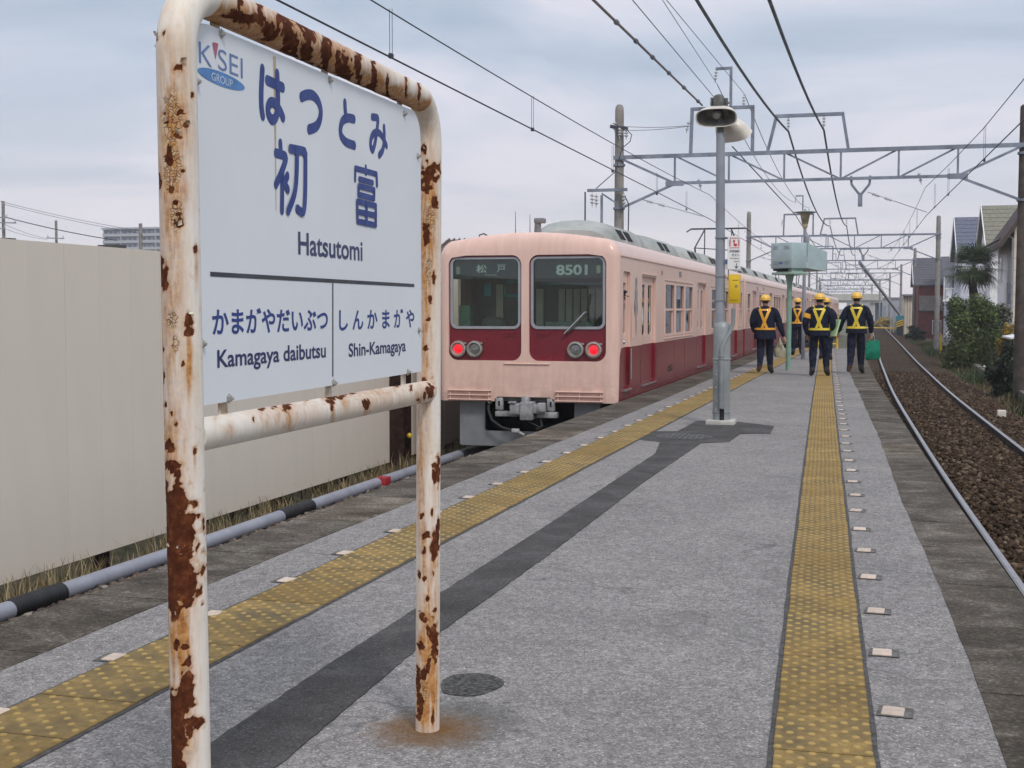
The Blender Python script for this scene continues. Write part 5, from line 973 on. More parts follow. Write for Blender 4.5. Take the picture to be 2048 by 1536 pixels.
    # cab door on the platform side
    cdm = MB(); v, f = fill2d([[(cab[0] + .005, .165), (cab[1] - .005, .165), (cab[1] - .005, 1.965), (cab[0] + .005, 1.965)], rrect(cab[0] + .07, cab[1] - .16, 1.0, 1.80, .03, 2)], .03, Matrix(((0, 0, 1, HW - .075), (1, 0, 0, 0), (0, 1, 0, 0), (0, 0, 0, 1)))); cdr = cdm.add(v, f).build('cab_door', m_body1, root, 0)
    MB().cyl((HW + .03, cab[1] - .08, .30), (HW + .03, cab[1] - .08, .78), .012, n=8).build('hand_rail', m_chrome, cdr); MB().cyl((HW + .03, cab[1] + .05, .95), (HW + .03, cab[1] + .05, 1.5), .010, n=8).build('hand_rail', m_creamp, cdr); MB().box(HW - .02, HW + .04, cab[0] - .02, cab[1], .13, .155).build('step', m_chrome, cdr); MB().ball((HW - .03, cab[0] + .2, .88), .03).build('handle', m_chrome, cdr)
    mb = MB(); letters(mb, 'KSEI', lambda a, b: Vector((HW + .004, 4.85 + .55 * a, .22 + .12 * b)), .01, 0, 2); mb.build('side_lettering', M('black_print', (.02, .02, .02), .5), root, 0)
    stk = MB()
    for (y, z, ry, rz) in ((1.50, 1.62, .13, .12), (1.48, 1.42, .17, .16), (1.5, 1.80, .08, .1)): stk.add([(HW + .004 + .001 * ry, y + ry * math.cos(a), z + rz * math.sin(a)) for a in np.linspace(0, 2 * math.pi, 17)[:-1]], [tuple(range(16))])
    stk.add([(HW + .0035, 1.49, .98), (HW + .0035, 1.52, .98), (HW + .0035, 1.56, 1.4), (HW + .0035, 1.45, 1.4)], [(0, 1, 2, 3)]); stk.build('body_sticker', M('dark_sticker', (.10, .10, .12), .5, 0, .35, 9, col2=(.35, .33, .30)), root, 0)
    for a, b in doors[:2]:
        for q in (a + lw / 2, b - lw / 2): MB().add([(HW - .041, q - .05 + .06 * math.cos(t), 1.28 + .16 * math.sin(t)) for t in np.linspace(0, 2 * math.pi, 17)[:-1]], [tuple(range(16))]).build('door_sticker', M('white_sticker', (.55, .57, .58), .5), root, 0)
    rf = MB(); rf.lathe((-.02, .75, 2.50), [(.10, 0), (.10, .05), (.06, .06), (.05, .28)], 14); rf.bbox(-.07, .10, .68, .82, 2.74, 2.82, .02); rf.build('roof_horn', M('grey_horn', (.16, .165, .17), .6), root, 40)
    an = MB()
    for (x, y, h) in ((-.62, 1.6, .5), (-.40, 1.7, .45)): an.cyl((x, y, 2.5), (x, y, 2.5 + h), .008, .004, n=6)
    an.tube([(-.95, .6, 2.44), (-.92, .55, 2.56), (-.85, .55, 2.58), (-.75, .6, 2.52)], .012, 6); an.build('antenna', m_wire, root)
    return root
lead = make_car(True, 'front car of the pink and dark red train, facing the camera with red tail lamps', None)
lead.location = (XT, YT, 0)
mid = make_car(False, 'second car of the train, coupled behind the front car', None); mid.location = (XT, YT + CAR, 0)
names = ['third car of the train, alongside the four workers in helmets', 'fourth car of the train, beyond the third', 'fifth car of the train, last but one from the front', 'far last car of the train near the overpass']
cars = [lead, mid]
for i, nm in enumerate(names): cars.append(copy_tree(mid, (XT, YT + CAR * (i + 2), 0), None, None, nm))
m_blind = M('dark_pantograph_steel', (.07, .08, .10), .5, .4, .15, 5)
def panto(y, parent):
    b = worldpos(parent); mb = MB(); z0 = 2.62; X = XT
    for s in (-.7, .7): mb.bar((X + s, y - .9, z0), (X + s, y + .9, z0), .06)
    for q in (-.9, .9): mb.bar((X - .7, y + q, z0), (X + .7, y + q, z0), .06)
    for s in (-.55, .55):
        mb.bar((X + s, y - .7, z0), (X + s * 1.1, y - 1.25, z0 + .75), .045); mb.bar((X + s, y + .7, z0), (X + s * 1.1, y + 1.25, z0 + .75), .045); mb.bar((X + s * 1.1, y - 1.25, z0 + .75), (X + s * .8, y, z0 + 1.42), .035); mb.bar((X + s * 1.1, y + 1.25, z0 + .75), (X + s * .8, y, z0 + 1.42), .035)
    mb.bar((X - .6, y - 1.25, z0 + .75), (X + .6, y + 1.25, z0 + .75), .03); mb.bar((X - .9, y, z0 + 1.44), (X + .9, y, z0 + 1.44), .10, .05); mb.bar((X - .9, y, z0 + 1.44), (X - 1.05, y, z0 + 1.34), .04); mb.bar((X + .9, y, z0 + 1.44), (X + 1.05, y, z0 + 1.34), .04); mb.box(X - .8, X + .8, y - 1.2, y + 1.2, 2.5, 2.58)
    return mb.build('pantograph', m_blind, parent)
panto(YT + CAR + 5.2, cars[1]); panto(YT + 3 * CAR + 1.5, cars[3])
# ------------------------------------------------------------------ overhead line gantries
def insulator(mb, p, d, L=.38, r=.055, n=10):
    d = Vector(d).normalized(); prof = [(.012, 0)]
    for k in range(3):
        a = L * (.22 + .24 * k); prof += [(.018, a - .05), (r, a - .02), (r * .9, a), (.02, a + .015)]
    prof += [(.012, L)]; mb.lathe(p, prof, n, 0, d); return mb
m_brownpole = M('dark_brown_concrete_pole', (.085, .068, .060), .85, 0, .2, 3)
def make_gantry(XL, XR, Y, label, group, first=True):
    g = thing('catenary_gantry', (XL, Y, -1.4), label, 'gantry', group)
    MB().lathe((XL, Y, -2.2), [(.175, 0), (.135, 9.7), (.125, 9.8), (.08, 9.88), (1e-5, 9.9)], 18).build('pole', m_conc_pole, g, 40)
    MB().lathe((XR, Y, -2.2), [(.175, 0), (.135, 9.3), (.125, 9.36), (.08, 9.4), (1e-5, 9.42)], 18).build('pole', m_brownpole if first else m_conc_pole, g, 40)
    zt, zb = 6.05, 5.22; xs = [XL + 1.75 + i * ((XR - XL - 3.55) / 5) for i in range(6)]
    mb = MB(); mb.bar((XL - .15, Y - .16, zt), (XR + .15, Y - .16, zt), .05, .12); mb.box(XL - .15, XR + .15, Y - .16, Y - .04, zt + .045, zt + .06); mb.build('top_chord', m_gantry, g, 0)
    mb = MB(); mb.bar((xs[0] - .15, Y - .16, zb), (xs[-1] + .15, Y - .16, zb), .05, .09); mb.build('bottom_chord', m_gantry, g, 0)
    for x in xs: MB().bar((x, Y - .15, zb), (x, Y - .15, zt), .06, .04).build('brace', m_gantry, g, 0)
    for i in range(5):
        a, b = ((xs[i], zt), (xs[i + 1], zb)) if i < 3 and i != 2 or i == 2 and False else ((xs[i], zb), (xs[i + 1], zt))
        if i == 2: a, b = (xs[2], zt), (xs[3], zb)
        MB().bar((a[0], Y - .12, a[1]), (b[0], Y - .12, b[1]), .06, .05).build('brace', m_gantry, g, 0)
    for x0, z0, x1, z1 in ((XL, zt, xs[0], zb), (XR, zt, xs[-1], zb), (xs[0], zb - .02, XL + .1, 4.5), (xs[-1], zb - .02, XR - .1, 4.5)): MB().bar((x0, Y - .14, z0), (x1, Y - .14, z1), .07, .07).build('brace', m_gantry, g, 0)
    for x in (xs[0], xs[-1]): MB().box(x - .28, x + .28, Y - .19, Y - .17, zb - .09, zb + .07).build('gusset_plate', m_gantry, g, 0)
    cl_ = MB()
    for x in (XL, XR):
        for z in (zt, zt - .22, 4.5): cl_.lathe((x, Y, z - .04), [(.17, 0), (.185, .005), (.185, .07), (.17, .075)], 16)
    cl_.build('pole_clamp', m_gantry, g, 30)
    o = XL + 7.76
    h = MB(); h.bar((o - 5.54, Y - .1, zt), (o - 5.50, Y - .1, 7.42), .10, .08); h.bar((o - 3.68, Y - .1, zt), (o - 3.68, Y - .1, 7.42), .10, .08); h.bar((o - 5.55, Y - .1, 7.44), (o - 3.63, Y - .1, 7.44), .08, .10); h.bar((o - 4.34, Y - .1, 7.44), (o - 4.34, Y - .1, 8.62), .08, .08); h.bar((o - 4.80, Y - .1, 8.62), (o - 4.30, Y - .1, 8.62), .07, .08); h.build('hat_frame', m_gantry, g, 0)
    t_ = MB(); t_.bar((o - 3.24, Y - .1, zt), (o - 2.98, Y - .1, 7.13), .09, .09); t_.bar((o - .88, Y - .1, zt), (o - 1.06, Y - .1, 7.13), .09, .09); t_.bar((o - 3.02, Y - .1, 7.13), (o - 1.02, Y - .1, 7.13), .09, .10); t_.build('feeder_frame', m_gantry, g, 0)
    y_ = MB(); y_.bar((o - .80, Y - .1, zb + .08), (o - .78, Y - .1, 5.05), .07); y_.bar((o - .78, Y - .1, 5.05), (o - .53, Y - .1, 4.72), .07); y_.bar((o - .25, Y - .1, zb + .08), (o - .27, Y - .1, 5.05), .07); y_.bar((o - .27, Y - .1, 5.05), (o - .53, Y - .1, 4.72), .07); y_.bar((o - .53, Y - .1, 4.8), (o - .53, Y - .1, 4.40), .13, .10); y_.build('drop_bracket', m_gantry, g, 0)
    for p, d in (((o - 2.63, Y - .1, 7.08), (.0, 0, -1)), ((o - 1.60, Y - .1, 7.08), (0, 0, -1)), ((o - 4.78, Y - .1, 8.58), (-.1, 0, -1)), ((o - 5.6, Y - .1, 7.1), (-.2, 0, -1)), ((o - 3.95, Y - .1, 7.48), (0, 0, 1)), ((o - 5.3, Y - .1, zb + .15), (.25, 0, -1)), ((o + 1.1, Y - .1, zb + .15), (.25, 0, -1))):
        insulator(MB(), p, d).build('insulator', m_porc, g, 30)
    # pull-off rods with insulators
    for a, b in (((XL + .75, 4.75), (o - 5.15, 4.20)), ((o - .32, 4.82), (o + 1.35, 4.20))):
        A = Vector((a[0], Y - .1, a[1])); B = Vector((b[0], Y - .1, b[1])); d = (B - A).normalized(); mb = MB(); mb.cyl(A, B, .012, n=6); mb.build('pull_off_rod', m_gantry, g)
        for s in (.12, .5): insulator(MB(), A + d * s, d, .30, .05).build('insulator', m_porc, g, 30)
    return g
g1 = make_gantry(-7.76, 3.98, 40, 'nearest overhead gantry, spanning both tracks above the workers', None)
# switchgear on the near left pole
sw = MB(); sw.bar((-8.7, 39.7, 5.05), (-7.45, 39.7, 5.05), .09); sw.bar((-8.25, 39.7, 4.9), (-8.25, 39.7, 2.8), .07); sw.bar((-8.25, 39.7, 4.95), (-7.8, 39.7, 4.65), .05); sw.build('cross_arm', m_gantry, g1, 0)
sw = MB(); sw.bbox(-8.3, -7.95, 39.55, 39.85, 2.55, 3.45, .03); sw.bbox(-8.25, -7.3, 39.5, 39.9, 2.45, 2.55, .02); sw.build('switch_cabinet', M('light_grey_cabinet', (.42, .43, .44), .5, 0, .08, 4), g1, 30)
for p in ((-8.55, 39.7, 4.98), (-8.42, 39.7, 4.95), (-7.55, 39.7, 4.95)): insulator(MB(), p, (0, 0, -1), .45, .07).build('insulator', m_porc, g1, 30)
for p in ((-7.86, 39.78, 6.95), (-7.7, 39.72, 6.75), (-7.5, 39.75, 6.72)): insulator(MB(), (p[0], p[1], p[2] + .2), (0, 0, -1), .34, .07).build('insulator', m_porc, g1, 30)
sw = MB(); sw.bar((-8.0, 39.75, 7.0), (-7.45, 39.75, 6.9), .08, .1); sw.tube([(-8.75, 39.6, 5.0), (-8.75, 39.6, 3.6), (-8.72, 39.6, 3.1)], .025, 6); sw.tube([(-8.72, 39.6, 3.1), (-8.5, 39.6, 2.85), (-8.3, 39.6, 3.0)], .015, 6); sw.tube([(-7.5, 39.7, 6.9), (-7.3, 39.6, 6.7), (-7.35, 39.6, 6.5), (-7.6, 39.6, 6.3), (-7.8, 39.6, 5.6), (-8.4, 39.6, 5.1)], .014, 6); sw.tube([(-7.55, 39.7, 4.9), (-7.4, 39.7, 4.6), (-7.42, 39.7, 3.2)], .02, 6); sw.build('cable_loop', m_wire, g1)
GY = [(40, 0), (86, -.35), (131, -.55), (178, -1.0), (224, -2.0), (270, -3.5), (318, -5.2), (366, -7.6)]
glab = ['second overhead gantry, beyond the monitor pole', 'third overhead gantry, with its right pole by the red house', 'fourth overhead gantry down the line', 'fifth overhead gantry down the line', 'sixth overhead gantry, small in the distance', 'seventh overhead gantry, tiny near the overpass', 'farthest overhead gantry, past the overpass']
# copies further down the line (without the near pole's switchgear)
extra = [c for c in g1.children if c.name.split('.')[0] in ('cross_arm', 'switch_cabinet', 'cable_loop')] + [c for c in g1.children if c.name.startswith('insulator')][-6:]
g1['group'] = 'overhead gantries along the line'
for (Y, dx), lb in zip(GY[1:], glab):
    c = g1.copy(); COL.objects.link(c); c.location = (-7.76 + dx, Y, -1.4); c['label'] = lb
    for ch in g1.children:
        if ch in extra: continue
        q = ch.copy(); COL.objects.link(q); q.parent = c
        if ch.data.materials[0] == m_brownpole: q.data = ch.data.copy(); q.data.materials[0] = m_conc_pole
bp = MB(); bp.bar((-1.15 - .55, 131.3, 5.9), (3.3, 165, -.2), .24); tag(bp.build('stay_strut', m_galv), 'slanting grey strut leaning across the far overhead gantries', 'strut')
# ------------------------------------------------------------------ wires
def shift(Y): return float(np.interp(Y, [p[0] for p in GY], [p[1] for p in GY]))
def span(p, q, sag, n=16):
    p = Vector(p); q = Vector(q); return [p.lerp(q, i / n) - Vector((0, 0, sag * 4 * (i / n) * (1 - i / n))) for i in range(n + 1)]
def wire(name, x, z, sag, r, mat, label, cat='overhead wire', y0=-6, x_of=None, z_of=None, nmax=6):
    pts = []; ys = [y0] + [p[0] for p in GY[:nmax]]
    fx = x_of or (lambda Y: x + shift(Y)); 
    for a, b in zip(ys, ys[1:]): sgm = span((fx(a), a, z), (fx(b), b, z), sag); pts += sgm if not pts else sgm[1:]
    return tag(MB().tube(pts, r, 6).build(name, mat), label, cat)
lc = thing('contact_wire', (-5.1, 40, 4.12), 'contact wire over the train track, hung from thin droppers', 'overhead wire'); 
zig = lambda Y, s: (.15 if (round(Y / 45) % 2) else -.15) * s
MB().tube([(-5.1 + shift(y) + zig(y, 1), y, 4.12) for y in [-6] + [p[0] for p in GY[:6]]], .010, 6).build('wire', m_wire, lc)
MB().tube(sum([span((-5.1 + shift(a) + zig(a, 1), a, 4.85), (-5.1 + shift(b) + zig(b, 1), b, 4.85), .25) for a, b in zip([-6] + [p[0] for p in GY[:5]], [p[0] for p in GY[:6]])], []), .008, 6).build('messenger', m_wire, lc)
def dropper(lc, x, y, z0, z1):
    mb = MB(); mb.cyl((x - .015, y, z0), (x - .015, y, z1), .0035, n=4); mb.cyl((x + .015, y, z0), (x + .015, y, z1), .0035, n=4); mb.box(x - .02, x + .02, y - .03, y + .03, z0 - .02, z0 + .03); return mb.build('dropper', m_wire, lc)
for y in (8, 13.35, 19.35, 25.6, 31, 36, 45, 50, 55, 60, 66, 72, 78): dropper(lc, -5.1 + zig(y, 0), y, 4.12, 4.63 if y < 38 else 4.66)
XRr = lambda y: railL(y) + .72
rc = thing('contact_wire', (1.1, 40, 4.12), 'contact wire over the curving right track, with droppers', 'overhead wire')
stg = [(-6, 2.2), (20.2, 2.0), (40, 1.35), (86, .62), (131, .35), (178, -.2), (224, -1.2)]
MB().tube([(x, y, 4.12) for y, x in stg], .010, 6).build('wire', m_wire, rc)
ms = [(2.2, -6, 5.1), (2.1, 8, 4.75), (2.0, 20.3, 4.72), (1.87, 26.3, 4.78), (1.62, 33, 4.85), (1.3, 40, 4.92)] + [tuple(q) for q in span((1.3, 40, 4.92), (.6, 86, 4.92), .3)][1:]
MB().tube([(x, y, z) for x, y, z in ms], .008, 6).build('messenger', m_wire, rc)
for y, x in ((14, 2.06), (25.6, 1.86), (33, 1.6), (37, 1.45), (46, 1.25), (52, 1.15), (58, 1.05), (64, .96)): dropper(rc, x, y, 4.12, 4.75 if y < 40 else 4.72)
wire('feeder_cable', -2.63, 6.68, .75, .030, m_wire_thick, 'thick dark feeder cable, left one of the pair above the platform')
wire('feeder_cable', -1.60, 6.68, .75, .030, m_wire_thick, 'thick dark feeder cable, right one of the pair above the platform')
kn = thing('insulated_cable', (-5.2, 30, 7.4), 'brownish covered cable with ring clamps ending at the hat frame', 'overhead wire')
def through(px, py, z=None, X=None): return atz(px, py, z) if z is not None else atx(px, py, X)
A = Vector((-5.2, 39.9, 7.55)); Bp = atz(1187, 0, 7.05); B2 = Bp + (Bp - A) * .8; B2.z = Bp.z + .1
MB().tube([A.lerp(Bp, t / 8) for t in range(9)] + [B2], .028, 8).build('cable', M('covered_brown_cable', (.20, .17, .165), .6), kn)
for t in (.06, .25, .42, .58, .72, .86): P = A.lerp(Bp, t); MB().tube([P - (A - Bp).normalized() * .06, P + (A - Bp).normalized() * .06], .055, 8).build('clamp_ring', M('clamp_blue_grey', (.12, .15, .21), .5), kn)
A2 = Vector((-5.4, 39.9, 5.9)); MB().tube([Vector((-4.3, 40.1, 6.3)), Vector((-3.6, 60, 5.6)), Vector((-3.4, 86, 4.6))], .02, 6).build('cable', m_wire, kn)
def line(name, p, q, r, label, sag=0.0, mat=m_wire, ext=1.0): 
    p = Vector(p); q = Vector(q); q2 = p + (q - p) * ext; return tag(MB().tube(span(p, q2, sag, 12), r, 5).build(name, mat), label, 'overhead wire')
line('thin_wire', (-4.78, 39.9, 8.2), atz(1325, 0, 7.9), .008, 'thin wire from the tall gantry arm, left strand', 0, ext=1.8); line('thin_wire', (-3.95, 39.9, 7.85), atz(1333, 0, 7.6), .008, 'thin wire from the tall gantry arm, right strand', 0, ext=1.8)
line('thin_wire', (-4.7, 39.9, 7.6), atz(1265, 0, 7.1), .010, 'thin wire crossing the sky to the lamp top', 0, ext=1.8)
line('thin_wire', (-7.6, 39.7, 6.98), (-5.65, 39.9, 6.95), .008, 'upper of two short wires from left pole to hat frame', .04); line('thin_wire', (-7.6, 39.7, 6.86), (-5.65, 39.9, 6.93), .008, 'lower of two short wires from left pole to hat frame', .04)
line('thin_wire', (-4.78, 40.1, 8.2), (-5.1, 86, 8.2), .012, 'thin wire from tall gantry arm to the second gantry', .8); line('thin_wire', (-3.95, 40.1, 7.85), (-4.3, 86, 7.85), .012, 'thin wire over the second gantry hat frame', .8)
line('thin_wire', (-8.3, 85, 6.4), (-4.8, 60, 4.3), .010, 'wire with round insulators left of the second gantry', .1)
# signs of the far left: poles, wires, apartment block
def far_pole(x, y0, y1, Y, r, label, arms=()):
    p = aty(x, y0, Y); o = thing('utility_pole', (p.x, Y, -1.7), label, 'utility pole'); MB().cyl((p.x, Y, -2), p, r * 1.25, r, 12).build('pole', m_conc_pole, o)
    for (xa, xb, ya, yb) in arms:
        a = aty(xa, ya, Y - .3); b = aty(xb, yb, Y - .3); MB().bar(a, b, .10).build('cross_arm', m_galv, o)
        for t in (.05, .95): q = a.lerp(b, t); insulator(MB(), q, (0, 0, 1), .35, .09, 8).build('insulator', m_porc, o, 30)
    return o
far_pole(6, 402, 480, 95, .13, 'pale utility pole at the left edge above the fence', ((-4, 32, 445, 446), (-8, 14, 435, 435), (-6, 10, 457, 457)))
far_pole(112, 441, 480, 110, .12, 'short utility pole between the left edge and the apartment block', ((94, 128, 476, 477),))
far_pole(281, 447, 505, 100, .15, 'grey utility pole in front of the apartment block', ())
for (p, q, r, lb) in (((6, 404, 95), (282, 462, 100), .018, 'upper wire of the pair sloping to the block'), ((6, 408, 95), (282, 467, 100), .018, 'second wire of the pair sloping to the block'), ((6, 433, 95), (235, 481, 99), .04, 'thick cable sloping down over the fence top'), ((6, 447, 95), (95, 477, 110), .016, 'slack wire sagging to the short pole, upper'), ((6, 456, 95), (95, 479, 110), .016, 'slack wire sagging to the short pole, lower')):
    a = aty(p[0] - 60 if p[0] == 6 and False else p[0], p[1], p[2]); b = aty(q[0], q[1], q[2]); tag(MB().tube(span(a, b, .15), r, 5).build('power_line', m_wire), lb, 'power line')
tag(MB().tube(span(aty(-30, 395, 93), aty(6, 404, 95), .02), .018, 5).build('power_line', m_wire), 'wire leaving the left edge of the photo', 'power line')
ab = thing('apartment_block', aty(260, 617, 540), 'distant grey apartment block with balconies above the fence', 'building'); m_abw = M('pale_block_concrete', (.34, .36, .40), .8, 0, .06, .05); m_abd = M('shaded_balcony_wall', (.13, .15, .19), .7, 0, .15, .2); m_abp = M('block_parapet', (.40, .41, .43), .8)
pa = aty(207, 456, 540); pb = aty(345, 456, 540); xA, xB, zT = pa.x, pb.x, pa.z
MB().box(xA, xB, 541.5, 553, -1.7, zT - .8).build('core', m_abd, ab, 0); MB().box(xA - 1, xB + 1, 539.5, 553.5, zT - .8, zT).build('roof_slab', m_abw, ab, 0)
for k in range(13):
    z = zT - .8 - 3.15 * (k + 1)
    if z < 0: break
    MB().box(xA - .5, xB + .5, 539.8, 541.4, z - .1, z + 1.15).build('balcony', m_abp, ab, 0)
    for j in range(14):
        x = xA + 1 + j * (xB - xA - 2) / 13.5; MB().box(x, x + 1.4, 541.35, 541.5, z + 1.2, z + 2.4).build('window', M('block_window', (.30, .34, .42), .2), ab, 0)
for j in range(5): x = xA + j * (xB - xA) / 4; MB().box(x - .25, x + .25, 539.9, 541.6, -1.7, zT - .8).build('partition', m_abw, ab, 0)
for j, (x0, x1, y0) in enumerate(((195, 240, 490), (0, 18, 476))):
    a = aty(x0, y0, 150); b = aty(x1, y0, 150); h = thing('low_house', (a.x, 150, -1.7), 'dark flat roof edge showing over the fence top, ' + ('below the apartment block' if j == 0 else 'at the left edge'), 'house')
    MB().box(a.x + .3, b.x - .3, 150.2, 151.3, -1.7, a.z - .55).build('wall', M('grey_house_wall', (.3, .29, .28), .8), h, 0); MB().box(a.x, b.x, 150, 151.5, a.z - .55, a.z).build('roof', M('dark_roof_edge', (.04, .032, .032), .7), h, 0)
# brown roofed house glimpsed left of the train
h = thing('ribbed_roof_house', (-12.5, 44, -1.4), 'brown ribbed roof of a house just left of the train front', 'house'); m_broof = M('brown_ribbed_roof', (.13, .095, .085), .7, 0, .15, 3)
MB().box(-15, -10.5, 42, 50, -1.7, 2.6).build('wall', M('brown_wall', (.12, .09, .07), .8), h, 0)
rf = MB(); rf.add([(-15.4, 41.5, 2.5), (-9.9, 41.5, 2.5), (-9.9, 46, 3.95), (-15.4, 46, 3.95)], [(0, 1, 2, 3)]); rf.add([(-15.4, 50.5, 2.5), (-9.9, 50.5, 2.5), (-9.9, 46, 3.95), (-15.4, 46, 3.95)], [(3, 2, 1, 0)])
for i in range(28): x = -15.3 + i * .2; rf.bar((x, 41.5, 2.53), (x, 46, 3.98), .05, .04)
rf.build('roof', m_broof, h, 0)
# ------------------------------------------------------------------ people
m_navy_c = M('navy_work_cloth', (.012, .016, .034), .85, 0, .25, 14, .3, 60, spec=.2); m_navy_t = M('navy_trousers', (.014, .018, .036), .85, 0, .25, 14, .3, 60, spec=.2); m_skin = M('skin', (.42, .25, .17), .55, 0, .08, 20); m_boot = M('dark_boots', (.022, .020, .022), .6, 0, .25, 20); m_hair = M('black_hair', (.012, .011, .011), .6, 0, .2, 60)
m_helmet = M('yellow_helmet', (.80, .47, .07), .35, 0, .04, 6); m_vest_o = M('orange_yellow_webbing', (.75, .36, .02), .5, 0, .08, 30, coat=.2); m_vest_y = M('yellow_webbing', (.68, .52, .03), .5, 0, .08, 30, coat=.2); m_sole = M('brown_boot_sole', (.10, .065, .042), .8)
def hand(mb, wr, d, side, curl=.5, s=1.0):
    """palm, four unequal curled fingers and a thumb leaving the side of the palm"""
    d = Vector(d).normalized(); out = Vector((side, 0, 0)); fw = d.cross(out).normalized(); fw = fw if fw.y > 0 else -fw; lat = fw.cross(d).normalized()  # lat: across knuckles? fingers spread along fw
    inn = -out; L = .085 * s
    mb.tube([wr - d * .02, wr + d * .03 * s, wr + d * L], [.024 * s, .033 * s, .034 * s], 8, 1)
    for i, ln in enumerate((.068, .078, .073, .058)):
        b = wr + d * L * .92 + fw * (.030 - .020 * i) * s; p1 = b + d * ln * .45 * s + inn * curl * .012; p2 = p1 + (d * (1 - curl) + inn * curl).normalized() * ln * .4 * s; p3 = p2 + (d * (1 - 1.6 * curl) + inn * 1.3 * curl).normalized() * ln * .3 * s
        mb.tube([b, p1, p2, p3], [.0095 * s, .009 * s, .0082 * s, .006 * s], 6, 1)
    b = wr + d * .03 * s + fw * .028 * s; p1 = b + (fw + d * .5).normalized() * .035 * s; p2 = p1 + (d + fw * .2 + inn * curl * .6).normalized() * .028 * s; mb.tube([b, p1, p2], [.012 * s, .0105 * s, .007 * s], 6, 1)
def make_person(loc, label, pose, vest=None, scale=1.0, hat='helmet', hem=.80, rz=0.0, bulk=1.0, yaw_head=0.0, armband=None):
    P = thing('person', (0, 0, 0), label, 'person', None)
    J = {'pelvis': ((0, 0, .93), .150, .115), 'belly': ((0, .005, 1.08), .150 * bulk, .118 * bulk), 'chest': ((0, -.005, 1.25), .170 * bulk, .122 * bulk), 'collar': ((0, -.005, 1.385), .125 * bulk, .095), 'neck': ((0, .012, 1.455), .058, .060), 'jaw': ((0, .03, 1.52), .070, .080), 'skull': ((0, .022, 1.60), .080, .098), 'crown': ((0, .015, 1.665), .055, .066)}
    E = [('pelvis', 'belly'), ('belly', 'chest'), ('chest', 'collar'), ('collar', 'neck'), ('neck', 'jaw'), ('jaw', 'skull'), ('skull', 'crown')]
    for s, nm in ((-1, 'L'), (1, 'R')):
        a = pose[nm]; hy, hk = a['knee'], a['ankle']
        J['sh' + nm] = ((s * .190 * bulk, -.005, 1.37), .082, .085); J['el' + nm] = ((a['elbow']), .068 * bulk, .072 * bulk); J['wr' + nm] = ((a['wrist']), .043, .043)
        J['hip' + nm] = ((s * .092, 0, .88), .100, .108); J['kn' + nm] = (a['knee'], .088, .090); J['an' + nm] = (a['ankle'], .066, .070)
        an = Vector(a['ankle']); td = Vector(a.get('toe', (0, 1, -.35))).normalized(); J['to' + nm] = (tuple(an + td * .15 + Vector((s * .045, 0, -.02))), .052, .046); J['he' + nm] = (tuple(an - td * .045 + Vector((0, 0, -.035))), .056, .056)
        E += [('collar', 'sh' + nm), ('sh' + nm, 'el' + nm), ('el' + nm, 'wr' + nm), ('pelvis', 'hip' + nm), ('hip' + nm, 'kn' + nm), ('kn' + nm, 'an' + nm), ('an' + nm, 'to' + nm), ('an' + nm, 'he' + nm)]
    ks = list(J); bm = bmesh.new(); sk = bm.verts.layers.skin.verify(); vs = [bm.verts.new(J[k][0]) for k in ks]
    for v, k in zip(vs, ks): v[sk].radius = (J[k][1], J[k][2]); v[sk].use_root = (k == 'pelvis')
    for a, b in E: bm.edges.new((vs[ks.index(a)], vs[ks.index(b)]))
    me = bpy.data.meshes.new('body'); bm.to_mesh(me); bm.free(); tmp = bpy.data.objects.new('body', me); COL.objects.link(tmp)
    md = tmp.modifiers.new('s', 'SKIN'); md.use_smooth_shade = True; md.branch_smoothing = .6; tmp.modifiers.new('u', 'SUBSURF').levels = 2
    bpy.context.view_layer.update(); ev = tmp.evaluated_get(bpy.context.evaluated_depsgraph_get()); m2 = ev.to_mesh()
    mb = MB(); vv = [v.co.copy() for v in m2.vertices]; ff = [tuple(p.vertices) for p in m2.polygons]; ev.to_mesh_clear(); bpy.data.objects.remove(tmp); bpy.data.meshes.remove(me)
    # soft cloth folds
    vv2 = []
    for v in vv:
        a = .010 if v.z < 1.42 and v.z > .12 else 0; q = noise.noise_vector(Vector((v.x * 9, v.y * 9, v.z * 16))); vv2.append(v + q * a)
    mi = []
    for f in ff:
        c = sum((vv[i] for i in f), Vector()) / len(f)
        if c.z > 1.475: m = 3 if (c.y < .035 and c.z > 1.52) or c.z > 1.60 else 1
        elif c.z < 1.0 and min((c - Vector(pose[n_]['ankle'])).length for n_ in 'LR') < .20 and c.z < max(.17, min(Vector(pose[n_]['ankle']).z for n_ in 'LR') + .1): m = 2
        else: m = 0
        if m == 2:
            nm_ = min('LR', key=lambda q: (c - Vector(pose[q]['ankle'])).length); e1 = vv[f[1]] - vv[f[0]]; e2 = vv[f[2]] - vv[f[0]]
            if pose[nm_]['toe'][2] < -.6 and c.z < pose[nm_]['ankle'][2] - .01 and e1.cross(e2).normalized().y < -.25: m = 5
        mi.append(m)
    mb.v = [tuple(v) for v in vv2]; mb.f = ff; mb.m = mi
    for s, nm in ((-1, 'L'), (1, 'R')):
        e, w_ = Vector(pose[nm]['elbow']), Vector(pose[nm]['wrist']); hand(mb, w_ + (w_ - e).normalized() * .02, (w_ - e), s, pose[nm].get('curl', .5))
    # face: eyes, nose, mouth, ears
    for s in (-1, 1): mb.ball((s * .032, .112, 1.59), .011, 8, 4); mb.lathe((s * .082, .02, 1.575), [(.004, -.012), (.02, 0), (.022, .008), (1e-5, .012)], 8, 1, (s, -.2, 0), 1, 1.4)
    mb.tube([(0, .112, 1.60), (0, .128, 1.56), (0, .112, 1.55)], [.009, .016, .01], 6, 1); mb.tube([(-.025, .108, 1.515), (0, .114, 1.513), (.025, .108, 1.515)], .005, 6, 4)
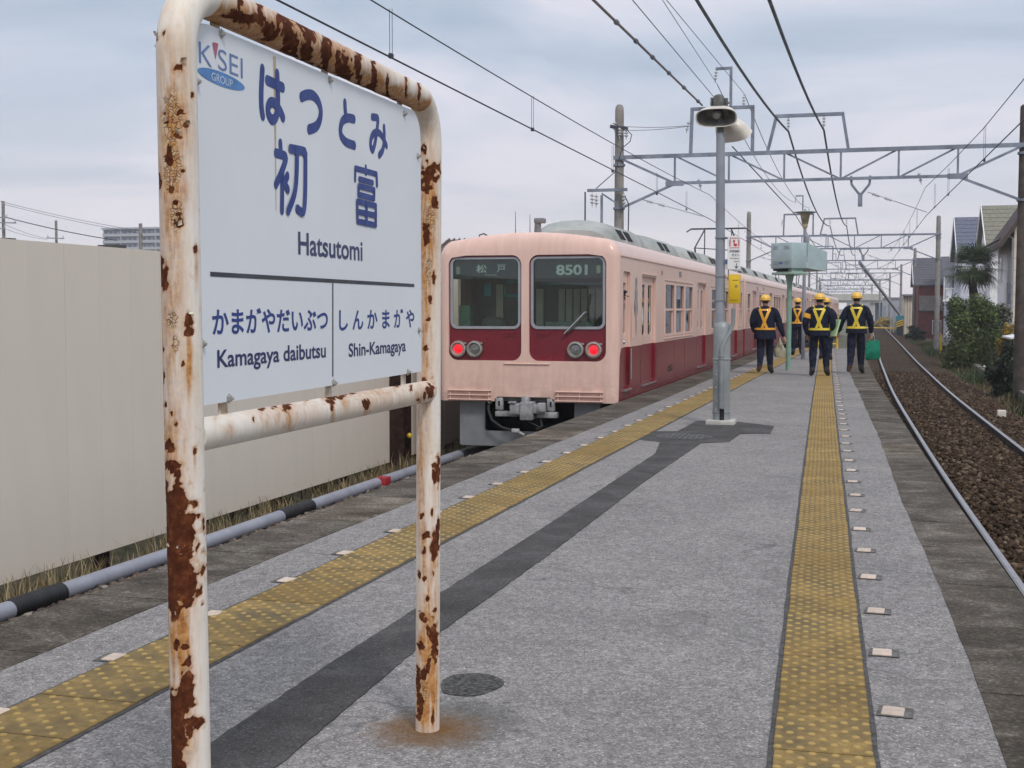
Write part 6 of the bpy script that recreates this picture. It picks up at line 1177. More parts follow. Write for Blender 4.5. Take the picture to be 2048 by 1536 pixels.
    mb.build('body', [m_navy_c, m_skin, m_boot, m_hair, m_dark, m_sole], P, 60)
    # jacket with open hem
    prof = [(hem, .205, .165), (hem + .08, .203, .165), (.98, .182, .152), (1.10, .180, .150), (1.25, .192, .152), (1.34, .182, .140), (1.41, .130, .112), (1.455, .075, .082)]; n = 28; V = []; 
    for i, (z, a, b) in enumerate(prof):
        for j in range(n):
            t = 2 * math.pi * j / n; w2 = 1 + .03 * noise.noise(Vector((3 * math.cos(t), 3 * math.sin(t), z * 7))); V.append((a * bulk * w2 * math.cos(t), b * bulk * w2 * math.sin(t), z + .012 * math.sin(5 * t) * (i == 0)))
    F = [(i * n + j, i * n + (j + 1) % n, (i + 1) * n + (j + 1) % n, (i + 1) * n + j) for i in range(len(prof) - 1) for j in range(n)]
    jk = MB().add(V, F).build('jacket', m_navy_c, P, 60)
    pz = [p[0] for p in prof]
    def surf(x, z, back=True, off=.010):
        a = np.interp(z, pz, [p[1] for p in prof]) * bulk + .004; b = np.interp(z, pz, [p[2] for p in prof]) * bulk + off; k = max(0, 1 - (x / a) ** 2); return Vector((x, (-1 if back else 1) * b * math.sqrt(k), z))
    if vest:
        mat = m_vest_o if vest == 'o' else m_vest_y; mb = MB()
        def strap(x0, z0, x1, z1, wd, back, off):
            k = 14; V = []
            for i in range(k + 1):
                t = i / k; x = x0 + (x1 - x0) * t; z = z0 + (z1 - z0) * t; d = Vector((x1 - x0, z1 - z0)).normalized(); nx, nz = -d.y * wd / 2, d.x * wd / 2; V += [surf(x + nx, z + nz, back, off), surf(x - nx, z - nz, back, off)]
            o = len(V); V += [v + Vector((0, (.006 if back else -.006), 0)) for v in V]; F = []
            for i in range(k): a = 2 * i; F += [(a, a + 1, a + 3, a + 2), (o + a, o + a + 2, o + a + 3, o + a + 1), (a, a + 2, o + a + 2, o + a), (a + 1, o + a + 1, o + a + 3, a + 3)]
            mb.add(V, F)
        strap(-.115, 1.42, .055, .985, .056, True, .014); strap(.115, 1.42, -.055, .985, .056, True, .019); strap(-.11, 1.385, .11, 1.385, .035, True, .021)
        strap(-.11, 1.42, -.10, .985, .045, False, .014); strap(.11, 1.42, .10, .985, .045, False, .014)
        for s in (-1, 1): mb.tube([surf(s * .113, 1.42, True, .012), Vector((s * .113, -.03, 1.452)), Vector((s * .112, .04, 1.45)), surf(s * .11, 1.42, False, .012)], .018, 6)
        k = 32; V = []
        for z in (.955, 1.0):
            for j in range(k):
                t = 2 * math.pi * j / k; a = np.interp(z, pz, [p[1] for p in prof]) * bulk + .012; b = np.interp(z, pz, [p[2] for p in prof]) * bulk + .012; V.append((a * math.cos(t), b * math.sin(t), z))
        mb.add(V, [(j, (j + 1) % k, k + (j + 1) % k, k + j) for j in range(k)]); v_ = mb.build('safety_vest', mat, P, 40)
    if armband:
        e, s_ = Vector(pose['L']['elbow']), Vector((-.175 * bulk, 0, 1.375)); d = (e - s_).normalized(); MB().tube([s_ + d * .10, s_ + d * .19], [.088 * bulk, .082 * bulk], 14, cap=False).build('armband', m_vest_o, P, 40)
    if hat == 'helmet':
        hm = MB(); n = 24; V = []; pr = [(.118, 0), (.120, .03), (.118, .033), (.114, .05), (.100, .092), (.070, .118), (.035, .130), (1e-5, .133)]
        hm.lathe((0, .012, 1.585), pr, n, 0, None, .96, 1.18); hm.lathe((0, .012, 1.592), [(.119, 0), (.126, .004), (.126, .012), (.119, .018)], n, 0, None, .96, 1.18)
        V = []
        for j in range(11): t = math.pi * (.12 + .76 * j / 10); V += [(.116 * math.cos(t), .012 + .138 * math.sin(t), 1.592), (.125 * math.cos(t), .012 + .185 * math.sin(t), 1.578)]
        hm.add(V, [(2 * j, 2 * j + 1, 2 * j + 3, 2 * j + 2) for j in range(10)]); hel = hm.build('helmet', m_helmet, P, 35)
        MB().lathe((0, .012, 1.622), [(.1165, 0), (.1185, .002), (.1175, .007), (.114, .008)], n, 0, None, .965, 1.185).build('helmet_band', M('dark_orange_band', (.30, .13, .02), .5), hel, 0)
    elif hat == 'cap':
        hm = MB(); hm.lathe((0, .015, 1.62), [(.092, 0), (.094, .03), (.108, .06), (.10, .075), (1e-5, .085)], 20, 0, None, 1, 1.15); hm.bbox(-.07, .07, .09, .18, 1.612, 1.622, .004); hm.build('cap', m_boot, P, 35)
    P.location = loc; P.scale = (scale,) * 3; P.rotation_euler = (0, 0, rz); return P
def leg(s, ky, ay, az=.095, kz=.50, toe=(0, 1, -.35), kx=.10, ax=.105): return dict(knee=(s * kx, ky, kz), ankle=(s * ax, ay, az), toe=toe)
pA = {'L': dict(elbow=(-.265, -.06, 1.10), wrist=(-.225, .10, .89), **leg(-1, -.02, -.26, .215, .47, (0, .30, -.95), .085, .075)), 'R': dict(elbow=(.305, -.02, 1.08), wrist=(.40, .03, .80), **leg(1, .10, .12))}
PA = make_person((-2.30, 28.25, 0), 'person in navy coat and orange X vest walking left of the green pole', pA, 'o', .99, hem=.76, bulk=1.16)
pB = {'L': dict(elbow=(-.27, -.03, 1.09), wrist=(-.24, .12, .92), **leg(-1, .0, -.08, .10)), 'R': dict(elbow=(.26, -.03, 1.09), wrist=(.23, .12, .92), **leg(1, .06, .05))}
PB = make_person((-2.27, 39.6, 0), 'person in orange vest, farthest walker, seen between the two poles', pB, 'o', 1.0, hem=.86)
pC = {'L': dict(elbow=(-.285, -.05, 1.09), wrist=(-.245, .08, .86), **leg(-1, .03, -.02, ax=.12, kx=.12)), 'R': dict(elbow=(.275, -.06, 1.10), wrist=(.27, .14, .92), curl=.75, **leg(1, .12, .10, ax=.15, kx=.14))}
PC = make_person((-1.14, 27.5, 0), 'person in yellow vest with orange armband, carrying a pale green folder', pC, 'y', 1.0, hem=.84, bulk=1.08, armband=True)
pD = {'L': dict(elbow=(-.30, -.02, 1.10), wrist=(-.36, .10, .87), **leg(-1, -.02, -.24, .21, .47, (0, .30, -.95))), 'R': dict(elbow=(.29, -.03, 1.10), wrist=(.30, .04, .85), curl=.8, **leg(1, .08, .10))}
PD = make_person((-.42, 28.75, 0), 'person in yellow vest nearest the right track, carrying a green bag', pD, 'y', 1.02, hem=.86, bulk=1.05)
pE = {'L': dict(elbow=(-.27, -.03, 1.09), wrist=(-.24, .12, .92), **leg(-1, .0, -.1, .12)), 'R': dict(elbow=(.26, -.03, 1.09), wrist=(.23, .12, .92), **leg(1, .06, .05))}
PE_ = make_person((-1.32, 36.2, 0), 'person mostly hidden behind the folder carrier, only helmet and leg showing', pE, 'y', .99, hem=.86)
pF = {'L': dict(elbow=(-.25, -.14, 1.10), wrist=(-.2, -.16, .88), **leg(-1, .0, .0)), 'R': dict(elbow=(.25, -.14, 1.10), wrist=(.2, -.16, .88), **leg(1, .0, .0))}
pf_ = make_person((XT + HW - .50, YT + .66, .05), 'person in a dark cap leaning out of the cab door of the front car', pF, None, 1.0, hat='cap', rz=R(-90)); pf_.rotation_euler = (R(-13), 0, R(-90))
# things they carry
fo = MB(); Mf = Matrix.Translation((-1.14 + .305, 27.53, .98)) @ Matrix.Rotation(R(14), 4, 'Y') @ Matrix.Rotation(R(-12), 4, 'X') @ Matrix.Rotation(R(35), 4, 'Z'); fo.bbox(-.014, .014, -.12, .19, -.16, .20, .004, 0, Mf, 1); tag(fo.build('folder', M('pale_green_folder', (.44, .62, .34), .5, 0, .04, 5)), 'pale green folder held under the right arm of the vest wearer', 'folder')
bg_ = thing('shopping_bag', (-.08, 28.8, .30), 'green cloth bag hanging from the hand nearest the right track', 'bag'); bb = MB(); V = []
for z, w2, t2 in ((.31, .14, .05), (.33, .15, .065), (.50, .155, .06), (.66, .135, .035), (.72, .125, .02)): V += [(-.075 + w2 * sx, 28.82 + t2 * sy, z + .01 * sx) for sx, sy in ((-1, -1), (-.3, -1.3), (.3, -1.15), (1, -1), (1, 1), (.3, 1.2), (-.3, 1.3), (-1, 1))]
F = [(i * 8 + j, i * 8 + (j + 1) % 8, (i + 1) * 8 + (j + 1) % 8, (i + 1) * 8 + j) for i in range(4) for j in range(8)] + [tuple(range(8))[::-1]]
bb.add(V, F).build('bag_body', M('green_bag_cloth', (.012, .20, .12), .75, 0, .15, 9, .5, 25), bg_, 50)
for s in (-1, 1): MB().tube([(-.075 - .07, 28.82 + s * .02, .70), (-.09, 28.82 + s * .015, .80), (-.085, 28.82, .845), (-.06, 28.82 + s * .015, .80), (-.075 + .07, 28.82 + s * .02, .70)], .009, 6).build('handle', M('green_bag_cloth', (0, 0, 0)), bg_)
wb = MB(); wb.lathe((-2.0, 28.45, .36), [(.02, -.01), (.10, .0), (.125, .06), (.115, .16), (.06, .28), (.02, .36), (.012, .42)], 14, 0, None, 1, .6); tag(wb.build('carrier_bag', M('crumpled_cream_bag', (.48, .43, .30), .6, 0, .15, 12, .6, 30)), 'crumpled cream bag carried beside the coat wearer', 'bag')
# ------------------------------------------------------------------ plants on the right
def leaves(name, mat, clumps, n, size, parent, flat=.6, asp=.5):
    W = np.array([c[3] * c[4] * c[5] for c in clumps]) ** .66; W = W / W.sum(); idx = rng.choice(len(clumps), n, p=W); C = np.array(clumps)[idx]
    d = rng.normal(size=(n, 3)); d /= np.linalg.norm(d, axis=1)[:, None]; rr = rng.random(n) ** .45; P = C[:, :3] + d * C[:, 3:6] * rr[:, None] * (1 + .25 * rng.normal(size=(n, 1)) * .5)
    u = rng.normal(size=(n, 3)); u /= np.linalg.norm(u, axis=1)[:, None]; nn = d * flat + rng.normal(size=(n, 3)) * .6; v = np.cross(nn, u); v /= np.linalg.norm(v, axis=1)[:, None] + 1e-9; u = np.cross(v, nn); u /= np.linalg.norm(u, axis=1)[:, None] + 1e-9; s = size * rng.uniform(.6, 1.4, n)[:, None]
    V = np.stack([P - u * s, P + v * s * asp, P + u * s, P - v * s * asp], 1).reshape(-1, 3); F = np.arange(n * 4).reshape(-1, 4); return np_obj(name, V, F, mat, parent)
m_leaf = leafmat('bush_leaf', (.068, .105, .024), (.15, .19, .045), (.022, .040, .010)); m_leafd = leafmat('hedge_leaf', (.014, .026, .010), (.026, .042, .014), (.006, .012, .005)); m_flow = leafmat('yellow_flower_leaf', (.32, .20, .02), (.45, .30, .03), (.10, .11, .02)); m_bark = M('brown_bark', (.055, .042, .03), .9, 0, .3, 12, .6, 40)
def shrub(name, c, rad, hgt, n, size, mat, label, cat, k=14):
    t = thing(name, (c[0], c[1], c[2]), label, cat); cl_ = [(c[0], c[1], c[2] + hgt * .5, rad * .72, rad * .72, hgt * .42)]
    for i in range(k): a = random.uniform(0, 6.28); h = random.uniform(.15, .95); q = rad * math.sqrt(max(.05, 1 - (2 * h - 1) ** 2)) * .75; cl_.append((c[0] + q * math.cos(a), c[1] + q * math.sin(a), c[2] + hgt * h, rad * random.uniform(.22, .42), rad * random.uniform(.22, .42), hgt * random.uniform(.10, .2)))
    leaves('foliage', mat, cl_, n, size, t); tr = MB()
    for i in range(5): a = i * 1.3; tr.tube([(c[0] + .05 * math.cos(a), c[1] + .05 * math.sin(a), c[2] - .1), (c[0] + rad * .25 * math.cos(a), c[1] + rad * .25 * math.sin(a), c[2] + hgt * .4), (c[0] + rad * .5 * math.cos(a), c[1] + rad * .5 * math.sin(a), c[2] + hgt * .75)], [.035, .025, .01], 6)
    tr.build('stems', m_bark, t); return t
shrub('bush', (3.85, 60, -1.5), 1.3, 3.5, 26000, .055, m_leaf, 'big round green bush beside the track below the palm', 'bush', 22)
shrub('bush', (5.4, 66, -1.5), .9, 3.0, 3500, .08, leafmat('pale_bush_leaf', (.09, .10, .06), (.16, .17, .11), (.035, .04, .02)), 'pale grey green bush between big bush and white house', 'bush', 10)
shrub('flowering_bush', (4.70, 50, -.9), .5, 1.75, 2200, .06, m_flow, 'yellow flowering bush over the small white shed roof', 'bush', 12)
shrub('hedge', (3.75, 41.5, -1.5), .55, 1.75, 6000, .05, m_leafd, 'dark clipped hedge by the near right gantry pole', 'hedge', 12)
shrub('bush', (3.1, 112, -1.5), .85, 1.5, 2500, .08, m_leafd, 'dark low bush in front of the red house', 'bush', 8)
for i, (x, y, r_, h_, lb) in enumerate(((-1.2, 175, 1.2, 1.6, 'pale scrub beside the far level crossing'), (.9, 190, 1.4, 1.8, 'yellowish scrub beyond the level crossing'), (-2.2, 230, 2.0, 2.4, 'grey green scrub near the overpass'))): shrub('bush', (x, y, -1.5), r_, h_, 1200, .16, m_flow if i == 1 else leafmat('scrub_leaf', (.14, .13, .06), (.20, .18, .10), (.06, .06, .03)), lb, 'bush', 6)
pm_ = thing('fan_palm', (4.82, 72, -1.5), 'fan palm with shaggy brown trunk in front of the blue roofed house', 'palm tree')
tr = MB(); tr.tube([(4.82 + .02 * math.sin(i), 72, -1.5 + i * .25) for i in range(21)], [.24 - .003 * i + .03 * (i % 2) for i in range(21)], 12); tr.build('trunk', M('shaggy_palm_trunk', (.065, .042, .028), .95, 0, .35, 14, 1, 30), pm_)
V = []; F = []; cz = 3.55
for i in range(90):
    a = random.uniform(0, 6.283); el = random.uniform(-.75, 1.15); d = Vector((math.cos(a) * math.cos(el), math.sin(a) * math.cos(el), math.sin(el))); base = Vector((4.82, 72, cz)); L = random.uniform(.85, 1.25); hub = base + d * L * .75; side = d.cross(Vector((0, 0, 1))).normalized(); upv = side.cross(d)
    for w2 in (1,): o = len(V); V += [base - side * .012, base + side * .012, hub + side * .012, hub - side * .012]; F.append((o, o + 1, o + 2, o + 3))
    for j in range(17):
        t = (j - 8) / 8 * 1.9; dd = (d * math.cos(t) + side * math.sin(t)).normalized(); ln = L * .85 * (1 - .25 * abs(t) / 2); p1 = hub + dd * ln * .6; p2 = hub + dd * ln + Vector((0, 0, -.16 - .12 * random.random())); s2 = dd.cross(upv).normalized() * .020; o = len(V)
        V += [hub - s2 * .5, hub + s2 * .5, p1 + s2, p1 - s2, p2 + s2 * .15, p2 - s2 * .15]; F += [(o, o + 1, o + 2, o + 3), (o + 3, o + 2, o + 4, o + 5)]
np_obj('crown', V, F, leafmat('palm_leaf', (.050, .080, .028), (.10, .135, .048), (.018, .032, .012)), pm_)
V = []; F = []
for i in range(170):
    a = random.uniform(0, 6.283); r0 = random.uniform(.15, 1.0); p = Vector((4.82 + r0 * math.cos(a), 72 + r0 * math.sin(a), cz - .25 - .45 * r0 * random.random())); o = len(V); s2 = Vector((-math.sin(a), math.cos(a), 0)) * .025; q = p + Vector((random.uniform(-.05, .05), 0, -random.uniform(.25, .6))); V += [p - s2, p + s2, q + s2 * .3, q - s2 * .3]; F.append((o, o + 1, o + 2, o + 3))
np_obj('dead_fronds', V, F, leafmat('dead_palm_leaf', (.10, .085, .055), (.17, .15, .10), (.04, .035, .02)), pm_)
# ------------------------------------------------------------------ houses on the right
def wallmat(name, c, sc=2, step=None): return M(name, c, .75, 0, .05, sc)
m_gutter = M('gutter_brown', (.06, .04, .03), .5); m_pane = M('house_window_glass', (.10, .13, .18), .15, 0, .2, 3, spec=.8)
def win(h, x0, x1, y, z0, z1, face='y'):
    f = MB()
    if face == 'y': f.box(x0, x1, y - .06, y, z0, z1); w_ = f.build('window', m_white, h, 0); MB().box(x0 + .06, x1 - .06, y - .07, y - .05, z0 + .06, z1 - .06).build('pane', m_pane, w_, 0)
    else: f.box(y - .06, y, x0, x1, z0, z1); w_ = f.build('window', m_white, h, 0); MB().box(y - .07, y - .05, x0 + .06, x1 - .06, z0 + .06, z1 - .06).build('pane', m_pane, w_, 0)
    return w_
def gable_house(name, label, x0, x1, y0, y1, ze, zr, ridge_axis, wall, roof, over=.35, zb=-1.75):
    h = thing(name, ((x0 + x1) / 2, (y0 + y1) / 2, zb), label, 'house'); wl = MB(); wl.box(x0, x1, y0, y1, zb, ze); rf = MB(); vt = MB(); th = .12
    if ridge_axis == 'x':
        ym = (y0 + y1) / 2
        for x in (x0, x1): wl.add([(x, y0, ze), (x, y1, ze), (x, ym, zr - .05)], [(0, 1, 2)])
        for ya, s in ((y0 - over, 1), (y1 + over, -1)):
            sl = (zr - ze) / (ym - y0); za = ze - over * sl; rf.add([(x0 - over, ya, za), (x1 + over, ya, za), (x1 + over, ym, zr), (x0 - over, ym, zr), (x0 - over, ya, za - th), (x1 + over, ya, za - th), (x1 + over, ym, zr - th), (x0 - over, ym, zr - th)], [(0, 1, 2, 3), (7, 6, 5, 4), (0, 4, 5, 1), (1, 5, 6, 2), (3, 2, 6, 7), (0, 3, 7, 4)])
            k = int(abs(ym - ya) / .45)
            for i in range(1, k): t = i / k; rf.bar((x0 - over, ya + (ym - ya) * t, za + (zr - za) * t + .012), (x1 + over, ya + (ym - ya) * t, za + (zr - za) * t + .012), .03, .03)
            vt.bar((x0 - over - .04, ya, za - .02), (x0 - over - .04, ym, zr - .02), .05, .2)
    else:
        xm = (x0 + x1) / 2
        for y in (y0, y1): wl.add([(x0, y, ze), (x1, y, ze), (xm, y, zr - .05)], [(0, 1, 2)])
        for xa in (x0 - over, x1 + over):
            sl = (zr - ze) / (xm - x0); za = ze - over * sl; rf.add([(xa, y0 - over, za), (xa, y1 + over, za), (xm, y1 + over, zr), (xm, y0 - over, zr), (xa, y0 - over, za - th), (xa, y1 + over, za - th), (xm, y1 + over, zr - th), (xm, y0 - over, zr - th)], [(0, 1, 2, 3), (7, 6, 5, 4), (0, 4, 5, 1), (1, 5, 6, 2), (3, 2, 6, 7), (0, 3, 7, 4)])
            vt.bar((xa, y0 - over - .04, za - .02), (xm, y0 - over - .04, zr - .02), .05, .2)
    wl.build('wall', wall, h, 0); rf.build('roof', roof, h, 0); vt.build('verge_board', m_white if ridge_axis == 'x' else m_gutter, h, 0); return h
m_cream_s = wallmat('cream_siding', (.70, .62, .51)); m_white_s = wallmat('white_siding', (.84, .84, .86)); m_grey_s = wallmat('blue_grey_siding', (.58, .60, .67))
hA = gable_house('two_storey_house', 'nearest house on the right, white side wall and cream front under brown eaves', 6.55, 12, 69.5, 78.5, 5.6, 9.6, 'y', m_white_s, M('brown_roof', (.07, .045, .04), .7, 0, .2, 2), .75)
MB().box(6.53, 12.02, 69.40, 69.5, -1.75, 5.55).build('wall', m_cream_s, hA, 0)
dg = MB()
for i in range(11): dg.box(6.535, 12, 69.385, 69.402, -.9 + i * .6, -.885 + i * .6)
dg.build('siding_joint', M('siding_joint_cream', (.42, .36, .29), .8), hA, 0)
MB().tube([(6.45, 69.35, -1.6), (6.45, 69.35, 4.9), (6.2, 69.2, 5.0)], .05, 8).build('drain_pipe', m_galv, hA); MB().box(6.35, 6.53, 70.1, 70.8, 1.6, 2.7).build('meter_box', m_galv, hA, 0); MB().tube([(5.8, 68.7, 4.85), (5.8, 79, 4.85)], .07, 8).build('gutter', m_gutter, hA)
win(hA, 75.5, 76.6, 6.55, 2.9, 4.2, 'x'); win(hA, 72, 72.5, 6.55, .3, .8, 'x')
hB = gable_house('two_storey_house', 'white house with olive shingle roof and white verge, behind the palm', 6.9, 13, 88, 97, 5.4, 8.25, 'x', m_white_s, M('olive_shingle_roof', (.21, .205, .165), .8, 0, .12, 6), .3)
win(hB, 90.5, 92, 6.9, 1.5, 2.6, 'x'); win(hB, 8, 9.4, 88, 1.6, 2.7); MB().cyl((9.5, 92.5, 8.1), (9.5, 92.5, 9.6), .03, n=6).build('aerial', m_galv, hB); MB().box(6.5, 6.88, 88.6, 90.2, .2, .35).build('sill_canopy', m_galv, hB, 0)
hC = gable_house('two_storey_house', 'blue grey roofed house with grey siding, left of the palm crown', 6.0, 12, 103, 112, 5.5, 8.5, 'x', m_grey_s, M('blue_grey_shingle_roof', (.13, .14, .19), .8, 0, .12, 6), .3)
win(hC, 106, 107.5, 6.0, .6, 1.8, 'x'); MB().box(5.95, 6.0, 103, 112, 1.9, 2.15).build('band_course', m_white_s, hC, 0); win(hC, 7, 8.5, 103, 1, 2.2)
hD = gable_house('two_storey_house', 'dark red house with grey roof beyond the right gantry pole', 3.75, 9, 128, 137, 3.9, 6.3, 'x', M('dark_red_siding', (.19, .06, .06), .75, 0, .1, 2), M('slate_grey_roof', (.10, .10, .115), .8, 0, .1, 5), .5)
MB().box(3.8, 6.0, 127.94, 128, 1.2, 2.6).build('shutter_panel', M('grey_shutter', (.25, .23, .21), .6), hD, 0); win(hD, 5.2, 5.7, 127.94, 1.7, 2.4); MB().box(3.70, 6.0, 127.8, 127.95, 1.1, 1.2).build('sill_canopy', m_gutter, hD, 0); win(hD, 5.0, 5.8, 128, -1.0, .3)
bl = thing('balcony_house', (7.0, 122, -1.75), 'grey house part with a white balcony railing beside the red house', 'house'); MB().box(5.95, 9, 122, 127, -1.75, 4.2).build('wall', m_grey_s, bl, 0)
rf = MB(); rf.add([(5.6, 121.2, 4.3), (9.3, 121.2, 4.3), (9.3, 127, 6.2), (5.6, 127, 6.2), (5.6, 121.2, 4.2), (9.3, 121.2, 4.2), (9.3, 127, 6.1), (5.6, 127, 6.1)], [(0, 1, 2, 3), (7, 6, 5, 4), (0, 4, 5, 1), (1, 5, 6, 2), (3, 2, 6, 7), (0, 3, 7, 4)]); rf.build('roof', MATS['slate_grey_roof'], bl, 0)
MB().box(5.6, 9.0, 120.6, 122, 2.0, 2.15).build('balcony_floor', m_white, bl, 0); MB().box(6.4, 8.8, 121.93, 122.0, 2.2, 4.0).build('balcony_door', m_pane, bl, 0)
bm_ = MB(); bm_.bar((5.65, 120.65, 3.15), (9, 120.65, 3.15), .07); bm_.bar((5.65, 120.65, 2.15), (9, 120.65, 2.15), .07)
for i in range(18): bm_.bar((5.65 + i * .19, 120.65, 2.15), (5.65 + i * .19, 120.65, 3.15), .03)
bm_.bar((5.65, 120.65, 2.1), (5.65, 120.65, 4.2), .08); bm_.build('balcony_railing', m_white, bl, 0); MB().box(6.3, 8.5, 121.9, 122, -.6, .9).build('window', m_pane, bl, 0)
sh = thing('corrugated_shed', (3.4, 146, -1.75), 'cream corrugated shed beyond the red house', 'shed'); MB().box(2.7, 6, 143.2, 150, -1.75, 2.75).build('wall', m_cream_s, sh, 0); rb = MB()
for i in range(12): rb.box(2.75 + i * .28, 2.83 + i * .28, 143.12, 143.2, -1.75, 2.7)
rb.build('wall_rib', M('shed_rib', (.40, .36, .30), .7), sh, 0); MB().box(2.4, 6.2, 142.7, 150.3, 2.75, 2.9).build('roof', m_galv, sh, 0)
ws = thing('small_shed', (5.0, 48, -1.5), 'small shed with sloping white roof beside the yellow bush', 'shed'); MB().box(4.7, 6.4, 47.5, 49.5, -1.5, .55).build('wall', M('rusty_brown_sheet', (.11, .06, .045), .8, 0, .2, 5), ws, 0); r_ = MB(); r_.add([(4.35, 46.9, .42), (6.8, 46.9, .85), (6.8, 50, .85), (4.35, 50, .42), (4.35, 46.9, .36), (6.8, 46.9, .79), (6.8, 50, .79), (4.35, 50, .36)], [(0, 1, 2, 3), (7, 6, 5, 4), (0, 4, 5, 1), (1, 5, 6, 2), (2, 6, 7, 3), (3, 7, 4, 0)]); r_.build('roof', m_white, ws, 0); MB().box(4.66, 4.72, 47.6, 49, -.6, .3).build('shed_panel', m_white_s, ws, 0)
lw_ = thing('low_wall', (4.2, 44, -1.5), 'low weathered concrete wall running below the hedge and bush', 'wall'); MB().box(3.95, 4.15, 34, 58, -1.7, -.95).build('wall', M('mossy_concrete', (.14, .135, .11), .9, 0, .2, 4), lw_, 0)
for i in range(9): MB().box(3.92, 4.18, 34.5 + i * 2.8, 34.7 + i * 2.8, -1.7, -.90).build('wall_post', MATS['mossy_concrete'], lw_, 0)
ap = thing('planter_post', (4.4, 45.5, -1.5), 'old grey concrete gatepost under the yellow bush', 'post'); MB().box(4.25, 4.55, 45.3, 45.6, -1.6, -.05).build('shaft', MATS['mossy_concrete'], ap, 0)
# small lineside things
p = atz(2003, 832, -1.0); tag(MB().bbox(p.x - .09, p.x + .09, p.y - .1, p.y + .1, -1.12, -.87, .015).build('marker_stone', M('white_marker_stone', (.62, .58, .50), .8, 0, .1, 9)), 'small white marker stone beside the right track', 'marker')
p = atz(1968, 752, -1.35); mk = MB(); mk.cyl((p.x, p.y, -1.5), (p.x, p.y, -.98), .02, n=8); mk.ball((p.x, p.y, -.96), .05, 8); tag(mk.build('marker_peg', m_porc), 'thin white peg standing in the verge grass', 'marker')
sb = thing('signal_box', (3.75, 80, -1.6), 'grey junction box on a post near the second gantry pole', 'junction box'); MB().bbox(3.55, 4.05, 79.8, 80.1, -.75, -.25, .02).build('casing', MATS['light_grey_cabinet'], sb, 0); MB().cyl((3.8, 80, -1.7), (3.8, 80, -.75), .06, n=8).build('post', m_dark, sb); MB().cyl((3.62, 79.6, -1.6), (3.62, 79.6, -.1), .06, n=8).build('cable_guard', m_yellow, sb)
cx_ = thing('crossing_barrier', (2.0, 124, -1.4), 'yellow level crossing boom across the right track', 'barrier'); MB().cyl((1.9, 124, -.42), (-.4, 124, -.36), .05, n=8).build('boom', m_yellow, cx_); MB().cyl((-.4, 124, -.36), (-2.4, 124, -.36), .045, n=8).build('boom_tip', m_white, cx_); MB().bbox(1.75, 2.3, 123.6, 124.3, -1.5, .3, .03).build('machine', m_black, cx_)
sp_ = MB()
for i in range(3): sp_.bar((1.72, 123.57, -.25 + i * .2), (2.32, 123.57, -.05 + i * .2), .02, .09)
sp_.build('stripe', m_yellow, cx_, 0)
tb = thing('equipment_cabinet', (2.1, 128, -1.5), 'teal equipment cabinet beside the level crossing', 'cabinet'); MB().bbox(1.75, 2.45, 127.6, 128.3, -1.5, .75, .03).build('casing', M('teal_cabinet', (.03, .20, .25), .5), tb, 0); MB().box(1.8, 2.4, 127.57, 127.6, -1.2, .6).build('door', M('teal_cabinet', (0, 0, 0)), tb, 0)
for x, lb in ((1.35, 'left'), (1.62, 'right')): tag(MB().cyl((x, 136, -1.5), (x, 136, .9), .06, n=8).build('crossing_post', m_white), 'pale ' + lb + ' one of two posts behind the level crossing', 'post')
# overpass and the far end of the line
ov = thing('overpass', (-4, 300, -1.5), 'concrete road overpass crossing the railway in the distance', 'bridge'); m_ov = M('pale_overpass_concrete', (.46, .45, .41), .85, 0, .06, .4)
MB().box(-26, 1.2, 298, 308, 2.7, 4.0).build('deck', m_ov, ov, 0); MB().box(-26, 1.2, 297.7, 297.98, 3.2, 4.6).build('parapet', m_ov, ov, 0)
for x in (-.95, -9.5, -18): MB().box(x - .55, x + .55, 298.5, 307, -1.7, 2.69).build('pier', m_ov, ov, 0)
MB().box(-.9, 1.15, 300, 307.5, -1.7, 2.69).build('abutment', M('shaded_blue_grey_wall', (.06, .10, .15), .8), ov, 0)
em = MB()
for i in range(30): em.box(1.25 + i * 1.0, 1.9 + i * 1.0, 292, 292.15, -1.7, 2.0 + .2 * math.sin(i * 1.7))
fb = tag(em.build('paling_fence', M('blue_grey_paling', (.22, .25, .30), .8), None, 0), 'distant blue grey paling fence right of the overpass', 'fence')
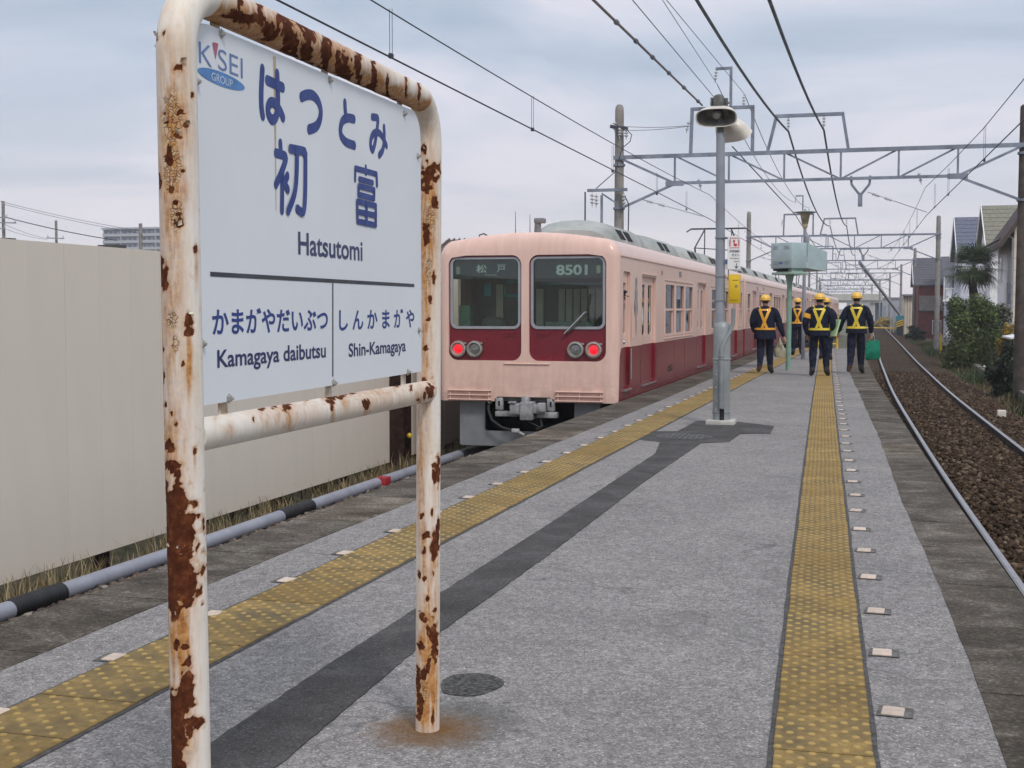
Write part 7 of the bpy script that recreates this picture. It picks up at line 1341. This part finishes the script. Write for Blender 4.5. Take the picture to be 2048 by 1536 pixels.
for i in range(9):
    x = -120 + i * 40 + random.uniform(-8, 8); y = random.uniform(420, 560); w2 = random.uniform(9, 22); z1 = random.uniform(3, 7.5)
    if -30 < x < -2: z1 = 3.2
    hh = thing('distant_building', (x, y, -1.7), ['far low building on the horizon behind the fence', 'far building on the skyline, second from the left', 'far roof on the skyline beyond the train', 'far grey block beyond the overpass', 'far pale block right of the overpass', 'far low house behind the shed', 'far house behind the red house', 'far house hidden behind the right houses', 'far block at the right edge'][i], 'building')
    MB().box(x - w2 / 2, x + w2 / 2, y, y + 12, -1.7, z1).build('wall', M(f'far_wall_{"abc"[i % 3]}', ((.30, .31, .34), (.34, .33, .33), (.25, .27, .31))[i % 3], .85), hh, 0); MB().box(x - w2 / 2 - .5, x + w2 / 2 + .5, y - .5, y + 12.5, z1, z1 + .5).build('roof', M('far_roof', (.16, .17, .20), .8), hh, 0)
# ------------------------------------------------------------------ groups of look-alikes
GROUPS = {'train_car': 'cars of the pink and red train', 'panel_fence': 'cream panel fences on the left', 'contact_wire': 'contact wires over the two tracks', 'feeder_cable': 'thick feeder cables', 'thin_wire': 'thin overhead wires', 'power_line': 'town power lines above the fence', 'utility_pole': 'utility poles behind the fence', 'distant_building': 'far buildings on the skyline', 'two_storey_house': 'houses along the right side', 'low_house': 'roof edges behind the fence', 'bush': 'bushes along the line', 'crossing_post': 'posts at the level crossing', 'platform_lamp': 'lamp poles on the platform', 'railway_track': 'railway tracks'}
for o in list(COL.objects):
    if o.parent is None and o.get('category'):
        k = o.name.split('.')[0]
        if k in GROUPS: o['group'] = GROUPS[k]
        if k == 'person' and 'cap' not in o['label']: o['group'] = 'workers walking away along the platform'
# ------------------------------------------------------------------ air
hz_ = MB().box(-260, 260, -14, 640, -2.75, 46).build('haze', [], None, 0); hz_['kind'] = 'stuff'
hm_ = bpy.data.materials.new('pale_air'); hm_.use_nodes = True; t_ = hm_.node_tree; t_.nodes.clear(); ho_n = N(t_, 'ShaderNodeOutputMaterial'); pv = N(t_, 'ShaderNodeVolumePrincipled'); pv.inputs['Color'].default_value = (.95, .96, 1, 1); pv.inputs['Density'].default_value = 0.0006; pv.inputs['Anisotropy'].default_value = 0.2; LK(t_, pv.outputs[0], ho_n.inputs['Volume']); hz_.data.materials.append(hm_)
